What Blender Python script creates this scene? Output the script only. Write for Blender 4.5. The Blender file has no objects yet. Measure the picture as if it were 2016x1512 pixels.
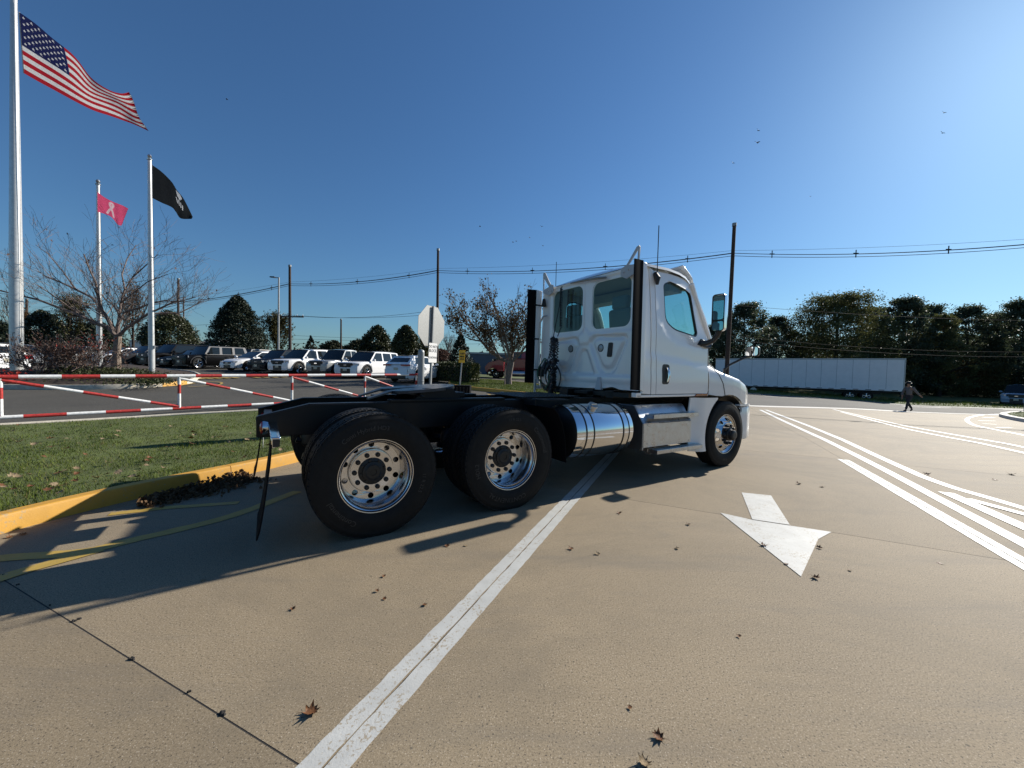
import bpy, bmesh, math, random
import numpy as np
from mathutils import Vector, Matrix, geometry, noise as mnoise
S = bpy.context.scene
COL = S.collection
RND = random.Random(7)
NR = np.random.default_rng(11)
R = math.radians

# ------------------------------------------------------------------ camera, sky, sun, exposure
CAM_H = 1.4143
CAM_PITCH, CAM_ROLL, CAM_F = R(-1.918), R(1.431), 760.77      # focal length in pixels of a 2016 px wide picture
_f = Vector((0, math.cos(CAM_PITCH), math.sin(CAM_PITCH)))
_u0 = Vector((0, -math.sin(CAM_PITCH), math.cos(CAM_PITCH)))
_r0 = Vector((1, 0, 0))
C_RIGHT = _r0 * math.cos(CAM_ROLL) + _u0 * math.sin(CAM_ROLL)
C_UP = _u0 * math.cos(CAM_ROLL) - _r0 * math.sin(CAM_ROLL)
C_FWD = _f
cam_data = bpy.data.cameras.new('camera')
cam = bpy.data.objects.new('camera', cam_data)
COL.objects.link(cam)
cam_data.sensor_width = 36.0
cam_data.lens = CAM_F / 2016 * 36.0
cam_data.clip_start, cam_data.clip_end = 0.05, 3000
cam.matrix_world = Matrix(((C_RIGHT.x, C_UP.x, -C_FWD.x, 0), (C_RIGHT.y, C_UP.y, -C_FWD.y, 0), (C_RIGHT.z, C_UP.z, -C_FWD.z, CAM_H), (0, 0, 0, 1)))
S.camera = cam

SUN_EL, SUN_AZ = R(29.3), R(54.6)          # azimuth from +Y towards +X
world = bpy.data.worlds.new('World')
S.world = world
world.use_nodes = True
wn = world.node_tree.nodes
sky = wn.new('ShaderNodeTexSky')
sky.sky_type = 'NISHITA'
sky.sun_disc = False
sky.sun_elevation, sky.sun_rotation = SUN_EL, SUN_AZ
sky.altitude, sky.air_density, sky.dust_density, sky.ozone_density = 0, 1.25, 0.40, 3.6
wn['Background'].inputs[1].default_value = 0.05
tint = wn.new('ShaderNodeMix'); tint.data_type = 'RGBA'; tint.blend_type = 'MULTIPLY'; tint.inputs[0].default_value = 1
tint.inputs[7].default_value = (.66, .99, 1.30, 1)
world.node_tree.links.new(sky.outputs[0], tint.inputs[6])
world.node_tree.links.new(tint.outputs[2], wn['Background'].inputs[0])
sun_data = bpy.data.lights.new('sun', 'SUN')
sun_data.energy, sun_data.angle, sun_data.color = 5.0, R(0.53), (1.0, 0.945, 0.85)
sun = bpy.data.objects.new('sun', sun_data)
COL.objects.link(sun)
SUN_DIR = Vector((math.sin(SUN_AZ) * math.cos(SUN_EL), math.cos(SUN_AZ) * math.cos(SUN_EL), math.sin(SUN_EL)))
sun.rotation_euler = SUN_DIR.to_track_quat('Z', 'Y').to_euler()
S.view_settings.view_transform = 'Standard'
S.view_settings.look = 'None'
S.view_settings.gamma = 1
S.view_settings.use_curve_mapping = False
S.view_settings.exposure = 0.58
S.render.engine = 'CYCLES'
S.cycles.max_bounces = 8
S.cycles.transparent_max_bounces = 16

# ------------------------------------------------------------------ surveying helpers
CAM_POS = Vector((0, 0, CAM_H))
def ray(px, py):
    return C_RIGHT * ((px - 1008) / CAM_F) + C_UP * (-(py - 756) / CAM_F) + C_FWD
def at(px, py, Y):
    """the point at distance Y in front of the camera that was surveyed from the photograph at (px, py)"""
    d = ray(px, py)
    return CAM_POS + d * (Y / d.y)
_HX = [-1.3, -.42, 0, .7, .9, 1.03, 1.4]
_HG = [.050, .045, .022, -.012, -.020, -.030, -.030]
def hgt(X, Y):
    """height of the gently sloping ground"""
    g = float(np.interp(X / max(Y, 1e-3), _HX, _HG))
    t = max(Y - 9, 0)
    t = t if t < 20 else 20 + 6 * (1 - math.exp(-(t - 20) / 6))
    return g * t
def gnd(px, py, up=0.0):
    z = up
    for i in range(50):
        d = ray(px, py); P = CAM_POS + d * ((z - CAM_H) / d.z)
        z = .6 * z + .4 * (hgt(P.x, P.y) + up)
    return P
def on(X, Y, up=0.0):
    return Vector((X, Y, hgt(X, Y) + up))

# ------------------------------------------------------------------ scene helpers
def tag(o, label=None, cat=None, group=None, kind=None):
    if label: o['label'] = label
    if cat: o['category'] = cat
    if group: o['group'] = group
    if kind: o['kind'] = kind
    return o
def empty(name, loc=(0, 0, 0), rz=0.0, label=None, cat=None, group=None):
    o = bpy.data.objects.new(name, None)
    COL.objects.link(o)
    o.location = loc; o.rotation_euler = (0, 0, rz); o.empty_display_size = .2
    return tag(o, label, cat, group)
def link(name, me, parent=None):
    o = bpy.data.objects.new(name, me)
    COL.objects.link(o)
    if parent is not None: o.parent = parent
    return o
def copy_tree(o, parent=None):
    c = o.copy(); COL.objects.link(c); c.parent = parent
    for ch in list(o.children): copy_tree(ch, c)
    return c

class MB:
    """collects shapes, then links them as ONE mesh object"""
    def __init__(s):
        s.v, s.f, s.m, s.mi = [], [], [], 0
    def add(s, vs, fs):
        b = len(s.v)
        s.v += [tuple(p) for p in vs]
        s.f += [tuple(b + i for i in f) for f in fs]
        s.m += [s.mi] * len(fs)
        return s
    def box(s, c, d, rot=None, top=None):
        """c centre, d full size, rot a Matrix, top = scale of the upper face in x and y"""
        hx, hy, hz = d[0] / 2, d[1] / 2, d[2] / 2
        t = top or (1, 1)
        vs = [Vector((x * hx * (t[0] if z > 0 else 1), y * hy * (t[1] if z > 0 else 1), z * hz)) for z in (-1, 1) for y in (-1, 1) for x in (-1, 1)]
        if rot is not None: vs = [rot @ p for p in vs]
        c = Vector(c)
        return s.add([p + c for p in vs], [(0, 2, 3, 1), (4, 5, 7, 6), (0, 1, 5, 4), (2, 6, 7, 3), (0, 4, 6, 2), (1, 3, 7, 5)])
    def hexa(s, pts):
        return s.add(pts, [(0, 3, 2, 1), (4, 5, 6, 7), (0, 1, 5, 4), (1, 2, 6, 5), (2, 3, 7, 6), (3, 0, 4, 7)])
    def tube(s, pts, r, n=8, cap=True):
        pts = [Vector(p) for p in pts]
        k = len(pts); rs = r if isinstance(r, (list, tuple)) else [r] * k
        vs, fs, up = [], [], None
        for i, p in enumerate(pts):
            t = (pts[min(i + 1, k - 1)] - pts[max(i - 1, 0)])
            if t.length < 1e-9: t = Vector((0, 0, 1))
            t.normalize()
            if up is None: up = Vector((0, 0, 1)) if abs(t.z) < .9 else Vector((1, 0, 0))
            a = up - t * up.dot(t)
            if a.length < 1e-6: a = t.orthogonal()
            a.normalize(); up = a; b = t.cross(a)
            vs += [p + (a * math.cos(2 * math.pi * j / n) + b * math.sin(2 * math.pi * j / n)) * rs[i] for j in range(n)]
        for i in range(k - 1):
            fs += [(i * n + j, i * n + (j + 1) % n, (i + 1) * n + (j + 1) % n, (i + 1) * n + j) for j in range(n)]
        if cap:
            fs += [tuple(range(n - 1, -1, -1)), tuple((k - 1) * n + j for j in range(n))]
        return s.add(vs, fs)
    def lathe(s, prof, org=(0, 0, 0), axis='Z', n=24, close=False):
        """prof: (radius, height along axis)"""
        o = Vector(org); vs, fs = [], []
        for r, h in prof:
            for j in range(n):
                a = 2 * math.pi * j / n; c, d = r * math.cos(a), r * math.sin(a)
                vs.append(o + (Vector((c, d, h)) if axis == 'Z' else Vector((c, h, d)) if axis == 'Y' else Vector((h, c, d))))
        k = len(prof)
        for i in range(k - 1):
            fs += [(i * n + j, i * n + (j + 1) % n, (i + 1) * n + (j + 1) % n, (i + 1) * n + j) for j in range(n)]
        if close:
            fs += [tuple(range(n - 1, -1, -1)), tuple((k - 1) * n + j for j in range(n))]
        return s.add(vs, fs)
    def grid(s, P, nu, nv):
        """P: list of rows"""
        vs = [P(i, j) for j in range(nv) for i in range(nu)]
        return s.add(vs, [(j * nu + i, j * nu + i + 1, (j + 1) * nu + i + 1, (j + 1) * nu + i) for j in range(nv - 1) for i in range(nu - 1)])
    def prism(s, outline, fmap, thick):
        return s.panel(outline, [], fmap, thick)
    def panel(s, outline, holes, fmap, thick, cu=(), cv=()):
        """a flat outline with holes, cut along u and v, bent by fmap(u, v) and given a thickness"""
        loops = [[Vector((p[0], p[1], 0)) for p in l] for l in [outline] + list(holes)]
        flat = [p for l in loops for p in l]
        tris = geometry.tessellate_polygon(loops)
        bm = bmesh.new()
        bv = [bm.verts.new(p) for p in flat]
        for t in tris:
            try: bm.faces.new([bv[i] for i in t])
            except ValueError: pass
        for vals, nrm in ((cu, (1, 0, 0)), (cv, (0, 1, 0))):
            for c in vals:
                g = bm.verts[:] + bm.edges[:] + bm.faces[:]
                bmesh.ops.bisect_plane(bm, geom=g, plane_co=(nrm[0] * c, nrm[1] * c, 0), plane_no=nrm, dist=1e-5)
        bm.verts.index_update()
        front, back = [], []
        e = 1e-3
        for v in bm.verts:
            u, w = v.co.x, v.co.y
            p = Vector(fmap(u, w))
            n = (Vector(fmap(u + e, w)) - Vector(fmap(u - e, w))).cross(Vector(fmap(u, w + e)) - Vector(fmap(u, w - e)))
            n.normalize()
            front.append(p); back.append(p - n * thick)
        k = len(front)
        fs = []
        for f in bm.faces:
            ids = [v.index for v in f.verts]
            if f.normal.z < 0: ids.reverse()
            fs.append(tuple(ids))
            if thick: fs.append(tuple(k + i for i in reversed(ids)))
        if thick:
            for ed in bm.edges:
                if len(ed.link_faces) == 1:
                    a, b = ed.verts[0].index, ed.verts[1].index
                    fs.append((a, b, k + b, k + a))
        bm.free()
        return s.add(front + (back if thick else []), fs)
    def split(s):
        par = list(range(len(s.v)))
        def find(a):
            while par[a] != a: par[a] = par[par[a]]; a = par[a]
            return a
        for f in s.f:
            r = find(f[0])
            for i in f[1:]: par[find(i)] = r
        out = {}
        for f in s.f:
            m = out.setdefault(find(f[0]), (MB(), {}))
            ids = []
            for i in f:
                if i not in m[1]: m[1][i] = len(m[0].v); m[0].v.append(s.v[i])
                ids.append(m[1][i])
            m[0].f.append(tuple(ids)); m[0].m.append(0)
        return [a for a, b in out.values()]
    def build_each(s, name, mats, parent=None, **kw):
        """every separate piece as an object of its own"""
        return [m.build(name, mats, parent, **kw) for m in s.split()]
    def build(s, name, mats, parent=None, smooth=35, bevel=0, recalc=True, **kw):
        me = bpy.data.meshes.new(name)
        me.from_pydata(s.v, [], s.f)
        if not isinstance(mats, (list, tuple)): mats = [mats]
        for m in mats: me.materials.append(m)
        if len(mats) > 1: me.polygons.foreach_set('material_index', s.m)
        if recalc and len(s.f) < 60000:
            bm = bmesh.new(); bm.from_mesh(me)
            bmesh.ops.remove_doubles(bm, verts=bm.verts, dist=1e-5)
            bmesh.ops.recalc_face_normals(bm, faces=bm.faces)
            bm.to_mesh(me); bm.free()
        if smooth:
            me.shade_smooth()
            me.set_sharp_from_angle(angle=R(smooth))
        me.update()
        o = link(name, me, parent)
        if bevel:
            b = o.modifiers.new('bevel', 'BEVEL'); b.width = bevel; b.segments = 2; b.limit_method = 'ANGLE'; b.angle_limit = R(40); b.harden_normals = False
        return tag(o, **kw) if kw else o

def np_mesh(name, V, F, mats, parent=None, midx=None, smooth=False, **kw):
    """V (n,3) array, F (m,k) array of equal-sized faces"""
    V = np.asarray(V, np.float32); F = np.asarray(F, np.int32)
    me = bpy.data.meshes.new(name)
    me.vertices.add(len(V)); me.vertices.foreach_set('co', V.ravel())
    m, k = F.shape
    me.loops.add(m * k); me.loops.foreach_set('vertex_index', F.ravel())
    me.polygons.add(m)
    me.polygons.foreach_set('loop_start', np.arange(0, m * k, k, dtype=np.int32))
    if not isinstance(mats, (list, tuple)): mats = [mats]
    for x in mats: me.materials.append(x)
    if midx is not None: me.polygons.foreach_set('material_index', np.asarray(midx, np.int32))
    me.update(calc_edges=True)
    if smooth: me.shade_smooth()
    o = link(name, me, parent)
    return tag(o, **kw) if kw else o

def rrect(x0, x1, z0, z1, r, n=5):
    out = []
    for cx, cz, a0 in ((x1 - r, z0 + r, -90), (x1 - r, z1 - r, 0), (x0 + r, z1 - r, 90), (x0 + r, z0 + r, 180)):
        out += [(cx + r * math.cos(R(a0 + 90 * i / n)), cz + r * math.sin(R(a0 + 90 * i / n))) for i in range(n + 1)]
    return out
def circle(cx, cz, r, n=16):
    return [(cx + r * math.cos(2 * math.pi * i / n), cz + r * math.sin(2 * math.pi * i / n)) for i in range(n)]
def rounded(pts, r, n=4):
    """round the corners of a polygon"""
    out = []
    k = len(pts)
    for i in range(k):
        p = Vector(pts[i]); a = Vector(pts[i - 1]); b = Vector(pts[(i + 1) % k])
        rr = r[i] if isinstance(r, (list, tuple)) else r
        da, db = (a - p), (b - p)
        t = min(rr, da.length * .48, db.length * .48)
        p0, p1 = p + da.normalized() * t, p + db.normalized() * t
        for j in range(n + 1):
            q = j / n
            out.append(tuple((p0 * (1 - q) ** 2 + p * 2 * q * (1 - q) + p1 * q * q)))
    return out
def frange(a, b, st):
    n = max(1, int(round((b - a) / st)))
    return [a + (b - a) * i / n for i in range(1, n)]
def interp(x, xs, ys):
    return float(np.interp(x, xs, ys))
def sstep(a, b, x):
    t = min(max((x - a) / (b - a), 0), 1); return t * t * (3 - 2 * t)

def text_shapes(txt, size, extrude=0.0, spacing=1.0):
    """flat mesh data of lettering: list of (verts, faces), one per character, x advanced"""
    cu = bpy.data.curves.new('lettering', 'FONT')
    cu.body = txt; cu.size = size; cu.extrude = extrude; cu.align_x = 'CENTER'; cu.align_y = 'CENTER'; cu.space_character = spacing
    cu.resolution_u = 2
    ob = bpy.data.objects.new('lettering', cu)
    COL.objects.link(ob)
    dg = bpy.context.evaluated_depsgraph_get()
    me = bpy.data.meshes.new_from_object(ob.evaluated_get(dg))
    vs = [v.co.copy() for v in me.vertices]; fs = [tuple(p.vertices) for p in me.polygons]
    bpy.data.objects.remove(ob); bpy.data.meshes.remove(me); bpy.data.curves.remove(cu)
    return vs, fs

# ------------------------------------------------------------------ materials
def mat(name, col, rough=.6, metal=0.0, spec=None, coat=0.0, var=0.0, vscale=8.0, bump=0.0, bscale=60.0, emit=None, alpha=None, rvar=0.0):
    m = bpy.data.materials.new(name); m.use_nodes = True
    nt = m.node_tree; N = nt.nodes; L = nt.links; b = N['Principled BSDF']
    b.inputs['Base Color'].default_value = (*col, 1); b.inputs['Roughness'].default_value = rough; b.inputs['Metallic'].default_value = metal
    if spec is not None: b.inputs['Specular IOR Level'].default_value = spec
    if coat: b.inputs['Coat Weight'].default_value = coat; b.inputs['Coat Roughness'].default_value = .04
    if emit: b.inputs['Emission Color'].default_value = (*emit[:3], 1); b.inputs['Emission Strength'].default_value = emit[3]
    if var or bump or rvar:
        tc = N.new('ShaderNodeTexCoord')
    if var or rvar:
        nz = N.new('ShaderNodeTexNoise'); nz.inputs['Scale'].default_value = vscale; nz.inputs['Detail'].default_value = 6; nz.inputs['Roughness'].default_value = .65
        L.new(tc.outputs['Object'], nz.inputs['Vector'])
    if var:
        mx = N.new('ShaderNodeMix'); mx.data_type = 'RGBA'
        mx.inputs[6].default_value = (*[c * (1 - var) for c in col], 1); mx.inputs[7].default_value = (*[min(c * (1 + var), 1) for c in col], 1)
        rp = N.new('ShaderNodeMapRange'); rp.inputs[1].default_value = .3; rp.inputs[2].default_value = .7
        L.new(nz.outputs['Fac'], rp.inputs[0]); L.new(rp.outputs[0], mx.inputs[0]); L.new(mx.outputs[2], b.inputs['Base Color'])
    if rvar:
        rp2 = N.new('ShaderNodeMapRange'); rp2.inputs[1].default_value = .3; rp2.inputs[2].default_value = .7; rp2.inputs[3].default_value = max(rough - rvar, 0.02); rp2.inputs[4].default_value = rough + rvar
        L.new(nz.outputs['Fac'], rp2.inputs[0]); L.new(rp2.outputs[0], b.inputs['Roughness'])
    if bump:
        n2 = N.new('ShaderNodeTexNoise'); n2.inputs['Scale'].default_value = bscale; n2.inputs['Detail'].default_value = 4
        L.new(tc.outputs['Object'], n2.inputs['Vector'])
        bp = N.new('ShaderNodeBump'); bp.inputs['Strength'].default_value = bump; bp.inputs['Distance'].default_value = .01
        L.new(n2.outputs['Fac'], bp.inputs['Height']); L.new(bp.outputs[0], b.inputs['Normal'])
    return m

def nodes_of(m): return m.node_tree.nodes, m.node_tree.links
def noise_node(N, L, vec, scale, detail=4, rough=.6, dist=0.0):
    n = N.new('ShaderNodeTexNoise'); n.inputs['Scale'].default_value = scale; n.inputs['Detail'].default_value = detail; n.inputs['Roughness'].default_value = rough; n.inputs['Distortion'].default_value = dist
    L.new(vec, n.inputs['Vector']); return n.outputs['Fac']
def ramp(N, L, fac, a, b, lo=0.0, hi=1.0):
    r = N.new('ShaderNodeMapRange'); r.inputs[1].default_value = a; r.inputs[2].default_value = b; r.inputs[3].default_value = lo; r.inputs[4].default_value = hi
    L.new(fac, r.inputs[0]); return r.outputs[0]
def mixc(N, L, fac, a, b, mode='MIX'):
    x = N.new('ShaderNodeMix'); x.data_type = 'RGBA'; x.blend_type = mode
    for sock, v in ((0, fac), (6, a), (7, b)):
        if isinstance(v, (int, float)): x.inputs[sock].default_value = v
        elif isinstance(v, tuple): x.inputs[sock].default_value = (*v, 1)
        else: L.new(v, x.inputs[sock])
    return x.outputs[2]

def mat_concrete(name, base=(.275, .216, .138)):
    m = bpy.data.materials.new(name); m.use_nodes = True; N, L = nodes_of(m); b = N['Principled BSDF']
    g = N.new('ShaderNodeNewGeometry'); P = g.outputs['Position']
    c = mixc(N, L, ramp(N, L, noise_node(N, L, P, .55, 5, .6, .4), .3, .7), tuple(x * .86 for x in base), tuple(x * 1.12 for x in base))
    c = mixc(N, L, ramp(N, L, noise_node(N, L, P, 2.2, 6, .7), .45, .80, 0, .40), c, (base[0] * .8, base[1] * .8, base[2] * .84))
    c = mixc(N, L, ramp(N, L, noise_node(N, L, P, 125, 4, .75), .33, .67, 0, .95), mixc(N, L, .62, (0, 0, 0), c), mixc(N, L, .82, (.62, .52, .40), c))
    c = mixc(N, L, ramp(N, L, noise_node(N, L, P, 170, 0, .5), .71, .77, 0, .55), c, (.60, .53, .44))       # pale sand grains
    c = mixc(N, L, ramp(N, L, noise_node(N, L, P, 115, 1, .5), .37, .30, 0, .9), c, (.06, .05, .04))      # small pits
    c = mixc(N, L, ramp(N, L, noise_node(N, L, P, 34, 1, .5), .25, .20, 0, .75), c, (.08, .07, .055))         # larger chips
    c = mixc(N, L, ramp(N, L, noise_node(N, L, P, .28, 6, .75, 1.2), .46, .68, 0, .62), c, (.145, .122, .09))
    sc_ = N.new('ShaderNodeMapping'); sc_.inputs['Rotation'].default_value = (0, 0, R(64)); sc_.inputs['Scale'].default_value = (.35, 3.0, 1); L.new(P, sc_.inputs['Vector'])
    c = mixc(N, L, ramp(N, L, noise_node(N, L, sc_.outputs[0], 1.1, 5, .7), .52, .72, 0, .42), c, (.14, .125, .105))   # tyre scrub along the lanes
    st = noise_node(N, L, P, .9, 7, .72, .8)
    c = mixc(N, L, ramp(N, L, st, .62, .78, 0, .35), c, (.12, .11, .10))                                        # oil and tyre grime
    oi = N.new('ShaderNodeObjectInfo'); c = mixc(N, L, 1.0, c, mixc(N, L, oi.outputs['Random'], (.88, .87, .85), (1.08, 1.07, 1.05)), 'MULTIPLY')
    L.new(c, b.inputs['Base Color']); b.inputs['Roughness'].default_value = .8; b.inputs['Specular IOR Level'].default_value = .25
    bp = N.new('ShaderNodeBump'); bp.inputs['Strength'].default_value = .40; bp.inputs['Distance'].default_value = .0022
    L.new(noise_node(N, L, P, 260, 2, .6), bp.inputs['Height']); L.new(bp.outputs[0], b.inputs['Normal'])
    return m
def mat_asphalt(name, base=(.072, .067, .058)):
    m = bpy.data.materials.new(name); m.use_nodes = True; N, L = nodes_of(m); b = N['Principled BSDF']
    g = N.new('ShaderNodeNewGeometry'); P = g.outputs['Position']
    c = mixc(N, L, ramp(N, L, noise_node(N, L, P, .35, 5, .6, .5), .3, .7), tuple(x * .8 for x in base), tuple(x * 1.25 for x in base))
    c = mixc(N, L, ramp(N, L, noise_node(N, L, P, 70, 2, .5), .35, .65, 0, .7), c, mixc(N, L, ramp(N, L, noise_node(N, L, P, 45, 2), .4, .6), tuple(x * .5 for x in base), tuple(x * 2.2 for x in base)))
    L.new(c, b.inputs['Base Color']); b.inputs['Roughness'].default_value = .85; b.inputs['Specular IOR Level'].default_value = .15
    bp = N.new('ShaderNodeBump'); bp.inputs['Strength'].default_value = .5; bp.inputs['Distance'].default_value = .006
    L.new(noise_node(N, L, P, 80, 3, .6), bp.inputs['Height']); L.new(bp.outputs[0], b.inputs['Normal'])
    return m
def mat_paint(name, col, under, wear=.5, scale=14):
    """road paint worn through to the surface under it"""
    m = bpy.data.materials.new(name); m.use_nodes = True; N, L = nodes_of(m); b = N['Principled BSDF']
    g = N.new('ShaderNodeNewGeometry'); P = g.outputs['Position']
    c = mixc(N, L, ramp(N, L, noise_node(N, L, P, 5, 6, .7), .35, .7), tuple(x * .86 for x in col), tuple(min(1, x * 1.05) for x in col))
    w = noise_node(N, L, P, scale * 5, 4, .7, .3); w2 = noise_node(N, L, P, scale * .3, 4, .7)
    ad = N.new('ShaderNodeMath'); ad.operation = 'ADD'; L.new(w, ad.inputs[0]); L.new(ramp(N, L, w2, .3, .7, -.12, .12), ad.inputs[1])
    c = mixc(N, L, ramp(N, L, ad.outputs[0], .74 - .14 * wear, .80 - .14 * wear, 0, .8), c, under)
    L.new(c, b.inputs['Base Color']); b.inputs['Roughness'].default_value = .6
    bp = N.new('ShaderNodeBump'); bp.inputs['Strength'].default_value = .4; bp.inputs['Distance'].default_value = .003
    L.new(noise_node(N, L, P, 120, 3, .6), bp.inputs['Height']); L.new(bp.outputs[0], b.inputs['Normal'])
    return m
def mat_leaf(name, a, bcol, scale=1.2, rough=.7, trans=.0, spec=.2):
    m = bpy.data.materials.new(name); m.use_nodes = True; N, L = nodes_of(m); b = N['Principled BSDF']
    g = N.new('ShaderNodeNewGeometry'); P = g.outputs['Position']
    f1 = ramp(N, L, noise_node(N, L, P, scale, 3, .6), .3, .7)
    c = mixc(N, L, f1, a, bcol)
    f2 = ramp(N, L, noise_node(N, L, P, scale * 14, 2, .5), .25, .75)
    c = mixc(N, L, f2, mixc(N, L, .55, c, (0.0, 0.0, 0.0)), c)
    L.new(c, b.inputs['Base Color']); b.inputs['Roughness'].default_value = rough; b.inputs['Specular IOR Level'].default_value = spec
    if trans:
        t = N.new('ShaderNodeBsdfTranslucent'); L.new(c, t.inputs['Color'])
        mx = N.new('ShaderNodeMixShader'); mx.inputs[0].default_value = trans
        L.new(b.outputs[0], mx.inputs[1]); L.new(t.outputs[0], mx.inputs[2]); L.new(mx.outputs[0], N['Material Output'].inputs[0])
    return m
def mat_glass(name, tint=(.5, .62, .6), rough=.0, ior=1.5):
    m = bpy.data.materials.new(name); m.use_nodes = True; N, L = nodes_of(m)
    t = N.new('ShaderNodeBsdfTransparent'); t.inputs[0].default_value = (*tint, 1)
    g = N.new('ShaderNodeBsdfGlossy'); g.inputs['Roughness'].default_value = rough
    fw_ = N.new('ShaderNodeLayerWeight'); fw_.inputs[0].default_value = .5
    pw = N.new('ShaderNodeMath'); pw.operation = 'POWER'; pw.inputs[1].default_value = 5; L.new(fw_.outputs['Facing'], pw.inputs[0])
    lw = N.new('ShaderNodeMath'); lw.operation = 'MULTIPLY_ADD'; lw.inputs[1].default_value = .93; lw.inputs[2].default_value = .035; L.new(pw.outputs[0], lw.inputs[0])
    mx = N.new('ShaderNodeMixShader'); L.new(lw.outputs[0], mx.inputs[0]); L.new(t.outputs[0], mx.inputs[1]); L.new(g.outputs[0], mx.inputs[2]); L.new(mx.outputs[0], N['Material Output'].inputs[0])
    return m

CONC = (.275, .216, .138)
M = dict(
    concrete=mat_concrete('concrete'), asphalt=mat_asphalt('asphalt'), road=mat_asphalt('road_asphalt', (.078, .075, .070)),
    gap=mat('joint_dark', (.025, .022, .02), .9), gutter=mat('gutter_concrete', (.55, .52, .47), .8, var=.15, vscale=6, bump=.3),
    white_line=mat_paint('white_line_paint', (.47, .47, .445), CONC, 1.1), white_line_clean=mat_paint('white_line_fresh', (.60, .60, .58), CONC, .45), yellow_line=mat_paint('yellow_line_paint', (.42, .28, .055), (.25, .21, .16), .9, 9),
    yellow_kerb=mat_paint('yellow_kerb_paint', (.55, .285, .035), (.30, .24, .15), .75, 7), kerb=mat('kerb_concrete', (.50, .45, .36), .85, var=.25, vscale=5, bump=.4),
    soil=mat('soil', (.05, .045, .02), .95, var=.4, vscale=9, bump=.6), turf=mat('turf', (.075, .095, .02), .95, var=.35, vscale=3, bump=.8, bscale=90),
    mulch=mat('bark_mulch', (.035, .022, .014), .95, var=.5, vscale=30, bump=1.0, bscale=40),
    grass=mat_leaf('grass_blade', (.065, .115, .012), (.17, .21, .032), .8, .6, .25), dry=mat_leaf('dry_grass', (.16, .14, .05), (.2, .17, .07), 2, .7, .2),
    white=mat('white_cab_paint', (.85, .835, .80), .26, coat=1.0), white_in=mat('cab_inner_white', (.55, .55, .55), .6), black=mat('black_chassis_paint', (.008, .008, .009), .42, spec=.3, rvar=.12, vscale=5),
    rubber=mat('tyre_rubber', (.010, .0095, .009), .72, spec=.25, var=.3, vscale=18, bump=.12, bscale=120), rubber_flap=mat('black_rubber_flap', (.006, .006, .007), .8, spec=.08),
    letter=mat('tyre_lettering', (.03, .028, .026), .55), chrome=mat('polished_aluminium', (.80, .80, .81), .09, 1.0, rvar=.05, vscale=4), rim=mat('wheel_aluminium', (.66, .66, .67), .17, 1.0, rvar=.07, vscale=9), steel=mat('brushed_aluminium', (.52, .53, .54), .33, 1.0, var=.15, vscale=12, rvar=.1),
    hub=mat('hub_black', (.01, .01, .01), .45), grey_plastic=mat('grey_plastic', (.06, .06, .065), .5), dark_plastic=mat('dark_plastic', (.015, .015, .016), .4),
    galv=mat('galvanised_steel', (.33, .34, .35), .42, .85, var=.15, vscale=20), post=mat('grey_post', (.28, .29, .29), .5, .3, var=.15, vscale=9), red=mat('red_gate_paint', (.40, .035, .028), .45, var=.35, vscale=22), gate_white=mat('white_gate_paint', (.70, .70, .68), .5, var=.2, vscale=22),
    glass=mat_glass('cab_glass', (.70, .85, .83)), glass_dark=mat_glass('car_glass', (.10, .12, .12)), mirror=mat('mirror_glass', (.85, .86, .87), .02, 1.0), amber=mat('amber_lens', (.30, .07, .01), .2, coat=1), red_lens=mat('red_lens', (.35, .012, .012), .2, coat=1), lamp_glass=mat('lamp_lens', (.6, .62, .64), .08, .3, coat=1),
    cloth=mat('seat_cloth', (.20, .20, .20), .9), trim=mat('cab_trim_grey', (.30, .29, .27), .8), hose=mat('air_hose', (.01, .01, .012), .35), hose_green=mat('green_air_hose', (.02, .10, .05), .35), hose_red=mat('red_air_hose', (.25, .02, .02), .35),
    wood=mat('pole_wood', (.055, .035, .025), .9, var=.35, vscale=6, bump=.4), bark=mat('tree_bark', (.15, .115, .10), .9, var=.4, vscale=12, bump=.6, bscale=30), bark_pale=mat('pale_bark', (.20, .155, .12), .9, var=.4, vscale=9, bump=.6, bscale=30), bark_dark=mat('dark_bark', (.04, .03, .024), .9, var=.3, vscale=9),
    cable=mat('black_cable', (.012, .012, .014), .45), wire=mat('thin_wire', (.012, .012, .014), .8, spec=.1),
)
# ================================================================== THE GROUND
def warp(t, near, far):                                   # dense near the camera, wide far away
    return near * t + (far - near) * t ** 5
def terrain():
    n = 150
    xs = [math.copysign(warp(abs(t), 30, 900), t) for t in np.linspace(-1, 1, n)]
    ys = [math.copysign(warp(abs(t), 30, 900), t) for t in np.linspace(-.62, 1, n)]
    V = [(x, y, hgt(x, y) - .035) for y in ys for x in xs]
    F = [(j * n + i, j * n + i + 1, (j + 1) * n + i + 1, (j + 1) * n + i) for j in range(n - 1) for i in range(n - 1)]
    np_mesh('asphalt_ground', V, F, M['asphalt'], smooth=True, kind='structure')
terrain()

LDIR = Vector((math.sin(R(25.6)), math.cos(R(25.6)), 0)); MDIR = Vector((LDIR.y, -LDIR.x, 0))    # along / across the lanes
def lane(m, l, up=0.0):
    p = MDIR * m + LDIR * l
    return Vector((p.x, p.y, hgt(p.x, p.y) + up))
# far edge of the concrete, where the public road begins
EDGE = [(-60, 24.0), (-4.0, 19.6), (4, 19.3), (12.8, 20.0), (17.4, 21.4), (23.3, 22.6), (27.1, 21.6), (34, 20.6), (60, 20)]
def edge_y(x): return interp(x, [e[0] for e in EDGE], [e[1] for e in EDGE])
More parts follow.
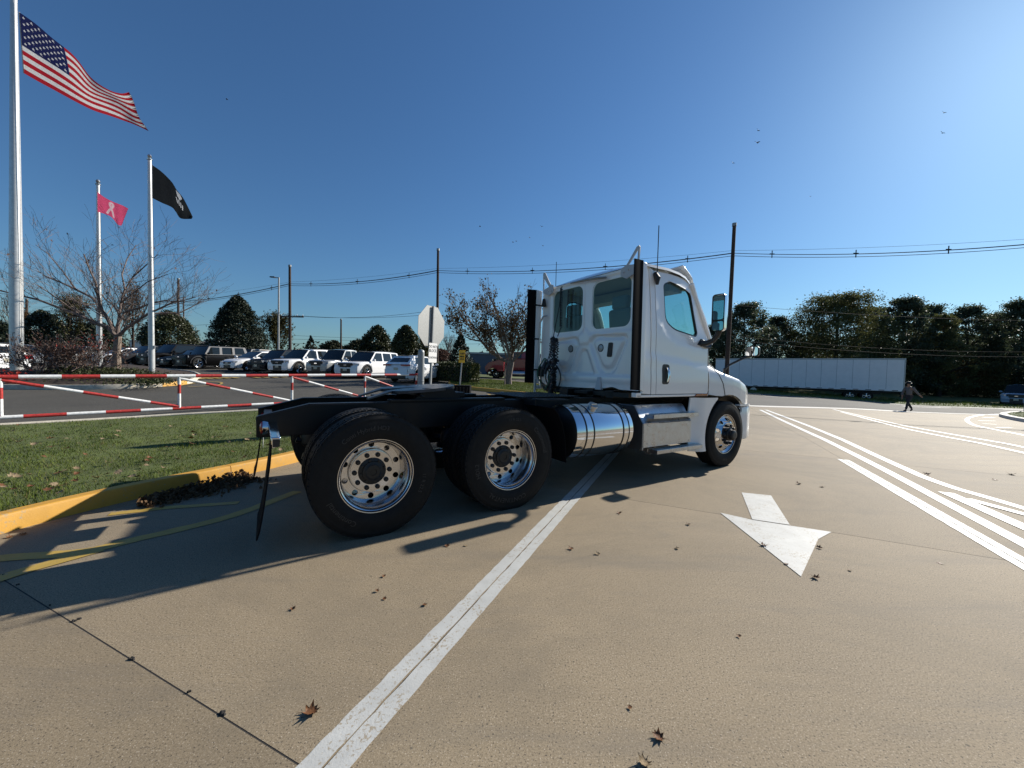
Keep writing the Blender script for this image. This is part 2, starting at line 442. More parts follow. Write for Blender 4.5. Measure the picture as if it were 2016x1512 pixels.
# yellow kerb: outline of the grass verge
VERGE = [(-4.62, -3.0), (-4.40, 0.5), (-4.16, 2.4), (-4.08, 3.06), (-3.95, 3.60), (-3.76, 4.10), (-3.45, 4.75), (-3.16, 5.5), (-2.75, 6.8), (-2.15, 8.6), (-1.75, 9.9), (-1.8, 10.9), (-2.6, 11.7), (-3.9, 11.9), (-5.2, 11.4), (-6.92, 10.36), (-8.58, 9.2), (-9.30, 8.33), (-9.98, 7.51), (-12.2, 4.6), (-14.5, 1.0), (-16.5, -3.0)]
def smooth_line(pts, n=5, closed=False):
    P = [Vector(p) for p in pts]; k = len(P); out = []
    for i in range(k if closed else k - 1):
        p0, p1, p2, p3 = P[(i - 1) % k] if closed or i > 0 else P[0], P[i], P[(i + 1) % k], P[(i + 2) % k] if closed or i + 2 < k else P[-1]
        for j in range(n):
            t = j / n
            out.append(.5 * ((2 * p1) + (-p0 + p2) * t + (2 * p0 - 5 * p1 + 4 * p2 - p3) * t * t + (-p0 + 3 * p1 - 3 * p2 + p3) * t ** 3))
    if not closed: out.append(P[-1])
    return out
verge_line = smooth_line(VERGE, 5)

def lbound(v, m): return .921 + .0317 * m if v == .83 else v
def mbound(v, l): return -1.114 - .0265 * l if v == -1.24 else v
def concrete_slabs():
    root = empty('concrete_pavement', (0, 0, 0)); root['kind'] = 'structure'
    ms = [-8.72, -5.0, -1.24, 2.365, 5.9, 9.5, 13.1, 16.7, 20.3, 23.9, 27.5, 31.1]
    ls = [-12.6, -7.4, -3.2, .83, 4.47, 8.66, 12.7, 16.8, 20.9, 25, 29.1, 33.2, 37.3]
    g = .0034
    for a in range(len(ms) - 1):
        for b in range(len(ls) - 1):
            m0, m1 = ms[a] + g, ms[a + 1] - g; l0, l1 = ls[b] + g, ls[b + 1] - g
            c = lane((m0 + m1) / 2, (l0 + l1) / 2)
            if c.y > edge_y(c.x) + 3.2: continue
            nu, nv = max(2, int((m1 - m0) / .7) + 1), max(2, int((l1 - l0) / .7) + 1)
            pts = []
            over = 0
            for j in range(nv):
                for i in range(nu):
                    lj = l0 + (l1 - l0) * j / (nv - 1); ma, mb_ = mbound(ms[a], lj) + g, mbound(ms[a + 1], lj) - g; mm = ma + (mb_ - ma) * i / (nu - 1); la, lb_ = lbound(ls[b], mm) + g, lbound(ls[b + 1], mm) - g; p = lane(mm, la + (lb_ - la) * j / (nv - 1))
                    ey = edge_y(p.x)
                    if p.y > ey: p.y = ey; over += 1
                    p.z = hgt(p.x, p.y)
                    pts.append(p)
            if over == len(pts): continue
            mb = MB()
            mb.add(pts, [(j * nu + i, j * nu + i + 1, (j + 1) * nu + i + 1, (j + 1) * nu + i) for j in range(nv - 1) for i in range(nu - 1)])
            rim = [i for i in range(nu)] + [j * nu + nu - 1 for j in range(1, nv)] + [(nv - 1) * nu + i for i in range(nu - 2, -1, -1)] + [j * nu for j in range(nv - 2, 0, -1)]
            k = len(rim); base = [pts[i] - Vector((0, 0, .05)) for i in rim]
            mb.add([pts[i] for i in rim] + base, [(i, k + i, k + (i + 1) % k, (i + 1) % k) for i in range(k)])
            mb.build('slab', M['concrete'], root, smooth=20)
concrete_slabs()
# dark sealed joints between the slabs lie on the sheet below; a few lumps of sealant stand out of them
mb = MB()
for px, py, r in ((150, 1222, .020), (262, 1296, .014), (440, 1405, .016), (5, 1133, .008), (35, 1152, .007), (372, 1363, .007), (100, 1192, .006)):
    p = gnd(px, py)
    for q in range(5):
        o = Vector((RND.uniform(-r, r), RND.uniform(-r, r), 0)) * .8
        mb.lathe([(r * RND.uniform(.3, .6), -.002), (r * RND.uniform(.2, .4), .007), (.001, .009)], p + o, n=7)
mb.build('joint_sealant', M['gap'], kind='structure', smooth=0)

def strip(name, mats, pts, w, up=.004, step=.5, ragged=0.0, dash=None):
    """a painted line of width w along points on the ground"""
    P = [Vector((p[0], p[1], 0)) for p in pts]
    fine = []
    for a, b in zip(P[:-1], P[1:]):
        n = max(1, int((b - a).length / step))
        fine += [a.lerp(b, i / n) for i in range(n)]
    fine.append(P[-1])
    V = []
    for i, c in enumerate(fine):
        d = (fine[min(i + 1, len(fine) - 1)] - fine[max(i - 1, 0)]).normalized(); s = Vector((d.y, -d.x, 0))
        for sg in (-1, 1):
            q = c + s * sg * (w / 2 + (RND.uniform(-ragged, ragged) if ragged else 0)); V.append(Vector((q.x, q.y, hgt(q.x, q.y) + up)))
    k = len(fine)
    mb = MB(); mb.add(V, [(2 * i, 2 * i + 1, 2 * i + 3, 2 * i + 2) for i in range(k - 1)])
    return mb.build(name, mats, smooth=0, kind='structure')
def flat(name, mats, pts, up=.004, cuts=.4):
    us = [p[0] for p in pts]; vs = [p[1] for p in pts]
    mb = MB()
    mb.panel(pts, [], lambda u, v: (u, v, hgt(u, v) + up), 0, frange(min(us), max(us), cuts), frange(min(vs), max(vs), cuts))
    return mb.build(name, mats, smooth=0, kind='structure')
def px2(*pp): return [tuple(gnd(a, b).xy) for a, b in pp]
W1 = px2((1187, 914), (645, 1512))
d = (Vector(W1[1]) - Vector(W1[0])).normalized()
def double_strip(pts, w, gap):
    """one painted line that a slab joint splits in two"""
    a, b = Vector(pts[0]), Vector(pts[-1]); d = (b - a).normalized(); s = Vector((d.y, -d.x))
    for sg in (-1, 1):
        o = s * sg * (w / 4 + gap / 4)
        strip('white_lane_line', M['white_line'], [tuple(a + o), tuple(b + o)], w / 2 - gap / 2, step=.06, ragged=.003)
lp = lambda m, l: tuple(lane(m, l).xy)
double_strip([lp(mbound(-1.24, 8.6), 8.6), lp(mbound(-1.24, -1.6), -1.6)], .172, .009)
double_strip([lp(2.365, 8.64), lp(2.365, .6)], .165, .010)
for q0, q1 in ((lp(mbound(-1.24, 16), 16), lp(mbound(-1.24, -1.6), -1.6)), (lp(2.365, 16), lp(2.365, -1)), (lp(-5, lbound(.83, -5)), lp(2.3, lbound(.83, 2.3))), (lp(-1.2, 4.47), lp(9, 4.47)), (lp(-1.2, 8.66), lp(9, 8.66))): strip('joint_sealant', M['gap'], [q0, q1], .03, up=-.0012)
A = px2((1497, 807), (1582, 847), (1702, 905), (1834, 974.5), (2016, 1071)); d = (Vector(A[-1]) - Vector(A[-2])).normalized(); A.append(tuple(Vector(A[-1]) + d * 4))
B = px2((1508, 807), (1588, 837), (1749, 908), (1853, 952), (2016, 1001)); d = (Vector(B[-1]) - Vector(B[-2])).normalized(); B.append(tuple(Vector(B[-1]) + d * 4))
A = [tuple(p) for p in smooth_line(A, 6)]; B = [tuple(p) for p in smooth_line(B, 6)]
strip('white_edge_line', M['white_line_clean'], A, .13, ragged=.003, step=.2)
strip('white_edge_line', M['white_line_clean'], B, .13, ragged=.003, step=.2)
w = [Vector(p) for p in px2((1862, 970), (2016, 1038))]; d = (w[1] - w[0]).normalized(); strip('white_gore_line', M['white_line_clean'], [tuple(w[0]), tuple(w[1] + d * 4)], .15, up=.0055, step=.2, ragged=.003)
w = [Vector(p) for p in px2((1905, 983), (2016, 1013))]; d = (w[1] - w[0]).normalized(); strip('white_gore_line', M['white_line_clean'], [tuple(w[0]), tuple(w[1] + d * 4)], .12, up=.007, step=.2, ragged=.003)
C1 = px2((1640, 806), (1800, 842), (2016, 881)); C2 = px2((1655, 811), (1800, 848), (2016, 892))
for c in (C1, C2):
    d = (Vector(c[-1]) - Vector(c[-2])).normalized(); c.append(tuple(Vector(c[-1]) + d * 5))
    strip('white_double_line', M['white_line_clean'], [tuple(p) for p in smooth_line(c, 6)], .11, up=.006, step=.2)
# the straight arrow, its shaft and head
flat('white_direction_arrow', M['white_line'], px2((1460, 970), (1518, 976), (1555, 1034), (1481, 1023)), cuts=.3)
flat('white_direction_arrow', M['white_line'], px2((1418, 1010), (1482, 1024.3), (1554, 1035.2), (1637, 1048), (1611, 1062), (1577, 1136)), cuts=.3)
# yellow hatching beside the kerb
strip('yellow_hatch_line', M['yellow_line'], [tuple(p) for p in smooth_line(px2((-120, 1112), (0, 1100), (160, 1087), (250, 1066), (330, 1048), (460, 1015), (585, 968)), 5)], .12, step=.08, ragged=.006)
strip('yellow_hatch_line', M['yellow_line'], px2((-80, 1168), (30, 1130), (120, 1104), (200, 1082)), .12, step=.08, ragged=.006, up=.006)
strip('yellow_hatch_line', M['yellow_line'], px2((215, 1013), (330, 1000), (470, 990)), .09, step=.08, ragged=.005)
# gutter band at the edge of the road and the road's own markings
strip('concrete_gutter', M['gutter'], [(x, edge_y(x) + .10) for x in range(6, 40, 1)], .8, up=.008)
isl_mark = px2((1905, 820), (1885, 829), (1905, 838), (1960, 846), (2016, 855), (2100, 872))
strip('white_hatch_outline', M['white_line_clean'], [tuple(p) for p in smooth_line(px2((1985, 815), (1935, 817), (1905, 824), (1915, 836), (1960, 846), (2016, 857), (2110, 876)), 5)], .12, up=.006, step=.25)
for a, b in (((1935, 822), (1958, 822)), ((1925, 828), (1960, 829)), ((1935, 834), (1962, 836)), ((1962, 842), (1990, 842))):
    strip('white_hatch_bar', M['white_line_clean'], px2(a, b), .12, up=.006)

# public road beyond the concrete (paler, worn asphalt) and the far lane marks
ROAD_FAR = [(-70, 62), (-20, 50), (0, 46.5), (14, 42.5), (26, 37.2), (36, 33.5), (48, 31.0), (80, 30)]
def road_far(x): return interp(x, [e[0] for e in ROAD_FAR], [e[1] for e in ROAD_FAR])
mb = MB()
XS = [8 + i * 1.2 for i in range(56)]; NV = 16
mb.grid(lambda i, j: (lambda x, t: (x, edge_y(x) + .5 + (road_far(x) - edge_y(x) - .5) * t, hgt(x, edge_y(x) + .5 + (road_far(x) - edge_y(x) - .5) * t) - .004))(XS[i], j / (NV - 1)), len(XS), NV)
mb.build('public_road', M['road'], smooth=60, kind='structure')
strip('white_road_line', M['white_line_clean'], [(x, road_far(x) - .9) for x in np.arange(14, 60, 1.0)], .35, up=.012)
for x0 in (22, 31.5, 38):
    strip('white_road_dash', M['white_line_clean'], [(x, (edge_y(x) + road_far(x)) / 2 + 3) for x in (x0, x0 + 1.5, x0 + 3)], .3, up=.012)

# ------------------------------------------------------------------ grass verge with its kerbs
KH = .15
def kerb(name, line, mats, width=.15, h=KH, side=1, closed=False, seg=2.4, paint=None):
    """kerbstones one by one along a line on the ground; side = which way the stone's back lies"""
    root = empty(name); root['kind'] = 'structure'
    run, start, acc = [], 0, 0.0
    stones = []
    cur = [line[0]]
    for a, b in zip(line[:-1], line[1:]):
        cur.append(b); acc += (b - a).length
        if acc > seg: stones.append(cur); cur = [b]; acc = 0
    if len(cur) > 1: stones.append(cur)
    for st in stones:
        prof = [(0, -.04), (.012, h * .84), (.020, h - .006), (.030, h), (width - .02, h), (width, h - .02), (width, -.04)]
        rows = []
        for i, c in enumerate(st):
            d = (st[min(i + 1, len(st) - 1)] - st[max(i - 1, 0)]).normalized(); s = Vector((d.y, -d.x)) * side
            sh = .004 if i == 0 else -.004 if i == len(st) - 1 else 0
            c = c + d * sh
            for o, z in prof:
                q = c + s * o
                rows.append((q.x, q.y, hgt(c.x, c.y) + z))
        k = len(prof)
        mb = MB(); n = len(st)
        mb.add(rows, [(i * k + j, i * k + j + 1, (i + 1) * k + j + 1, (i + 1) * k + j) for i in range(n - 1) for j in range(k - 1)] + [tuple(range(k)), tuple((n - 1) * k + j for j in reversed(range(k)))])
        mb.build('kerbstone', paint(st[len(st) // 2]) or mats if paint else mats, root, smooth=25)
    return root
iy = 62      # the yellow part of the outline comes first
nl = len(verge_line)
ysplit = next(i for i, p in enumerate(verge_line) if p.x < -3.9 and p.y > 11)
kerb('yellow_kerb', verge_line[:ysplit + 1], M['yellow_kerb'], side=-1)
kerb('verge_kerb', verge_line[ysplit:], M['kerb'], side=-1)
vp = [(p.x, p.y) for p in verge_line]
inner = []
for i, p in enumerate(verge_line):
    d = (verge_line[min(i + 1, nl - 1)] - verge_line[max(i - 1, 0)]).normalized(); q = p + Vector((-d.y, d.x)) * .14
    inner.append((q.x, q.y))
def verge_z(x, y): return hgt(x, y) + .125 + .03 * mnoise.noise(Vector((x * .7, y * .7, 3)))
mb = MB(); mb.panel(inner, [], lambda u, v: (u, v, verge_z(u, v)), 0, frange(-17, -1.5, .5), frange(-3, 12, .5))
mb.build('verge_ground', M['turf'], smooth=60, kind='structure')
def inside(poly, X, Y):
    r = np.zeros(len(X), bool); j = len(poly) - 1
    for i in range(len(poly)):
        xi, yi = poly[i]; xj, yj = poly[j]
        with np.errstate(divide='ignore', invalid='ignore'):
            r ^= ((yi > Y) != (yj > Y)) & (X < (xj - xi) * (Y - yi) / (yj - yi) + xi)
        j = i
    return r
def blades(name, poly, n, zf, h=(.03, .075), w=.005, dens=None, mats=None, box=None):
    xs = [p[0] for p in poly]; ys = [p[1] for p in poly]
    X = NR.uniform(min(xs), max(xs), n); Y = NR.uniform(min(ys), max(ys), n)
    k = inside(poly, X, Y)
    if dens is not None: k &= NR.random(n) < dens(X, Y)
    X, Y = X[k], Y[k]; n = len(X)
    Z = np.array([zf(a, b) for a, b in zip(X, Y)]) - .01
    H = NR.uniform(h[0], h[1], n) * (.75 + .5 * np.array([mnoise.noise(Vector((a * 1.7, b * 1.7, 0))) for a, b in zip(X, Y)]))
    A = NR.uniform(0, 2 * np.pi, n); Bd = NR.uniform(.1, .9, n) * H; Ba = NR.uniform(0, 2 * np.pi, n)
    sx, sy = np.cos(A) * w, np.sin(A) * w
    V = np.stack([np.stack([X - sx, Y - sy, Z], 1), np.stack([X + sx, Y + sy, Z], 1), np.stack([X + np.cos(Ba) * Bd, Y + np.sin(Ba) * Bd, Z + H], 1)], 1).reshape(-1, 3)
    F = np.arange(n * 3).reshape(-1, 3)
    return np_mesh(name, V, F, [M['grass'], M['dry']] if mats is None else mats, midx=(NR.random(n) < .13).astype(np.int32), kind='stuff')
blades('grass', inner, 330000, verge_z, dens=lambda X, Y: np.clip(60 / (X * X + Y * Y + 8), .12, 1) * (Y > .5))

# ------------------------------------------------------------------ planting bed of the flagpoles
BED_FRONT = [gnd(a, b, .0) for a, b in ((-160, 763), (-60, 764), (40, 765), (140, 765.5), (235, 764), (300, 761), (345, 757.5))]
bf = [Vector((p.x, p.y)) for p in BED_FRONT]
bed_line = smooth_line(bf + [bf[-1] + Vector((-.1, .9)), bf[-1] + Vector((-1.2, 2.6)), bf[-1] + Vector((-3.2, 5.4)), bf[-1] + Vector((-7, 8.5)), bf[0] + Vector((-6, 13))], 5)
kerb('bed_kerb', bed_line, M['kerb'], side=-1, seg=1.2, paint=lambda c: M['yellow_kerb'] if c.x / c.y > -.915 and c.y < 18.5 else None)
bin_ = []
for i, p in enumerate(bed_line):
    d = (bed_line[min(i + 1, len(bed_line) - 1)] - bed_line[max(i - 1, 0)]).normalized(); q = p + Vector((-d.y, d.x)) * .14
    bin_.append((q.x, q.y))
def seg_dist(x, y, line):
    b = 1e9
    for a, c in zip(line[:-1], line[1:]):
        ax, ay, cx, cy = a[0], a[1], c[0], c[1]; dx, dy = cx - ax, cy - ay; t = max(0, min(1, ((x - ax) * dx + (y - ay) * dy) / (dx * dx + dy * dy + 1e-9)))
        b = min(b, math.hypot(x - ax - dx * t, y - ay - dy * t))
    return b
def bed_z(x, y):
    d = seg_dist(x, y, bin_[::3])
    return hgt(x, y) + .11 + .42 * sstep(0, 2.6, d) + .025 * mnoise.noise(Vector((x * 2.1, y * 2.1, 0)))
mb = MB(); mb.panel(bin_, [], lambda u, v: (u, v, bed_z(u, v)), 0, frange(min(p[0] for p in bin_), max(p[0] for p in bin_), .5), frange(min(p[1] for p in bin_), max(p[1] for p in bin_), .5))
mb.build('planting_bed', M['mulch'], smooth=60, kind='structure')
# ================================================================== THE TRACTOR UNIT
TR_YAW = R(32.43)
TR_LOC = (-1.75558526, 4.22229717, 0)
truck = empty('semi_truck', TR_LOC, TR_YAW, 'white day-cab semi tractor with bare black frame and polished fuel tank', 'truck')
def part(mb, name, mats, **k):
    return mb.build(name, mats, k.pop('parent', truck), **k)

# ---- frame
def rail(s):
    mb = MB()
    out = [(-.86, .775), (-.35, .775), (6.0, .775), (6.0, 1.05), (-.44, 1.05), (-.86, .945)]
    y0 = s * .43
    mb.panel(out, [], lambda u, v: (u, y0, v), .009 * s)
    for z0, z1 in ((1.05, .945),):
        a = MB
        mb.hexa([(-.44, y0, 1.05), (6, y0, 1.05), (6, y0 - s * .09, 1.05), (-.44, y0 - s * .09, 1.05), (-.44, y0, 1.06), (6, y0, 1.06), (6, y0 - s * .09, 1.06), (-.44, y0 - s * .09, 1.06)])
        mb.hexa([(-.86, y0, .945), (-.44, y0, 1.05), (-.44, y0 - s * .09, 1.05), (-.86, y0 - s * .09, .945), (-.86, y0, .955), (-.44, y0, 1.06), (-.44, y0 - s * .09, 1.06), (-.86, y0 - s * .09, .955)])
    mb.box((2.6, y0 - s * .05, .772), (6.9, .09, .01))
    o = part(mb, 'frame_rail', M['black'], bevel=.003)
    bt = MB()
    for x, z in ((-.571, .942), (-.461, .941), (-.575, .832), (-.46, .832), (.55, .95), (.65, .95), (.75, .95), (.55, .84), (.75, .84), (1.7, .95), (1.8, .95), (2.0, .85), (2.4, .95), (3.2, .9)):
        bt.lathe([(.011, 0), (.011, -s * -.008), (.001, s * .009)], (x, y0, z), 'Y', 8)
    bt.build_each('frame_bolt', M['galv'], o)
rail(-1); rail(1)
mb = MB()
mb.box((-.80, 0, .86), (.012, .85, .17)); mb.box((-.80, 0, .775), (.10, .85, .012)); mb.box((-.77, 0, .94), (.07, .85, .012))
part(mb, 'rear_crossmember', M['black'], bevel=.004)
mb = MB()
for x in (.3, .68, 1.05, 1.65, 2.3, 3.1): mb.box((x, 0, .9), (.10, .84, .20))
mb.build_each('crossmember', M['black'], truck)
mb = MB(); mb.box((4.6, 0, 1.0), (1.5, .74, .55)); part(mb, 'engine', M['black'])
mb = MB(); mb.box((3.75, 0, .95), (.7, .45, .45)); part(mb, 'gearbox', M['black'])

# ---- axles, suspension and brake gear in the dark under the frame
for ax in (0.0, 1.3287):
    mb = MB()
    mb.tube([(ax, -.95, .51), (ax, -.3, .51), (ax, .3, .51), (ax, .95, .51)], [.075, .085, .085, .075], 12)
    mb.lathe([(.02, -.24), (.15, -.20), (.21, -.06), (.21, .08), (.13, .2), (.06, .27)], (ax, 0, .52), 'X', 16)
    part(mb, 'drive_axle', M['black'])
    for s in (-1, 1):
        mb = MB()
        mb.tube([(ax - .5, s * .45, .58), (ax - .1, s * .45, .46), (ax + .35, s * .45, .60)], [.03, .045, .04], 8)
        mb.lathe([(.09, .5), (.13, .54), (.135, .68), (.10, .74), (.05, .76)], (ax - .33, s * .47, 0), 'Z', 16)
        mb.tube([(ax + .22, s * .50, .60), (ax + .02, s * .50, .60)], .075, 12)
        mb.tube([(ax - .30, s * .40, .55), (ax - .42, s * .40, .95)], .028, 8)
        part(mb, 'suspension', M['black'])
mb = MB(); mb.tube([(.2, 0, .56), (1.15, 0, .56)], .05, 10); mb.tube([(1.5, 0, .58), (4.2, 0, .8)], .055, 10)
part(mb, 'drive_shaft', M['black'])
mb = MB(); mb.tube([(5.308, -.95, .46), (5.308, -.5, .40), (5.308, .5, .40), (5.308, .95, .46)], .06, 10)
part(mb, 'steer_axle', M['black'])
for y, x in ((.25, 1.95), (-.25, 1.95)):
    mb = MB(); mb.lathe([(.02, -.36), (.1, -.35), (.13, -.3), (.13, .3), (.1, .35), (.02, .36)], (x + .3, y, .62), 'X', 16)
    part(mb, 'air_tank', M['black'])

# ---- wheels
def tyre_mb(s, yc, drive=True):
    """s = side, yc = middle of the tyre"""
    mb = MB()
    W, r = (.138, .524 if drive else .517)
    prof = [(.292, .100), (.298, .112), (.318, .117), (.335, .128), (.375, .137), (.415, .1375), (.452, .131), (.475, .126), (.478, .1265), (.484, .124), (.497, .120), (.507, .114)]
    base = r - .016 if drive else r - .012
    P = prof + [(base, .108), (base, -.108)] + [(a, -b) for a, b in reversed(prof)]
    mb.lathe(P, (0, yc, 0), 'Y', 64)
    n = 58 if drive else 1
    if drive:
        rows = [(-.112, -.068, 0), (-.062, -.022, .5), (-.017, .017, 0), (.022, .062, .5), (.068, .112, 0)]
        for k in range(n):
            for (y0, y1, off) in rows:
                a0 = (k + off) / n * 2 * math.pi; w = .80 * 2 * math.pi / n; sk = (.5 if (y0 + y1) > 0 else -.5) * w * (0 if abs(y0 + y1) < .01 else 1)
                pts = []
                for rr, sh in ((base - .004, 0), (r if abs(y0 + y1) < .1 else r - .004, .0)):
                    for (a, y) in ((a0 - sk, y0), (a0 + w - sk, y0), (a0 + w + sk, y1), (a0 + sk, y1)):
                        pts.append((rr * math.cos(a), yc + y, rr * math.sin(a)))
                mb.hexa(pts)
    else:
        for y0, y1 in ((-.110, -.070), (-.062, -.022), (-.016, .016), (.022, .062), (.070, .110)):
            mb.lathe([(base - .004, y0), (r, y0), (r, y1), (base - .004, y1)], (0, yc, 0), 'Y', 64)
    return mb
def holes_ring(r, n, rad, ph=0):
    return [circle(r * math.cos(2 * math.pi * (i + ph) / n), r * math.sin(2 * math.pi * (i + ph) / n), rad, 14) for i in range(n)]
def ring(r, n=48): return circle(0, 0, r, n)
def rim_deep(s, yo):
    """deep dish of the outer dual wheel; yo = y of the flange, s = +1 left, -1 right"""
    mb = MB(); q = lambda d: yo - s * d
    mb.lathe([(.306, q(.02)), (.311, q(.004)), (.309, q(-.004)), (.303, q(-.003)), (.297, q(.006)), (.288, q(.012)), (.285, q(.03)), (.274, q(.045)), (.272, q(.075)), (.266, q(.09)), (.265, q(.15)), (.261, q(.175)), (.2585, q(.205)), (.258, q(.238))], (0, 0, 0), 'Y', 72)
    mb.panel(ring(.2585), [ring(.196, 40)] + holes_ring(.229, 10, .0255, .5), lambda u, v: (u, q(.236 + .006 * (.258 - math.hypot(u, v)) / .06), v), .012 * s)
    mb.lathe([(.197, q(.243)), (.193, q(.232)), (.190, q(.210)), (.187, q(.203)), (.180, q(.202))], (0, 0, 0), 'Y', 48)
    mb.panel(ring(.1805), [ring(.112, 40)] + holes_ring(.1475, 10, .021), lambda u, v: (u, q(.202), v), .02 * s)
    return mb
def rim_convex(s, yo):
    mb = MB(); q = lambda d: yo - s * d
    mb.lathe([(.306, q(.02)), (.311, q(.004)), (.309, q(-.004)), (.303, q(-.003)), (.297, q(.006)), (.290, q(.010)), (.282, q(.022)), (.268, q(.030)), (.262, q(.028))], (0, 0, 0), 'Y', 72)
    mb.panel(ring(.263), [ring(.190, 40)] + holes_ring(.228, 10, .0255, .5), lambda u, v: (u, q(.028 - .045 * sstep(.263, .190, math.hypot(u, v))), v), .012 * s)
    mb.lathe([(.192, q(-.016)), (.186, q(-.028)), (.180, q(-.034)), (.170, q(-.035)), (.10, q(-.035))], (0, 0, 0), 'Y', 48)
    return mb
def back_rim(s, yo):
    mb = MB(); q = lambda d: yo - s * d
    mb.lathe([(.306, q(.02)), (.309, q(-.004)), (.297, q(.006)), (.27, q(.04)), (.262, q(.12)), (.27, q(.2)), (.306, q(.225))], (0, 0, 0), 'Y', 40)
    mb.lathe([(.262, q(.10)), (.1, q(.10))], (0, 0, 0), 'Y', 40)
    return mb
def hub_mb(s, yo, drive):
    mb = MB(); q = lambda d: yo - s * d
    if drive:
        mb.lathe([(.118, q(.24)), (.121, q(.19)), (.116, q(.172)), (.090, q(.165)), (.088, q(.150)), (.064, q(.145)), (.058, q(.139)), (.03, q(.138)), (.028, q(.144)), (.001, q(.144))], (0, 0, 0), 'Y', 28)
        for i in range(8):
            a = 2 * math.pi * (i + .3) / 8; mb.lathe([(.012, q(.17)), (.012, q(.157)), (.001, q(.156))], (.102 * math.cos(a), 0, .098 * math.sin(a)), 'Y', 8)
    else:
        mb.lathe([(.10, q(-.02)), (.098, q(-.075)), (.080, q(-.085)), (.076, q(-.135)), (.062, q(-.145)), (.04, q(-.147)), (.001, q(-.145))], (0, 0, 0), 'Y', 28)
    return mb
def lug_mb(s, yo, drive):
    mb = MB(); q = lambda d: yo - s * d
    d0 = .202 if drive else -.035
    mb.lathe([(.0235, q(d0 + .002)), (.0235, q(d0 - .008)), (.021, q(d0 - .012)), (.020, q(d0 - .034)), (.013, q(d0 - .042)), (.001, q(d0 - .043))], (0, 0, 0), 'Y', 12)
    return mb
def tyre_text(yo, s, items, parent):
    mb = MB()
    for txt, rad, ang, size in items:
        vs, fs = text_shapes(txt, size, .0)
        def tf(p):
            r = rad + p.y; a = ang - p.x / rad
            # the sidewall at this radius
            yy = interp(r, [.318, .335, .375, .415, .452, .475, .497], [.117, .128, .137, .1375, .131, .126, .120])
            return (r * math.cos(a) * (1 if s < 0 else -1), yo + s * (yy + .0018), r * math.sin(a))
        mb.add([tf(p) for p in vs], fs)
    mb.build('sidewall_lettering', M['letter'], parent, smooth=0, recalc=False)
LUGS = {}
def wheel(x, s, drive=True, inner=False, text=None, rot=0.0, tm=None):
    yo = s * 1.21
    yc = s * (1.21 - .112)
    name = 'wheel'
    if not inner:
        o = (rim_deep if drive else rim_convex)(s, yo).build(name, M['rim'], truck, smooth=30)
    else:
        yo2 = s * (1.21 - .345); o = back_rim(-s, yo2 - s * .225).build(name, M['rim'], truck, smooth=30); yc = s * (1.21 - .345 - .112)
    o.location = (x, 0, .51); o.rotation_euler = (0, rot, 0)
    tyre_mb(s, yc, drive).build('tyre', M['rubber'], o, smooth=40, recalc=False)
    if not inner:
        hub_mb(s, yo, drive).build('hub', M['hub'], o)
        lg = lug_mb(s, yo, drive).build('lug_nut', M['hub'], o)
        for i in range(10):
            a = 2 * math.pi * i / 10
            c = lg if i == 0 else link('lug_nut', lg.data, o)
            c.location = ((.1475 if drive else .1425) * math.cos(a), 0, (.1475 if drive else .1425) * math.sin(a))
        if text: tyre_text(yc, s, text, o)
    return o
wheel(0, -1, text=[('Conti Hybrid HD3', .405, R(105), .052), ('11 R 22.5', .40, R(345), .045), ('Continental', .405, R(225), .062)], rot=0)
wheel(1.3287, -1, text=[('CONTINENTAL', .405, R(262), .066), ('HDL2', .405, R(190), .060), ('Continental', .405, R(28), .066), ('11 R 22.5', .415, R(88), .038)], rot=0)
wheel(5.308, -1, False, text=[('UNIROYAL', .40, R(85), .06), ('R260', .40, R(265), .055)])
for x in (0, 1.3287): wheel(x, -1, inner=True, rot=.05); wl = [wheel(x, 1, inner=True), wheel(x, 1, rot=.03)]; wl[0].location.z = wl[1].location.z = .528
wheel(5.308, 1, False)

# ---- mud flaps on chrome hangers, tail lamps
for s in (-1, 1):
    ox = 0 if s < 0 else -.055
    mb = MB()
    mb.hexa([(ox - .765, s * .46, .83), (ox - .715, s * .46, .80), (ox - .700, s * 1.2, .815), (ox - .75, s * 1.2, .80), (ox - .772, s * .46, .90), (ox - .70, s * .46, .90), (ox - .695, s * 1.2, .885), (ox - .757, s * 1.2, .885)])
    h = part(mb, 'mud_flap_hanger', M['chrome'], bevel=.006)
    mb = MB(); mb.box((ox - .722, s * 1.205, .842), (.045, .012, .055)); part(mb, 'hanger_end_cap', M['dark_plastic'], parent=h)
    zs = [.83, .7, .55, .42, .3, .2, .14]; xs = [-.758, -.764, -.782, -.796, -.812, -.828, -.846]
    mb = MB()
    mb.panel([(.60, .14), (1.2, .14), (1.2, .83), (.60, .83)], [], lambda u, v: (ox + interp(v, zs[::-1], xs[::-1]), s * u, v), .010, cv=frange(.14, .83, .05))
    part(mb, 'mud_flap', M['rubber_flap'], smooth=60)
for y in (-.46, .46):
    mb = MB(); mb.lathe([(.055, 0), (.055, -.02), (.04, -.032), (.001, -.036)], (-.80, y, .86), 'X', 18)
    tl = part(mb, 'tail_lamp', M['red_lens'])
    mb = MB(); mb.lathe([(.056, .03), (.063, .0), (.063, -.012), (.055, -.014)], (-.80, y, .86), 'X', 18)
    part(mb, 'lamp_bezel', M['chrome'], parent=tl)
mb = MB(); mb.box((-.81, 0, .70), (.004, .30, .15)); part(mb, 'licence_plate', M['gate_white'])

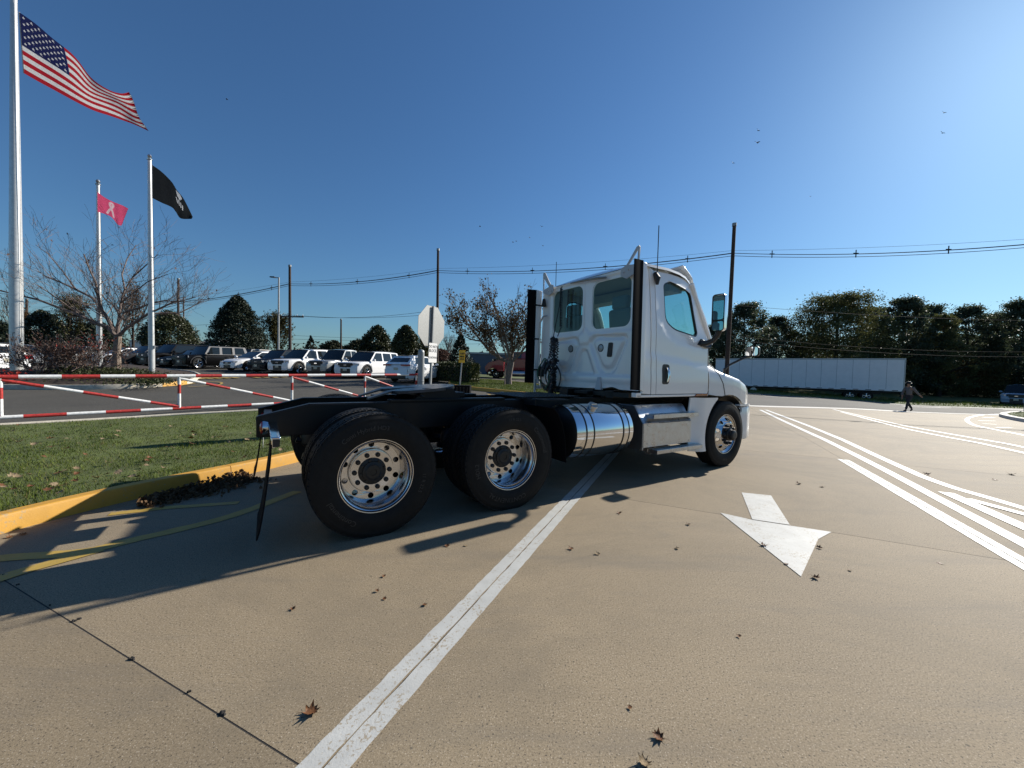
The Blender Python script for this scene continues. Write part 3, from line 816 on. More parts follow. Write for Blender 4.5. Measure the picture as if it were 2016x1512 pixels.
# ---- fifth wheel
fw = MB()
TH = R(-3.5)
def fz(x): return 1.205 + (x - .85) * .075
out = []
for i in range(25):                        # front half round, rear cut by the slot
    a = R(-95 + 190 * i / 24); out.append((.72 + .455 * math.cos(a), .455 * math.sin(a)))
out += [(.50, .455), (.41, .40), (.36, .28), (.36, .16), (.55, .055), (.68, .05), (.73, .02), (.73, -.02), (.68, -.05), (.55, -.055), (.36, -.16), (.36, -.28), (.41, -.40), (.50, -.455)]
fw.panel(out, [], lambda u, v: (u, v, fz(u)), .035)
fwo = fw.build('fifth_wheel', mat('greasy_steel', (.055, .055, .065), .36, .35, var=.5, vscale=9, rvar=.12), truck, smooth=30, bevel=.004)
mb = MB()
for s in (-1, 1):
    mb.hexa([(.36, s * .14, fz(.36) - .02), (.36, s * .30, fz(.36) - .02), (.12, s * .27, 1.07), (.12, s * .19, 1.07), (.36, s * .14, fz(.36)), (.36, s * .30, fz(.36)), (.12, s * .27, 1.09), (.12, s * .19, 1.09)])
fr = mb.build_each('pickup_ramp', mat('worn_steel', (.10, .095, .09), .45, .4, var=.3), fwo, bevel=.003)
mb = MB()
for s in (-1, 1):
    mb.hexa([(.55, s * .40, 1.06), (1.15, s * .40, 1.06), (1.15, s * .30, 1.06), (.55, s * .30, 1.06), (.70, s * .40, 1.2), (1.02, s * .40, 1.2), (1.02, s * .30, 1.2), (.70, s * .30, 1.2)])
    mb.hexa([(.30, s * .45, 1.06), (1.7, s * .45, 1.06), (1.7, s * .33, 1.06), (.30, s * .33, 1.06), (.30, s * .45, 1.085), (1.7, s * .45, 1.085), (1.7, s * .33, 1.085), (.30, s * .33, 1.085)])
mb.box((.95, 0, 1.12), (.55, .6, .05)); mb.tube([(.62, -.2, 1.13), (.62, -.56, 1.12)], .012, 8)
mb.build('fifth_wheel_mount', M['black'], fwo, bevel=.004)

# ---- deck plate behind the cab, quarter flap ahead of the drive wheels
mb = MB()
mb.box((2.42, 0, 1.085), (.95, .98, .012))
mb.box((1.99, -.48, 1.0), (.02, .42, .15)); mb.box((2.2, -.72, 1.075), (.40, .25, .012))
dk = part(mb, 'deck_plate', M['black'], bevel=.003)
mb = MB()
for i in range(26):
    for j in range(24):
        a = R(45 if (i + j) % 2 else -45); c = (1.97 + i * .036, -.46 + j * .04, 1.0925)
        mb.box(c, (.026, .006, .003), Matrix.Rotation(a, 3, 'Z'))
mb.build('tread_lugs', mat('worn_tread', (.10, .10, .11), .35, .5), dk, recalc=False, smooth=0)
mb = MB()
zz = [1.02, .95, .85, .7, .55, .40]; xx = [1.86, 1.93, 1.985, 2.03, 2.05, 2.06]
mb.panel([(.62, .40), (1.2, .40), (1.2, 1.02), (.62, 1.02)], [], lambda u, v: (interp(v, zz[::-1], xx[::-1]), -u, v), .008, cv=frange(.4, 1.02, .06))
part(mb, 'quarter_flap', M['rubber_flap'], smooth=60)

# ---- fuel tanks
for s in (-1, 1):
    mb = MB(); cy, cz, r = s * .885, .695, .33
    mb.lathe([(.30, 2.235), (.318, 2.215), (.327, 2.21), (.330, 2.222), (.330, 3.14), (.327, 3.152), (.318, 3.15), (.30, 3.13)], (0, cy, cz), 'X', 64)
    tk = part(mb, 'fuel_tank', M['chrome'], smooth=50)
    mb = MB(); mb.lathe([(.31, 2.235), (.24, 2.20), (.001, 2.19)], (0, cy, cz), 'X', 40); mb.lathe([(.31, 3.13), (.001, 3.14)], (0, cy, cz), 'X', 40)
    mb.build_each('tank_end', M['hub'], tk)
    for x in (2.355, 2.475, 2.975, 3.075):
        mb = MB(); mb.lathe([(.331, x - .011), (.3345, x - .009), (.3345, x + .009), (.331, x + .011)], (0, cy, cz), 'X', 64)
        mb.build('tank_strap', M['hub'], tk)
    for x in (2.415, 3.025):
        mb = MB(); mb.lathe([(.3303, x - .048), (.3318, x - .047), (.3318, x + .047), (.3303, x + .048)], (0, cy, cz), 'X', 64)
        mb.build('tank_strap', M['chrome'], tk)
    mb = MB(); a = R(58); n = Vector((0, s * math.cos(a), math.sin(a))); p = Vector((2.56, cy, cz)) + n * .325
    mb.tube([p, p + n * .05], .055, 20); mb.tube([p + n * .05, p + n * .075], [.062, .058], 20); mb.box(p + n * .08, (.09, .018, .018))
    mb.build('filler_cap', M['steel'], tk, bevel=.003)
    mb = MB()
    for x in (2.42, 3.02): mb.box((x, s * .50, .62), (.08, .14, .4))
    mb.build_each('tank_bracket', M['black'], tk)

# ---- steps and battery box of diamond plate
def diamond(mb, u0, u1, v0, v1, f, st=.030):
    """raised lozenges of tread plate; f(u, v) gives a point and d a normal"""
    nu, nv = int((u1 - u0) / st), int((v1 - v0) / st)
    for i in range(nu):
        for j in range(nv):
            u, v = u0 + (i + .5) * (u1 - u0) / nu, v0 + (j + .5) * (v1 - v0) / nv
            a = .6 if (i + j) % 2 else -.6
            du, dv = (.013 * math.cos(a), .013 * math.sin(a)); eu, ev = (-.0035 * math.sin(a), .0035 * math.cos(a))
            p = [f(u + du, v + dv, 0), f(u + eu, v + ev, .0), f(u - du, v - dv, 0), f(u - eu, v - ev, 0)]
            t = f(u, v, .0028)
            mb.add(p + [t], [(0, 1, 4), (1, 2, 4), (2, 3, 4), (3, 0, 4)])
for s in (-1, 1):
    bb = MB()
    side = [(.62, .40), (1.10, .40), (1.15, .46), (1.15, .76), (1.00, .985), (.62, .985)]           # cross-section (y, z)
    bb.panel([(3.40, 0), (4.47, 0), (4.47, 1), (3.40, 1)], [], lambda u, v: (u, s * 1.148, .44 + .315 * v), .01 * s)
    bb.panel([(3.40, 0), (4.47, 0), (4.47, 1), (3.40, 1)], [], lambda u, v: (u, s * (1.148 - .15 * v), .757 + .228 * v), .01 * s)
    bb.panel([(3.40, .62), (4.47, .62), (4.47, .998), (3.40, .998)], [], lambda u, v: (u, s * v, .985), .01)
    box = part(bb, 'battery_box', M['steel'], smooth=20, bevel=.004)
    mb = MB(); mb.panel(side, [], lambda u, v: (3.402, s * u, v), .02); mb.panel(side, [], lambda u, v: (4.455, s * u, v), .02)
    mb.build_each('box_end', mat('box_end_paint', (.07, .072, .075), .45, .2) if s < 0 else M['hub'], box)
    mb = MB()
    mb.panel([(3.40, 0), (3.425, 0), (3.425, 1), (3.40, 1)], [], lambda u, v: (u, s * (1.152), .41 + .35 * v), .006 * s)
    mb.panel([(3.40, 0), (3.425, 0), (3.425, 1), (3.40, 1)], [], lambda u, v: (u, s * (1.152 - .15 * v), .76 + .228 * v), .006 * s)
    mb.build('box_corner_trim', M['galv'], box, smooth=0)
    mb = MB()
    diamond(mb, 3.47, 4.46, .47, .755, lambda u, v, h: (u, s * (1.149 + h), v), .026)
    diamond(mb, 3.47, 4.46, .0, .265, lambda u, v, h: (u, s * (1.149 - .15 * v / .273 + h * .8), .757 + .228 * v / .273 + h * .6), .026)
    mb.build('tread_lozenge', M['chrome'], box, smooth=0, recalc=False, kind='stuff')
    mb = MB()
    for x, z in ((3.50, .74), (4.42, .74), (3.5, .49), (4.42, .47)): mb.lathe([(.013, 0), (.012, s * .008), (.001, s * .009)], (x, s * 1.15, z), 'Y', 10)
    mb.build_each('box_bolt', M['galv'], box)
    for x0, x1, z, y0, y1 in ((3.545, 4.56, .872, 1.03, 1.215), (3.60, 4.64, .40, 1.10, 1.245)):
        mb = MB()
        mb.panel([(x0, y0), (x1, y0), (x1, y1), (x0, y1)], [], lambda u, v: (u, s * v, z), .006)
        mb.hexa([(x0, s * y1, z - .045), (x1, s * y1, z - .045), (x1, s * (y1 - .008), z - .045), (x0, s * (y1 - .008), z - .045), (x0, s * y1, z), (x1, s * y1, z), (x1, s * (y1 - .008), z), (x0, s * (y1 - .008), z)])
        for k in range(2):
            xx = x0 if k == 0 else x1 - .008
            mb.hexa([(xx, s * y0, z - .045), (xx + .008, s * y0, z - .045), (xx + .008, s * y1, z - .045), (xx, s * y1, z - .045), (xx, s * y0, z), (xx + .008, s * y0, z), (xx + .008, s * y1, z), (xx, s * y1, z)])
        st = part(mb, 'cab_step', M['steel'], smooth=0)
        mb = MB()
        nx = int((x1 - x0) / .032)
        for i in range(nx):
            for y in np.arange(y0 + .02, y1 - .005, .03):
                a = x0 + (i + .5) * (x1 - x0) / nx
                mb.lathe([(.011, 0), (.009, .007), (.005, .007)], (a, s * y, z), 'Z', 6)
        mb.build('step_grip', M['steel'], st, smooth=0, recalc=False, kind='stuff')
    mb = MB(); mb.box((3.9, s * .95, .37), (.5, .2, .05)); mb.tube([(3.72, s * 1.0, .345), (3.95, s * 1.0, .345)], .055, 12)
    part(mb, 'step_bracket', M['galv'])

# ---- cab
def side_y(x, z):
    y = 1.118 - .080 * max(0, (z - 1.9) / .95) ** 1.4
    y -= .045 * sstep(4.1, 4.95, x) * sstep(1.7, 2.3, z)
    zc = interp(x, [3.6, 3.75, 3.9, 4.1, 4.4, 4.95], [2.6, 2.15, 1.98, 1.90, 1.865, 1.85])
    y -= .011 * sstep(zc - .025, zc + .025, z) * sstep(3.68, 3.8, x)
    zb = interp(x, [3.6, 3.77, 4.28, 4.9], [1.69, 1.65, 1.612, 1.55])
    y += .016 * sstep(zb + .03, zb - .05, z)
    y += .010 * sstep(1.55, 1.3, z)
    return y
WIN = rounded([(3.875, 2.66), (3.885, 2.17), (4.08, 2.065), (4.60, 2.005), (4.645, 2.05), (4.52, 2.60), (4.46, 2.66), (4.02, 2.72)], [.06, .10, .10, .04, .05, .10, .08, .10], 5)
WIN_O = rounded([(3.858, 2.675), (3.868, 2.155), (4.07, 2.045), (4.61, 1.985), (4.665, 2.045), (4.537, 2.605), (4.47, 2.68), (4.015, 2.738)], [.06, .10, .10, .04, .05, .10, .08, .10], 5)
DOOR = rounded([(3.668, 1.15), (4.885, 1.15), (4.89, 1.80), (4.90, 1.86), (4.935, 2.02), (4.545, 2.755), (4.40, 2.82), (4.0, 2.845), (3.668, 2.83)], [.01, .03, .02, .02, .05, .12, .10, .2, .02], 4)
cuts_x, cuts_z = frange(3.66, 4.95, .065), frange(1.15, 2.85, .05)
for s in (-1, 1):
    fm = lambda u, v: (u, s * side_y(u, v), v)
    mb = MB(); mb.panel(DOOR, [WIN_O], fm, .03 * (1 if s < 0 else -1), cuts_x, cuts_z)
    door = part(mb, 'door', M['white'], smooth=30)
    mb = MB(); mb.panel(WIN_O, [WIN], lambda u, v: (u, s * (side_y(u, v) - .002), v), .034 * (1 if s < 0 else -1), (), ())
    mb.build('window_seal', M['hub'], door)
    mb = MB(); mb.panel(WIN, [], lambda u, v: (u, s * (side_y(u, v) - .022), v), .004 * (1 if s < 0 else -1), (), frange(2.0, 2.72, .1))
    mb.build('door_glass', M['glass'], door)
    mb = MB(); hd = rounded([(3.785, 1.285), (3.93, 1.285), (3.945, 1.40), (3.945, 1.56), (3.80, 1.56), (3.785, 1.5)], [.03, .05, .03, .05, .03, .03], 4)
    mb.panel(hd, [], lambda u, v: (u, s * (side_y(u, v) + .003), v), .02 * (1 if s < 0 else -1))
    hs = mb.build('handle_recess', M['hub'], door)
    mb = MB(); mb.tube([(3.885, s * (side_y(3.88, 1.5) + .012), 1.515), (3.892, s * (side_y(3.88, 1.5) + .03), 1.46), (3.89, s * (side_y(3.88, 1.4) + .034), 1.38), (3.878, s * (side_y(3.88, 1.3) + .014), 1.318)], [.012, .018, .018, .012], 10)
    mb.build('door_handle', M['chrome'], door)
    mb = MB(); mb.panel([(3.97, 2.735), (4.10, 2.755), (4.36, 2.725), (4.50, 2.665), (4.47, 2.625), (4.34, 2.675), (4.12, 2.715)], [], lambda u, v: (u, s * (side_y(u, v) + .012 + .06 * (2.76 - v)), v), .006 * (1 if s < 0 else -1))
    mb.build('window_visor', M['white'], door)
    # B-post strip and the rear side panel
    mb = MB(); mb.panel([(3.562, 1.15), (3.655, 1.15), (3.655, 2.83), (3.562, 2.86)], [], fm, .03 * (1 if s < 0 else -1), (), cuts_z)
    part(mb, 'door_post', M['white'], smooth=30)
    mb = MB(); mb.panel([(3.39, 1.16), (3.548, 1.15), (3.548, 2.865), (3.39, 2.85)], [], lambda u, v: (u, s * (side_y(u, v) - .004), v), .03 * (1 if s < 0 else -1), (), cuts_z)
    part(mb, 'cab_corner_panel', M['white'], smooth=30)
    mb = MB(); mb.panel([(3.40, 1.14), (4.90, 1.14), (4.92, 1.99), (4.55, 2.74), (4.35, 2.83), (3.40, 2.86)], [WIN_O], lambda u, v: (u, s * (side_y(u, v) - .034), v), .012 * (1 if s < 0 else -1))
    part(mb, 'cab_inner_side', M['trim'])
    # sill with its amber marker
    mb = MB(); mb.box((4.10, s * 1.11, 1.125), (1.62, .06, .032)); mb.box((3.32, s * 1.1, 1.14), (.10, .08, .06)); part(mb, 'cab_sill', M['white'], bevel=.006)
    mb = MB(); mb.hexa([(4.55, s * 1.150, 1.108), (4.87, s * 1.150, 1.108), (4.87, s * 1.10, 1.108), (4.55, s * 1.10, 1.108), (4.60, s * 1.154, 1.150), (4.885, s * 1.154, 1.150), (4.885, s * 1.10, 1.150), (4.60, s * 1.10, 1.150)])
    part(mb, 'side_marker', M['amber'], bevel=.004)
    # roof marker and aerial
    mb = MB(); mb.tube([(3.66, s * 1.06, 2.79), (3.665, s * 1.10, 2.72), (3.66, s * 1.10, 2.63)], [.03, .042, .02], 10)
    an = part(mb, 'aerial_base', M['hub']); an.name = 'aerial'
    mb = MB(); mb.tube([(3.665, s * 1.09, 2.72), (3.665, s * 1.09, 3.42)], .006, 6); mb.build('whip', M['cable'], an)
    # side extender: white board and black rubber edge
    mb = MB(); mb.panel([(3.275, 1.22), (3.385, 1.19), (3.385, 2.86), (3.275, 2.87)], [], lambda u, v: (u, s * (1.165 - .01 * (v - 1.2)), v), .028 * (1 if s < 0 else -1), (), frange(1.2, 2.86, .2))
    ex = part(mb, 'side_extender', M['white'], bevel=.004)
    mb = MB(); mb.panel([(3.10, 1.215), (3.29, 1.205), (3.29, 2.875), (3.11, 2.865)], [], lambda u, v: (u, s * (1.182 - .01 * (v - 1.2) + .012 * sstep(3.28, 3.1, u)), v), .012 * (1 if s < 0 else -1), frange(3.1, 3.29, .04), ())
    mb.build('extender_rubber', M['rubber_flap'], ex, smooth=50)
    mb = MB()
    for z in (2.0, 1.45, 2.6): mb.box((3.30, s * 1.13, z), (.16, .02, .025))
    mb.build_each('extender_clip', M['hub'], ex)
    # roof bracket where a fairing would bolt on
    mb = MB()
    br = [(.76, 2.78), (.86, 2.74), (1.04, 2.80), (1.055, 3.14), (1.03, 3.17), (.99, 3.15), (.84, 2.93), (.76, 2.90)] if s > 0 else [(.74, 2.76), (.84, 2.71), (1.03, 2.77), (1.055, 3.08), (1.04, 3.11), (1.0, 3.10), (.84, 2.90), (.74, 2.86)]
    mb.panel(br, [[(.875, 2.89), (1.018, 2.86), (1.024, 3.065)], circle(.80, 2.80, .012, 8), circle(.88, 2.82, .012, 8)], lambda u, v: (3.36, s * u, v), .016 * (1 if s > 0 else -1))
    part(mb, 'roof_bracket', mat('bracket_paint', (.5, .5, .5), .5), bevel=.002)

# rear wall with two windows and pressed panels
w_l = rrect(.075, .80, 2.085, 2.79, .12, 6); w_r = rrect(-.885, -.155, 2.075, 2.77, .12, 6)
outl = rounded([(-1.10, 1.19), (-.75, 1.19), (-.62, 1.225), (-.40, 1.19), (.50, 1.175), (.95, 1.19), (1.10, 1.25), (1.10, 2.80), (1.02, 2.87), (-1.02, 2.87), (-1.10, 2.80)], .04, 3)
def grow(pts, cx, cz, d): return [(x + math.copysign(d, x - cx), z + math.copysign(d, z - cz)) for x, z in pts]
def poly_depth(pts, y, z):
    """signed distance into a polygon"""
    b = 1e9; ins = False; k = len(pts)
    for i in range(k):
        ax, az = pts[i]; bx, bz = pts[(i + 1) % k]
        dx, dz = bx - ax, bz - az; t = max(0, min(1, ((y - ax) * dx + (z - az) * dz) / (dx * dx + dz * dz + 1e-12)))
        b = min(b, math.hypot(y - ax - dx * t, z - az - dz * t))
        if (az > z) != (bz > z) and y < (bx - ax) * (z - az) / (bz - az) + ax: ins = not ins
    return b if ins else -b
TRI_R = rounded([(-.20, 1.99), (-.83, 1.96), (-.86, 1.90), (-.62, 1.40), (-.36, 1.40), (-.10, 1.90)], [.08, .08, .05, .1, .1, .06], 4)
TRI_R2 = rounded([(-.27, 1.93), (-.77, 1.905), (-.79, 1.87), (-.58, 1.50), (-.42, 1.50), (-.19, 1.87)], [.06, .06, .04, .08, .08, .05], 4)
TRI_L = [(-y, z) for y, z in TRI_R]; TRI_L2 = [(-y, z) for y, z in TRI_R2]
ARCH = rounded([(-.24, 1.40), (-.06, 1.78), (.06, 1.78), (.24, 1.40)], [.02, .09, .09, .02], 6)
DIA = rounded([(0, 2.13), (-.15, 1.97), (-.11, 1.86), (.11, 1.86), (.15, 1.97)], .03, 3)
def rear_x(y, z):
    x = 3.395
    for pl, d in ((TRI_R, .030), (TRI_L, .030), (TRI_R2, -.024), (TRI_L2, -.024), (ARCH, .020), (DIA, -.012)):
        x += d * sstep(-.012, .018, poly_depth(pl, y, z))
    x -= .016 * sstep(1.395, 1.365, z) - .012 * sstep(1.30, 1.27, z)
    for cx, cz, ww, hh in ((-.52, 2.4225, .365, .3475), (.4375, 2.4375, .3625, .3525)):
        q = max(abs(y - cx) - ww, abs(z - cz) - hh); x += .012 * sstep(.075, .035, q)
    return x
mb = MB(); mb.panel(outl, [w_r, w_l], lambda u, v: (rear_x(u, v), u, v), -.02, frange(-1.10, 1.10, .022), frange(1.175, 2.87, .022))
rw = part(mb, 'cab_rear_wall', M['white'], smooth=45, recalc=True)
for wn_, w_ in (('rear_window', w_r), ('rear_window', w_l)):
    cx = sum(p[0] for p in w_) / len(w_); cz = sum(p[1] for p in w_) / len(w_)
    mb = MB(); inn = [(cx + (x - cx) * .90, cz + (z - cz) * .90) for x, z in w_]
    mb.panel(w_, [], lambda u, v: (3.412, u, v), -.005); g = mb.build(wn_, M['glass'], rw)
    mb = MB(); ot = grow(w_, cx, cz, .012); inr = grow(w_, cx, cz, -.012)
    mb.panel(ot, [inr], lambda u, v: (3.403, u, v), -.02); mb.build('window_seal', M['grey_plastic'], g)
for y, z in ((.32, 1.80), (-.35, 1.79)):
    mb = MB(); mb.lathe([(.062, 3.42), (.062, 3.405), (.056, 3.395), (.045, 3.397)], (0, y, z), 'X', 28); v = part(mb, 'cab_vent', M['dark_plastic'])
    mb = MB(); mb.lathe([(.047, 3.412), (.043, 3.40), (.030, 3.397), (.001, 3.396)], (0, y, z), 'X', 28); mb.build('vent_cap', M['trim'] if y > 0 else M['galv'], v)
mb = MB(); mb.panel(rounded([(-.49, 1.655), (-.575, 1.655), (-.59, 1.86), (-.515, 1.86)], .02, 4), [], lambda u, v: (3.385, u, v), -.03); part(mb, 'grab_recess', M['hub'], bevel=.006)
mb = MB(); mb.tube([(3.34, .30, 2.85), (3.33, .0, 2.835), (3.33, -.32, 2.815), (3.36, -.46, 2.80)], [.012, .016, .02, .014], 8); part(mb, 'hose_rail', M['galv'])
mb = MB(); mb.tube([(3.35, .92, 2.40), (3.32, .99, 2.38), (3.30, 1.04, 2.28), (3.30, 1.045, 1.55), (3.34, 1.0, 1.48)], .016, 8); part(mb, 'grab_rail', M['steel'])
mb = MB(); mb.box((3.34, 1.03, 1.42), (.07, .09, .18)); mb.box((3.34, 1.0, 2.63), (.06, .08, .14), top=(.6, .6)); mb.build_each('junction_box', M['hub'], truck, bevel=.008)
mb = MB(); mb.hexa([(3.35, -.30, 1.17), (3.41, -.30, 1.17), (3.41, -.42, 1.17), (3.35, -.42, 1.17), (3.36, -.34, 1.36), (3.41, -.34, 1.36), (3.41, -.40, 1.36), (3.36, -.40, 1.36)]); part(mb, 'cab_mount', M['white_in'], bevel=.005)
mb = MB()
for y in (.5, -.2, .1, .78, -.6): mb.box((3.45, y, 1.12), (.2, .14, .1))
mb.box((4.1, 0, 1.12), (1.5, 1.9, .06)); mb.tube([(3.5, .35, .98), (3.5, .35, 1.16)], .06, 10); mb.tube([(3.5, -.35, .98), (3.5, -.35, 1.16)], .06, 10)
part(mb, 'cab_floor', M['hub'])
# roof
RX = [3.385, 3.41, 3.50, 3.70, 3.95, 4.2, 4.38, 4.50, 4.60, 4.66]; RE = [2.872, 2.885, 2.89, 2.895, 2.90, 2.885, 2.855, 2.805, 2.735, 2.69]; RC = [2.875, 2.90, 2.955, 3.01, 3.02, 3.01, 2.97, 2.91, 2.82, 2.755]
RWI = [1.05, 1.055, 1.06, 1.06, 1.06, 1.05, 1.035, 1.015, .99, .97]
mb = MB(); NP = 33
def roof_p(i, j):
    t = -1 + 2 * i / (NP - 1); x = RX[j]; e, c, w_ = RE[j], RC[j], RWI[j]
    crown = (1 - abs(t) ** 2.6); ribs = .012 * (sstep(.55, .60, abs(t)) - sstep(.72, .78, abs(t))) * sstep(3.5, 3.7, x)
    return (x, t * w_, e + (c - e) * crown + ribs)
mb.grid(roof_p, NP, len(RX))
for s in (-1, 1):
    mb.grid(lambda i, j: (RX[i], s * (RWI[i] + .004 * j), RE[i] - .018 * j), len(RX), 3)
rf = part(mb, 'roof', M['white'], smooth=50)
mb = MB(); mb.panel([(-.98, 0), (.98, 0), (1.0, .45), (.97, 1), (-.97, 1), (-1.0, .45)], [], lambda u, v: (4.47 + .30 * (1 - v) + .06 * math.sin(v * math.pi) - .10 * (u * u) * (1 - v * .3), u, 2.735 + .31 * v), .022, frange(-1, 1, .15), frange(0, 1, .12))
vis = part(mb, 'sun_visor', M['white'], smooth=50, bevel=.005)
mb = MB()
for y in (-.9, -.3, .3, .9): mb.hexa([(4.30, y - .015, 2.90), (4.52, y - .015, 2.84), (4.52, y + .015, 2.84), (4.30, y + .015, 2.90), (4.34, y - .015, 2.955), (4.49, y - .015, 3.0), (4.49, y + .015, 3.0), (4.34, y + .015, 2.955)])
mb.build_each('visor_bracket', M['white_in'], vis)
mb = MB()
for y in (-.62, -.2, 0, .2, .62): mb.lathe([(.05, 0), (.045, .03), (.001, .045)], (4.25, y, 3.0), 'Z', 12)
mb.build_each('roof_lamp', M['amber'], truck)
# windscreen, pillars and dashboard
def ws(t, v):
    x = 4.63 + .36 * v + .14 * (1 - t * t) * (1 + v); z = 2.745 - .76 * v - .02 * t * t; return (x, t * (.955 + .06 * v), z)
mb = MB(); mb.grid(lambda i, j: ws(-1 + i / 8, j / 8), 17, 9); part(mb, 'windscreen', M['glass'])
for s in (-1, 1):
    mb = MB(); mb.tube([(4.54, s * 1.02, 2.77), (4.68, s * 1.005, 2.56), (4.83, s * 1.04, 2.28), (4.97, s * 1.055, 2.0), (5.02, s * 1.06, 1.9)], [.045, .05, .05, .055, .05], 10); part(mb, 'windscreen_pillar', M['white'])
mb = MB(); mb.hexa([(4.75, -1.0, 1.55), (5.15, -1.0, 1.55), (5.15, 1.0, 1.55), (4.75, 1.0, 1.55), (4.60, -1.0, 1.93), (5.10, -1.0, 1.96), (5.10, 1.0, 1.96), (4.60, 1.0, 1.93)]); part(mb, 'dashboard', M['hub'], bevel=.02)
mb = MB()
c = Vector((4.52, .52, 1.98)); ax_ = Vector((-.75, 0, .66)).normalized(); e1 = Vector((0, 1, 0)); e2 = ax_.cross(e1)
mb.tube([c + (e1 * math.cos(a) + e2 * math.sin(a)) * .22 for a in np.linspace(0, 2 * math.pi, 29)], .016, 8, cap=False); mb.tube([c, c - ax_ * .3], .03, 8)
for a in (0, 2.1, 4.2): mb.tube([c, c + (e1 * math.cos(a) + e2 * math.sin(a)) * .22], .014, 6)
part(mb, 'steering_wheel', M['hub'])
for y in (-.52, .52):
    mb = MB(); mb.box((3.95, y, 1.62), (.52, .52, .16)); mb.box((3.70, y, 2.02), (.16, .52, .72), Matrix.Rotation(R(-10), 3, 'Y'), top=(1, .8)); mb.box((3.62, y, 2.46), (.11, .30, .20)); mb.box((3.95, y, 1.36), (.4, .4, .36))
    part(mb, 'seat', M['cloth'], bevel=.04)
mb = MB(); mb.box((4.0, 0, 2.84), (1.0, 1.9, .02)); mb.box((4.35, 0, 2.72), (.3, 1.8, .14)); part(mb, 'headliner', M['trim'])
mb = MB(); mb.box((3.445, -.02, 2.43), (.02, .12, .72)); mb.box((3.445, 0, 1.7), (.02, 2.1, .72)); part(mb, 'rear_trim', M['trim'])

# ---- hood and front fenders
AC, AR = 5.40, .615
def hood_sec(x):
    X = [4.93, 5.10, 5.30, 5.50, 5.70, 5.90, 6.05, 6.15, 6.23, 6.28]
    g = lambda *v: interp(x, X, v)
    top = g(1.935, 1.90, 1.845, 1.775, 1.70, 1.60, 1.50, 1.40, 1.27, 1.15)
    shy = g(.86, .80, .77, .74, .71, .67, .62, .57, .50, .40); shz = g(1.865, 1.82, 1.755, 1.68, 1.60, 1.50, 1.41, 1.33, 1.22, 1.12)
    cry = g(.99, .965, .93, .90, .87, .84, .80, .76, .70, .55); crz = g(1.63, 1.575, 1.52, 1.47, 1.42, 1.365, 1.31, 1.25, 1.17, 1.08)
    fny = g(1.10, 1.125, 1.16, 1.175, 1.18, 1.16, 1.11, 1.04, .92, .70); fnz = g(1.52, 1.485, 1.44, 1.405, 1.365, 1.30, 1.24, 1.18, 1.11, 1.04)
    sdy = g(1.128, 1.15, 1.185, 1.20, 1.205, 1.195, 1.15, 1.08, .95, .72)
    bot = g(1.13, 1.11, 1.10, 1.10, 1.0, .96, .96, .96, .95, .95)
    d = AR * AR - (x - AC) ** 2
    if d > 0: bot = max(bot, .51 + math.sqrt(d))
    return top, shy, shz, cry, crz, fny, fnz, sdy, bot
def hood_pts(x, s):
    top, shy, shz, cry, crz, fny, fnz, sdy, bot = hood_sec(x)
    ctrl = [(0, top), (shy * .5, top - (top - shz) * .18), (shy * .85, top - (top - shz) * .55), (shy, shz), (cry - (cry - shy) * .35, crz + (shz - crz) * .28), (cry, crz), (cry + (fny - cry) * .45, crz + (fnz - crz) * .15), (fny, fnz), (sdy, fnz - (fnz - bot) * .3), (sdy + .002, fnz - (fnz - bot) * .65), (sdy, bot)]
    P = smooth_line(ctrl, 3)
    return [(x, s * p.x, p.y) for p in P]
HX = [4.93 + (6.28 - 4.93) * i / 54 for i in range(55)]
SEAM = [(1.9, 4.93), (1.76, 4.93), (1.50, 5.03), (1.30, 5.18), (1.10, 5.26)]
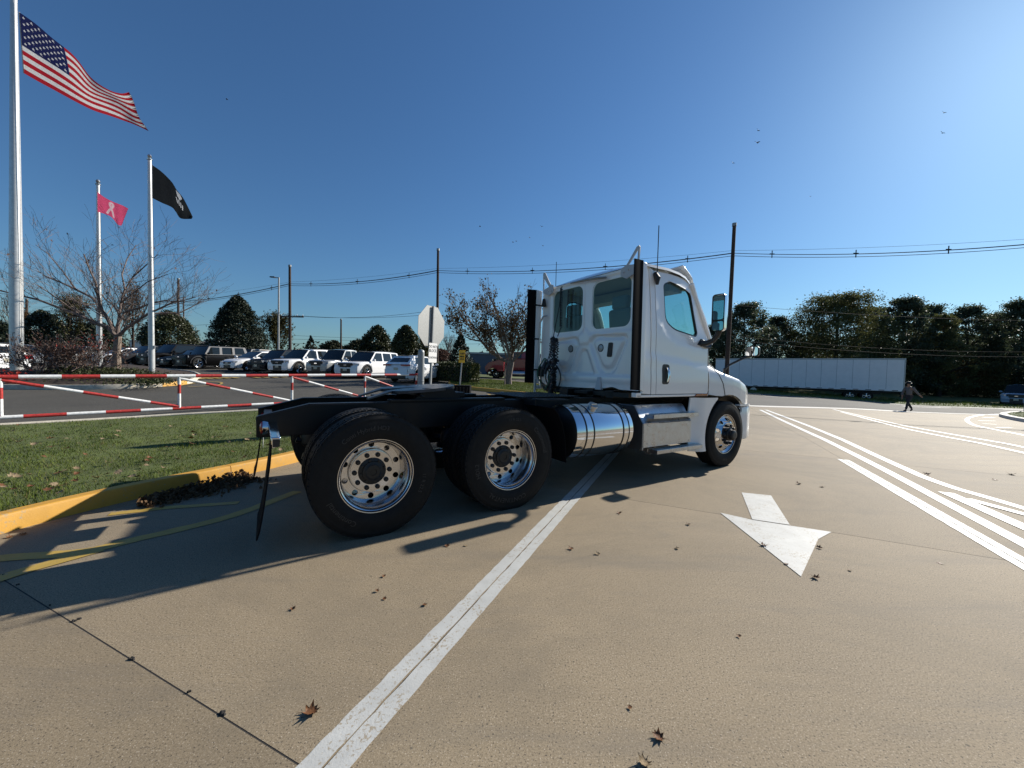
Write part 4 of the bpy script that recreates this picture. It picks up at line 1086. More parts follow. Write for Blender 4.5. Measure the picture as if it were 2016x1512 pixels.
for s in (-1, 1):
    rows = [hood_pts(x, s) for x in HX]; k = len(rows[0])
    mb = MB(); mb.grid(lambda i, j: rows[j][i], k, len(rows))
    inner_ = [[(x, y - s * .03 * min(1, abs(y)), z - .02) for x, y, z in r] for r in rows]
    ho = part(mb, 'hood', M['white'], smooth=40)
    mb = MB()
    # seam between the cab cowl and the hood
    sl = []
    for t in np.linspace(0, 1, 24):
        z = 1.72 - .61 * t; x = interp(z, [1.10, 1.30, 1.50, 1.76], [5.30, 5.24, 5.12, 4.965])
        P = hood_pts(x, s); ys = [(p[2], abs(p[1])) for p in P]; ys.sort(); y = interp(z, [a for a, b in ys], [b for a, b in ys]); sl.append((x, s * (y + .000), z))
    mb.tube(sl, .007, 6); mb.build('hood_seam', M['hub'], ho)
    mb = MB()
    g0, g1 = [], []
    for t in np.linspace(0, 1, 8):
        x = 5.16 + .42 * t
        P = hood_pts(x, s); zt = interp(x, [5.16, 5.58], [1.78, 1.625]); zb_ = interp(x, [5.16, 5.58], [1.66, 1.565])
        ys = [(p[2], abs(p[1])) for p in P]; ys.sort(); f = lambda z: interp(z, [a for a, b in ys], [b for a, b in ys])
        g0.append((x, s * (f(zt) + .004), zt)); g1.append((x, s * (f(zb_) + .004), zb_))
    mb.add(g0 + g1, [(i, i + 1, 9 + i, 8 + i) for i in range(7)])
    for q in (.33, .66): mb.tube([Vector(a).lerp(Vector(b), q) + Vector((0, s * .006, 0)) for a, b in zip(g0, g1)], .008, 6)
    mb.build('hood_vent', M['hub'], ho)
    mb = MB(); mb.panel(rounded([(4.925, 1.755), (5.03, 1.745), (5.06, 1.60), (5.015, 1.555), (4.935, 1.60)], .02, 3), [], lambda u, v: (u, s * (interp(u, [4.93, 5.1], [1.075, 1.02]) + .08 * (1.76 - v)), v), .01 * (1 if s < 0 else -1)); mb.build('cowl_intake', M['hub'], ho)
    # rear part of the fender below the door
    def ff(u, v): return (u, s * (1.135 + .075 * sstep(4.50, 4.72, u)), v)
    arc = [(AC - .66 * math.cos(a), .51 + .66 * math.sin(a)) for a in np.linspace(-.35, 1.02, 14)]
    mb = MB(); mb.panel([(4.47, .30), (4.62, .285)] + arc + [(5.06, 1.085), (4.47, 1.09), (4.44, .9), (4.44, .5)], [], ff, .02 * (1 if s < 0 else -1), frange(4.44, 5.06, .04), ())
    mb.panel([(0, 0), (1, 0), (1, .1), (0, .1)], [], lambda u, v: (arc[0][0] + (arc[-1][0] - arc[0][0]) * 0 + interp(u, np.linspace(0, 1, 14), [p[0] for p in arc]) - arc[0][0], s * (1.21 - v * 1.5), interp(u, np.linspace(0, 1, 14), [p[1] for p in arc])), .01, frange(0, 1, .07), ())
    part(mb, 'fender_rear', M['white'], smooth=35)
    mb = MB(); aa = np.linspace(-.35, math.pi - .2, 22)
    mb.grid(lambda i, j: (AC - .60 * math.cos(aa[i]) * (1 + .0 * j), s * (1.17 - .55 * j), .51 + .60 * math.sin(aa[i])), 22, 2); part(mb, 'wheel_well', M['hub'])
    # bumper end
    bs = [(5.80, .90, .40, 1.17), (5.95, .925, .38, 1.195), (6.08, .93, .385, 1.18), (6.18, .93, .40, 1.10), (6.26, .93, .42, .95), (6.31, .93, .43, .70), (6.33, .93, .44, .35), (6.335, .93, .44, 0)]
    mb = MB(); mb.grid(lambda i, j: (bs[j][0] - .02 * (i in (0, 5)), s * (bs[j][3] - .012 * (i in (0, 5))), bs[j][2] + (bs[j][1] - bs[j][2]) * [0, .05, .35, .7, .95, 1][i]), 6, len(bs))
    mb.add([(b[0], s * b[3], b[1]) for b in bs[:5]] + [(b[0] - .1, s * (b[3] - .25), b[1]) for b in bs[:5]], [(i, i + 1, 6 + i, 5 + i) for i in range(4)])
    part(mb, 'bumper', M['white'], smooth=40)
    mb = MB(); mb.panel(rounded([(.38, .40), (.46, .38), (.93, .85), (.93, .90), (.40, .90)], .04), [], lambda u, v: (5.80 + .02 * math.sin(v * 3), s * (1.02 + .16 * (u - .38) / .55), v), .012); part(mb, 'fender_liner', M['dark_plastic'])
    mb = MB(); mb.panel(rounded([(5.70, .935), (6.10, .93), (6.2, .935), (6.2, .962), (5.70, .965)], .008), [], lambda u, v: (u, s * interp(u, [5.7, 6.0, 6.1, 6.2], [1.215, 1.205, 1.165, 1.08]), v), .08 * (1 if s < 0 else -1), frange(5.7, 6.2, .05)); part(mb, 'bumper_strip', M['white'])
    mb = MB(); mb.hexa([(6.12, s * .80, 1.0), (6.20, s * .70, 1.0), (6.26, s * .66, 1.0), (6.05, s * 1.06, 1.0), (6.0, s * .82, 1.22), (6.1, s * .72, 1.24), (6.18, s * .70, 1.2), (5.98, s * 1.10, 1.2)]); part(mb, 'headlamp', M['lamp_glass'], bevel=.01)
    # door mirror on its arm
    mb = MB()
    mb.hexa([(4.62, s * 1.06, 1.875), (4.90, s * 1.06, 1.83), (4.96, s * 1.02, 1.92), (4.72, s * 1.04, 1.985), (4.63, s * 1.12, 1.873), (4.88, s * 1.17, 1.835), (4.92, s * 1.16, 1.90), (4.74, s * 1.11, 1.965)])
    mb.tube([(4.72, s * 1.10, 1.90), (4.76, s * 1.17, 1.90), (4.79, s * 1.25, 1.94), (4.80, s * 1.31, 2.02), (4.80, s * 1.34, 2.10)], [.05, .042, .038, .038, .045], 10)
    ma = part(mb, 'door_mirror', M['dark_plastic'], bevel=.004)
    mc = Vector((4.79, s * 1.335, 2.335))
    oc = rrect(-.095, .095, -.27, .27, .045, 4)
    mb = MB(); rows_ = []
    for dx, sc in ((-.045, .97), (-.05, 1.0), (.0, 1.0), (.05, .93), (.075, .7)):
        rows_.append([mc + Vector((dx, 0, 0)) + Vector((0, a * sc, b * sc)) for a, b in oc])
    n_ = len(oc); vs_ = [p for r_ in rows_ for p in r_]
    mb.add(vs_, [(j * n_ + i, j * n_ + (i + 1) % n_, (j + 1) * n_ + (i + 1) % n_, (j + 1) * n_ + i) for j in range(4) for i in range(n_)] + [tuple(4 * n_ + i for i in range(n_))])
    mb.build('mirror_shell', M['chrome'], ma, smooth=50)
    mb = MB(); mb.panel([(a * .99, b * .99) for a, b in oc], [rrect(-.080, .080, -.10, .255, .03, 4), rrect(-.080, .080, -.255, -.125, .03, 4)], lambda u, v: mc + Vector((-.052, u, v)), .012 * -1); mb.build('mirror_frame', M['dark_plastic'], ma)
    mb = MB(); mb.panel(rrect(-.082, .082, -.102, .257, .03, 4), [], lambda u, v: mc + Vector((-.046, u, v)), -.004); mb.panel(rrect(-.082, .082, -.257, -.123, .03, 4), [], lambda u, v: mc + Vector((-.047 + .10 * (u * u + (v + .2) ** 2), u, v)), -.004, frange(-.1, .1, .03), frange(-.27, -.13, .03)); mb.build('mirror_glass', M['mirror'], ma)
    # hood mirror
    mb = MB(); b0 = Vector((5.60, s * 1.00, 1.47)); mcx = Vector((5.83, s * 1.31, 1.826))
    mb.tube([b0 + Vector((-.02, 0, -.06)), b0 + Vector((-.02, 0, .06)), b0.lerp(mcx, .15) + Vector((0, 0, .08)), b0.lerp(mcx, .75), mcx + Vector((.02, 0, -.06))], [.022, .022, .018, .018, .018], 8)
    hm = part(mb, 'hood_mirror', M['dark_plastic'])
    oc2 = rrect(-.105, .105, -.08, .08, .04, 4)
    mb = MB(); rows_ = [[mcx + Vector((dx, a * sc, b * sc)) for a, b in oc2] for dx, sc in ((-.03, .98), (-.025, 1), (.02, .95), (.06, .65))]; n_ = len(oc2)
    mb.add([p for r_ in rows_ for p in r_], [(j * n_ + i, j * n_ + (i + 1) % n_, (j + 1) * n_ + (i + 1) % n_, (j + 1) * n_ + i) for j in range(3) for i in range(n_)] + [tuple(3 * n_ + i for i in range(n_))]); mb.build('mirror_shell', M['dark_plastic'], hm, smooth=50)
    mb = MB(); mb.panel([(a * .9, b * .86) for a, b in oc2], [], lambda u, v: mcx + Vector((-.032 - .03 * (1 - (u / .13) ** 2), u, v)), -.003, frange(-.11, .11, .03)); mb.build('mirror_glass', M['mirror'], hm)
mb = MB(); mb.grid(lambda i, j: (6.285 + .015 * math.cos(i / 12 * math.pi - math.pi / 2), -.52 + 1.04 * i / 12, .95 + .26 * j / 6), 13, 7)
for z in (1.0, 1.06, 1.12, 1.18): mb.tube([(6.31, -.5, z), (6.325, 0, z), (6.31, .5, z)], .01, 6)
part(mb, 'grille', M['hub'])

# ---- air lines hanging behind the cab
def coil(p0, p1, rad, turns, r, m, name, sag=0.0, parent=None):
    p0, p1 = Vector(p0), Vector(p1); d = (p1 - p0).normalized(); a = d.orthogonal().normalized(); b = d.cross(a)
    n = turns * 10; pts = []
    for i in range(n + 1):
        t = i / n; q = p0.lerp(p1, t) + Vector((0, 0, -sag * math.sin(math.pi * t))); an = 2 * math.pi * turns * t
        pts.append(q + (a * math.cos(an) + b * math.sin(an)) * rad)
    mb = MB(); mb.tube(pts, r, 5); return part(mb, name, m, parent=parent) if parent else part(mb, name, m)
x0 = 3.22
coil((x0 + .1, .50, 2.80), (x0 + .08, .46, 2.15), .022, 24, .007, M['hose'], 'hose_spring')
coil((x0 + .12, .34, 2.74), (x0 + .1, .33, 2.14), .014, 16, .006, M['hose'], 'hose_spring')
coil((x0 + .12, .23, 2.74), (x0 + .1, .24, 2.14), .014, 16, .006, M['hose'], 'hose_spring')
mb = MB(); mb.tube([(x0 + .1, .49, 2.83), (x0 + .06, .50, 2.5), (x0, .62, 1.75), (x0, .70, 1.60)], .008, 6); mb.tube([(x0 + .08, .46, 2.15), (x0 + .02, .47, 2.0)], .008, 6); part(mb, 'hose_hanger', M['cable'])
for k, (yc_, w_, zt, zb_) in enumerate(((.46, .055, 1.96, 1.20), (.50, .07, 1.98, 1.13), (.44, .04, 1.92, 1.26))):
    pts = []
    for i in range(41):
        a = 2 * math.pi * i / 40
        pts.append(Vector((x0 - .02 - .03 * k + .02 * math.sin(a), yc_ + w_ * math.sin(a) + .02 * math.sin(2 * a), (zt + zb_) / 2 + (zt - zb_) / 2 * math.cos(a))))
    P2 = []
    for i in range(len(pts) * 4 - 3):                          # the hose is wound like a spring round its loop
        t = i / 4; j = min(int(t), len(pts) - 2); q = pts[j].lerp(pts[j + 1], t - j); an = i * 1.9
        P2.append(q + Vector((.022 * math.cos(an), .022 * math.sin(an), .012 * math.sin(an * 1.3))))
    mb = MB(); mb.tube(P2, .010, 5); part(mb, 'coiled_air_hose', M['hose'])
for k, (yc_, w_, zt, zb_, m_) in enumerate(((.72, .13, 1.62, 1.10, 'hose'), (.78, .10, 1.60, 1.08, 'hose_green'), (.66, .10, 1.58, 1.12, 'hose'), (.86, .17, 1.64, 1.14, 'hose_green'), (.60, .14, 1.55, 1.06, 'hose'))):
    mb = MB(); mb.tube([(x0 + .02 * k + .02 * math.sin(3 * a), yc_ + w_ * math.sin(a), (zt + zb_) / 2 + (zt - zb_) / 2 * math.cos(a) + .02 * math.sin(2 * a + k)) for a in np.linspace(0, 2 * math.pi, 33)], .011, 6); part(mb, 'air_hose', M[m_])
mb = MB()
for y, z in ((.74, 1.58), (.62, 1.60), (.70, 1.50), (.52, 1.50), (.48, 1.62)): mb.tube([(x0, y, z), (x0 - .05, y, z - .12)], [.03, .022], 8); mb.tube([(x0 + .02, y - .05, z - .02), (x0 + .02, y + .05, z - .02)], .02, 8)
mb.build_each('hose_fitting', M['hub'], truck)
mb = MB()
for y0, y1 in ((.62, .30), (.72, .45), (.50, .15)): mb.tube([(x0 + .02, y0, 1.10), (x0 + .1, y0 - .1, 1.12), (x0 + .2, y1, 1.10), (3.5, y1, 1.05)], .013, 6)
mb.build_each('air_hose', M['hose'], truck)
mb = MB(); mb.box((3.25, .20, 1.1), (.16, .2, .14)); mb.box((3.3, -.1, 1.12), (.1, .3, .05)); mb.tube([(3.25, .62, 1.0), (3.25, .62, 1.2)], .05, 10); mb.build_each('valve_block', M['black'], truck, bevel=.01)
mb = MB(); mb.tube([(3.18, .98, 1.06), (3.18, .98, 1.28)], .025, 8); part(mb, 'extender_post', M['galv'])
# ================================================================== GATE, SIGNS, POLES, FLAGS
# ---- the red and white barrier gate
def gate():
    A0, A1 = Vector((-11.9, 6.27, 0)), Vector((-4.02, 16.8, 0))
    root = empty('barrier_gate', A0, 0, 'red and white striped pipe gate across the car park entrance', 'gate')
    D = (A1 - A0); Ln = D.length; D.normalize()
    zt = lambda t: 1.00 + .16 * t; zb = lambda t: .175 + .05 * t
    P = lambda t, z: A0 + D * (Ln * t) + Vector((0, 0, z)) - A0
    def striped(a, b, r, st, ph, name):
        n = max(1, int(round((b - a).length / st)))
        for i in range(n):
            mb = MB(); mb.tube([a.lerp(b, i / n), a.lerp(b, (i + 1) / n)], r, 12)
            mb.build(name, M['red'] if (i + ph) % 2 else M['gate_white'], root, smooth=40)
    N_ = 5
    ts = [.0, .164, .383, .60, .80, .985]              # uprights
    striped(P(0, zt(0)), P(1, zt(1)), .046, .60, 0, 'top_pipe')
    striped(P(0, zb(0)), P(.93, zb(.93)), .040, .62, 1, 'bottom_pipe')
    for k, t in enumerate(ts):
        a, b = P(t, zb(t)), P(t, zt(t))
        for i in range(3):
            mb = MB(); q0, q1 = [0, .46, .74, 1][i], [0, .46, .74, 1][i + 1]; mb.tube([a.lerp(b, q0), a.lerp(b, q1)], .036, 12)
            mb.build('upright_pipe', [M['gate_white'], M['red'], M['gate_white']][i], root, smooth=40)
        for (z, sg) in ((zt(t) - .04, -1), (zb(t) + .04, 1)):
            mb = MB(); c = P(t, z); s = Vector((D.y, -D.x, 0)) * .006; e = D * (.16 if sg < 0 else -.16)
            mb.hexa([c + s, c - s, c - s + e, c + s + e, c + s + Vector((0, 0, sg * .12)), c - s + Vector((0, 0, sg * .12)), c - s + Vector((0, 0, sg * .02)) + e, c + s + Vector((0, 0, sg * .02)) + e])
            mb.build('gusset_plate', M['galv'], root)
    for a, b in ((0, 1), (1, 2), (2, 3), (3, 4), (4, 5)):
        striped(P(ts[a], zt(ts[a]) - .06), P(ts[b], zb(ts[b]) + .05), .036, .58, a % 2, 'brace_pipe')
gate()

# ---- bollard at the end of the gate
p = on(*at(828.5, 745, 16.6).xy)
root = empty('steel_bollard', p, 0, 'grey domed steel bollard at the end of the barrier gate', 'bollard')
mb = MB(); mb.tube([(0, 0, 0), (0, 0, 1.86)], .135, 24); mb.lathe([(.135, 1.86), (.12, 1.92), (.08, 1.96), (.001, 1.98)], n=24); mb.build('pipe', M['post'], root)
mb = MB(); mb.lathe([(.137, .42), (.152, .43), (.152, .47), (.137, .48)], n=24); mb.lathe([(.137, .60), (.148, .61), (.148, .64), (.137, .65)], n=24); mb.build_each('collar', M['galv'], root)

# ---- back of a stop sign with a notice under it
Ys = 8.6
pb = at(843.2, 757, Ys); pb.z = .12; pt = at(851.5, 603, Ys)
up = (pt - Vector((pb.x, pb.y, pb.z))).normalized()
root = empty('stop_sign', pb, 0, 'back of an octagonal traffic sign with a white notice on its post', 'sign')
Lp = (pt - pb).length
ny = Vector((math.sin(R(64)), -math.cos(R(64)), 0))               # the way its bare back looks
sx = Vector((ny.y, -ny.x, 0)) * -1
if sx.dot(C_RIGHT) < 0: sx = -sx
def fr(u, w, d): return sx * u + up * w + ny * d
mb = MB(); mb.panel([(-.03, 0), (-.03, Lp), (.03, Lp), (.03, 0)], [], lambda u, v: fr(u, v, .018 if abs(u) > .02 else .05), .004, (-.021, -.019, .019, .021), ()); mb.build('post', M['post'], root, smooth=20)
mb = MB(); mb.panel([(-.016, .9), (.016, .9), (.016, Lp - .02), (-.016, Lp - .02)], [], lambda u, v: fr(u, v, .012), .006); mb.build('post_channel', M['hub'], root)
cz = Lp - .46
octo = [(.457 / math.cos(R(22.5)) * math.cos(R(22.5 + 45 * i)), cz + .457 / math.cos(R(22.5)) * math.sin(R(22.5 + 45 * i))) for i in range(8)]
mb = MB(); mb.panel(octo, [], lambda u, v: fr(u, v, .004), .003); mb.build('sign_plate', mat('bare_aluminium_back', (.36, .36, .345), .5, .35, var=.1, vscale=30), root)
mb = MB(); mb.panel(octo, [], lambda u, v: fr(u, v, .0), .002); mb.build('sign_face', mat('sign_red', (.45, .02, .02), .4), root)
# the notice faces the camera side, a little turned
n2 = Vector((math.sin(R(64)), -math.cos(R(64)), 0)); s2 = Vector((-n2.y, n2.x, 0))
if s2.dot(C_RIGHT) < 0: s2 = -s2
nz = Lp - 1.03
fr2 = lambda u, w, d: s2 * u + up * w + n2 * d
mb = MB(); mb.panel(rrect(-.145, .145, nz - .215, nz + .215, .02, 3), [], lambda u, v: fr2(u, v, .064), .004); nb = mb.build('notice_plate', mat('notice_white', (.78, .77, .75), .5), root)
for txt, dz, sz in (('DO NOT', .135, .085), ('BLOCK', .045, .095), ('ROADWAY', -.105, .07)):
    vs, fs = text_shapes(txt, sz); mb = MB(); mb.add([fr2(v.x * .88, nz + dz + v.y, .0665) for v in vs], fs); mb.build('lettering', M['hub'], nb, smooth=0, recalc=False, kind='stuff')

# ---- yellow notice on a post set in a black block
Yy = 14.8
pb = at(904.5, 760, Yy); pb.z = hgt(pb.x, pb.y); pt = at(911, 689, Yy)
root = empty('yellow_sign', pb, 0, 'small leaning yellow notice on a thin post in a black weighted block', 'sign')
mb = MB(); rel = pt - pb; mb.tube([(0, 0, .4), rel * .98], .026, 8); mb.build('post', M['galv'], root)
mb = MB(); zt_ = at(900, 758, Yy).z - pb.z; off = Vector((.08, 0, 0))
mb.hexa([off + Vector((-.33, -.25, 0)), off + Vector((.33, -.25, 0)), off + Vector((.33, .25, 0)), off + Vector((-.33, .25, 0)), off + Vector((-.37, -.28, zt_)), off + Vector((.36, -.28, zt_)), off + Vector((.36, .28, zt_)), off + Vector((-.37, .28, zt_))])
blk = mb.build('block', M['rubber_flap'], root, bevel=.02)
mb = MB()
for q in (-.26, -.13, 0, .13): 
    mb.tube([off + Vector((q - .02, -.272, zt_ - .06)), off + Vector((q + .06, -.262, .12))], .016, 6); mb.tube([off + Vector((q + .14, -.272, zt_ - .06)), off + Vector((q + .06, -.262, .12))], .016, 6)
mb.build_each('block_rib', M['hub'], blk)
upn = rel.normalized(); n3 = Vector((-.35, -.94, 0)).normalized(); s3 = Vector((.94, -.35, 0)); hz = rel.length - .25
fr3 = lambda u, w, d: s3 * u + upn * w + n3 * d
mb = MB(); mb.panel(rrect(-.125, .125, hz - .24, hz + .24, .015, 2), [], lambda u, v: fr3(u, v, .03), .004); ys_ = mb.build('notice_plate', mat('notice_yellow', (.82, .46, .015), .45, var=.2, vscale=12), root)
mb = MB()
for r_, (z, w_) in enumerate(((.11, .17), (.0, .18), (-.10, .16))):
    x = -w_ / 2
    while x < w_ / 2:
        ww = RND.uniform(.018, .032); mb.panel(rrect(x, x + ww * .8, hz + z - .035, hz + z + .035, .004, 1), [], lambda u, v: fr3(u + .1 * (v - hz - z) * RND.choice((-1, 1)), v, .034), .001); x += ww + .006
mb.build('lettering', mat('sign_black', (.05, .03, .01), .6), ys_, smooth=0, kind='stuff')

# ---- flagpoles
def flagpole(px_top, py_top, px_b, py_b, Y, r0, r1, label, finial, ball=.1):
    b = at(px_b, py_b, Y); t = at(px_top, py_top, Y)
    if b.x < -5: b.z = bed_z(b.x, b.y) - .05
    root = empty('flagpole', b, 0, label, 'flagpole', 'flagpoles in the planting bed'); h = t.z - b.z
    off = Vector((t.x - b.x, t.y - b.y, 0))
    mb = MB(); mb.tube([off * q + Vector((0, 0, h * q)) for q in np.linspace(0, 1, 9)], [r0 + (r1 - r0) * max(0, q - .25) / .75 for q in np.linspace(0, 1, 9)], 20); mb.build('pole', mat_pole, root)
    mb = MB(); mb.lathe([(r1 * 1.4, h), (r1 * 1.5, h + .05), (.03, h + .07), (ball * .6, h + .09), (ball, h + .17), (ball * .6, h + .25), (.001, h + .27)], off, n=14); mb.build('finial', finial, root)
    mb = MB(); mb.tube([off * .98 + Vector((r1 + .05, -.02, h * .985)), off * .5 + Vector((r0 * .8 + .06, -.02, h * .55)), Vector((r0 + .05, -.02, 1.4))], .008, 5); mb.build('halyard', M['cable'], root)
    mb = MB(); mb.box((r0 + .03, -.02, 1.35), (.05, .03, .16)); mb.build('cleat', M['galv'], root)
    return root
mat_pole = mat('white_pole_aluminium', (.58, .58, .57), .38, .45, var=.12, vscale=8)
Y1, Y2, Y3 = 17.0, 20.0, 19.0
flagpole(27, -6, 33, 726, Y1, .205, .10, 'tallest flagpole, thick grey white metal, beside the red shrub', M['galv'], .12)
flagpole(193, 364, 196, 722, Y2, .115, .07, 'slim white flagpole right behind the reddish bare shrub', M['galv'], .09)
flagpole(294.5, 315, 299, 733, Y3, .125, .075, 'white flagpole standing alone on the open end of the bed', M['steel'], .09)
mb = MB(); mb.lathe([(.02, 0), (.02, .02)], (0, 0, 0)); 
b = at(46, 152, Y1)
# ---- flags: cloth held by the hoist, sagging towards the fly
def bez(pts):
    P = smooth_line([Vector((a, b)) for a, b in pts], 8)
    L_ = [0]
    for a, b in zip(P[:-1], P[1:]): L_.append(L_[-1] + (b - a).length)
    def f(t):
        s = t * L_[-1]; i = min(max(int(np.searchsorted(L_, s)) - 1, 0), len(P) - 2); q = (s - L_[i]) / max(L_[i + 1] - L_[i], 1e-9); return P[i].lerp(P[i + 1], q)
    return f
def make_flag(name, Y, top, bot, nu, nv, rip, mats, mfun, lean=0.0, label='', ragged=0.0, fold=None):
    ft, fb = bez(top), bez(bot)
    def surf(u, v, d=0.0):
        a, b = ft(u), fb(u); p = a.lerp(b, v)
        dy = rip(u, v) + lean * u
        if fold: p += Vector(fold(u, v))
        q = at(p.x, p.y, Y + dy + d); return q
    org = surf(0, .5)
    V, F, mi = [], [], []
    for j in range(nv + 1):
        for i in range(nu + 1):
            u = i / nu
            if i == nu and ragged: u -= ragged * (j * 7919 % 13) / 13
            V.append(surf(u, j / nv) - org)
    for j in range(nv):
        for i in range(nu):
            F.append((j * (nu + 1) + i, j * (nu + 1) + i + 1, (j + 1) * (nu + 1) + i + 1, (j + 1) * (nu + 1) + i)); mi.append(mfun((i + .5) / nu, (j + .5) / nv))
    o = np_mesh(name, V, F, mats, midx=mi, smooth=True)
    o.location = org
    tag(o, label, 'flag')
    return o, (lambda u, v, d=0.0: surf(u, v, d) - org)
def cloth_mat(name, c):
    m = mat_leaf(name, tuple(x * 1.1 for x in c), tuple(x * 1.2 for x in c), 3, .8, .45, .1); return m
STARS = [(.41 * (c * 2 + 1 + r % 2) / 12, 7 / 13 * (r + 1) / 10) for r in range(9) for c in range(6 if r % 2 == 0 else 5)]
STAR = [((1 if k % 2 == 0 else .42) * math.cos(math.pi / 2 + k * math.pi / 5), (1 if k % 2 == 0 else .42) * math.sin(math.pi / 2 + k * math.pi / 5)) for k in range(10)]
RED, WHT, BLU = cloth_mat('flag_red', (.42, .02, .03)), cloth_mat('flag_white', (.72, .70, .68)), cloth_mat('flag_blue', (.018, .022, .085))
def us(u, v):
    if u < .41 and v < 7 / 13:
        for a, b in STARS:
            if abs(u - a) < .016 and abs(v - b) < .026 and poly_depth(STAR, (u - a) / .0155, (b - v) / .025) > 0: return 1
        return 2
    return 0 if int(v * 13) % 2 == 0 else 1
fl, sf = make_flag('striped_flag', Y1 - .1, [(38, 24), (66, 44), (100, 72), (140, 105), (175, 148), (212, 175), (236, 184), (252, 181)], [(47, 144), (80, 163), (115, 182), (150, 200), (185, 218), (215, 228), (252, 240), (294, 257)], 220, 130,
    lambda u, v: .10 * math.sin(u * 9 - 2.2 * v) * u + .035 * math.sin(u * 17 + 5 * v) * u + .012 * math.sin(34 * u + 9 * v) * u, [RED, WHT, BLU], us, -.5, 'tattered flag of red and white stripes and stars on the tallest pole', .05,
    lambda u, v: (3.0 * math.sin(u * 14 + v * 5) * u, 5.0 * math.sin(u * 11 + v * 4) * u * (1 - abs(2 * v - 1)) + (10 * (v > .92) * math.sin(u * 20) * max(0, u - .8))))
mb = MB(); mb.tube([sf(0, v) for v in np.linspace(0, 1, 9)], .022, 6); mb.build('hoist_band', WHT, fl)
PNK, PW = cloth_mat('flag_pink', (.70, .09, .19)), cloth_mat('flag_pale_pink', (.72, .50, .54))
def ribbon(sg):
    pts = [(.36, .88), (.44, .62), (.53, .40), (.56, .24), (.53, .14), (.50, .12)]
    return smooth_line([Vector(((1.0 - a if sg else a) * .9 + .03, b)) for a, b in pts], 4)
RIB = [ribbon(0), ribbon(1)]
def pinkf(u, v): return 1 if min(seg_dist(u, v, RIB[0]), seg_dist(u, v, RIB[1])) < .042 else 0
fl, sf = make_flag('pink_flag', Y2 - .08, [(192, 378), (205, 388), (222, 397), (240, 404), (253, 411)], [(192, 417), (206, 421), (220, 428), (232, 442), (240, 444)], 90, 60, lambda u, v: .06 * math.sin(u * 10 + 3 * v) * u + .015 * math.sin(u * 21 - 4 * v) * u, [PNK, PW], pinkf, -.3, 'pink flag with a pale looped ribbon on the slim pole', .03)
BLK, GRY = cloth_mat('flag_black', (.016, .018, .02)), cloth_mat('flag_print_white', (.55, .56, .58))
PRT = [[(.50, .05), (.60, .03), (.66, .12), (.62, .30), (.55, .22)]] + [[(.52 + .06 * k, .34), (.545 + .06 * k, .33), (.605 + .05 * k, .52), (.58 + .05 * k, .53)] for k in range(4)]
def blackf(u, v): return 1 if any(poly_depth(q, u, v) > 0 for q in PRT) else 0
fl, sf = make_flag('black_flag', Y3 - .1, [(300, 325), (318, 338), (338, 358), (348, 374), (362, 392), (380, 428)], [(300, 390), (318, 399), (338, 408), (346, 417), (356, 430), (378, 431)], 90, 60, lambda u, v: .10 * math.sin(u * 7 + 3 * v) * u + .02 * math.sin(u * 22 - 4 * v) * u, [BLK, GRY], blackf, -.3, 'black flag with a scrap of white print on the lone white pole', .02)
mb = MB(); mb.tube([sf(0, v) for v in np.linspace(0, 1, 7)], .018, 6); mb.build('hoist_band', WHT, fl)

# ---- utility poles, street light
def utility(px_t, py_t, px_b, Y, r, label, cross=None, cap=True):
    t = at(px_t, py_t, Y); b = at(px_b, 740, Y); b.z = hgt(b.x, b.y)
    root = empty('utility_pole', b, 0, label, 'utility pole', 'wooden poles along the roads'); d = t - b
    mb = MB(); mb.tube([d * q for q in np.linspace(0, 1, 6)], [r * (1 - .25 * q) for q in np.linspace(0, 1, 6)], 12); mb.build('shaft', M['wood'], root)
    if cap: mb = MB(); mb.tube([d * .985 , d * 1.0 + Vector((0, 0, .02))], r * .95, 12); mb.build('pole_cap', M['post'], root)
    if cross:
        mb = MB(); c = d * cross; mb.box(c + Vector((.3, -r, 0)), (2.4, .10, .12)); mb.build('cross_arm', M['wood'], root)
        mb = MB()
        for q in (-.8, -.1, .8, 1.4): mb.lathe([(.03, 0), (.05, .06), (.03, .16), (.001, .17)], c + Vector((q, -r, .06)), n=8)
        mb.build_each('insulator', M['galv'], root)
    return b, d
PA = utility(570.5, 522, 571, 40, .155, 'dark wooden pole with a short crossarm behind the white cars', .50)
PB = utility(862.5, 490, 860, 34, .135, 'tall dark wooden pole behind the octagonal sign')
PC = utility(1446, 440, 1430, 27, .150, 'tall dark wooden pole beside the mirror of the truck cab')
PD = utility(671.5, 628, 671, 52, .13, 'short plain wooden pole above the silver grey pickup')
utility(351, 548, 351, 56, .17, 'reddish brown pole seen through the bare tree near the black flag pole')
utility(157.5, 582, 158, 60, .2, 'brown pole behind the crown of the bare tree left of the slim flagpole')
utility(52.5, 588, 53, 62, .2, 'brown pole close to the thick flagpole, above the brown tree')
utility(361.5, 585, 362, 70, .13, 'thin grey pole next to the reddish brown pole')
b = at(548, 740, 33); b.z = hgt(b.x, b.y); t = at(548, 546, 33); h = t.z - b.z
root = empty('street_light', b, 0, 'grey car park light on a tall square post with one short arm', 'street light')
mb = MB(); mb.tube([(0, 0, 0), (0, 0, h)], [.085, .06], 8); mb.build('post', M['post'], root)
mb = MB(); mb.box((-.22, 0, h - .03), (.45, .05, .07)); mb.build('arm', M['post'], root)
mb = MB(); mb.box((-.52, 0, h + .02), (.44, .26, .08), top=(.8, .8)); mb.build('lamp_head', M['hub'], root, bevel=.01)
b = at(489, 740, 50); b.z = hgt(b.x, b.y); t = at(490, 660, 50)
root = empty('wooden_post', b, 0, 'short pale wooden post in front of the loose green tree', 'post')
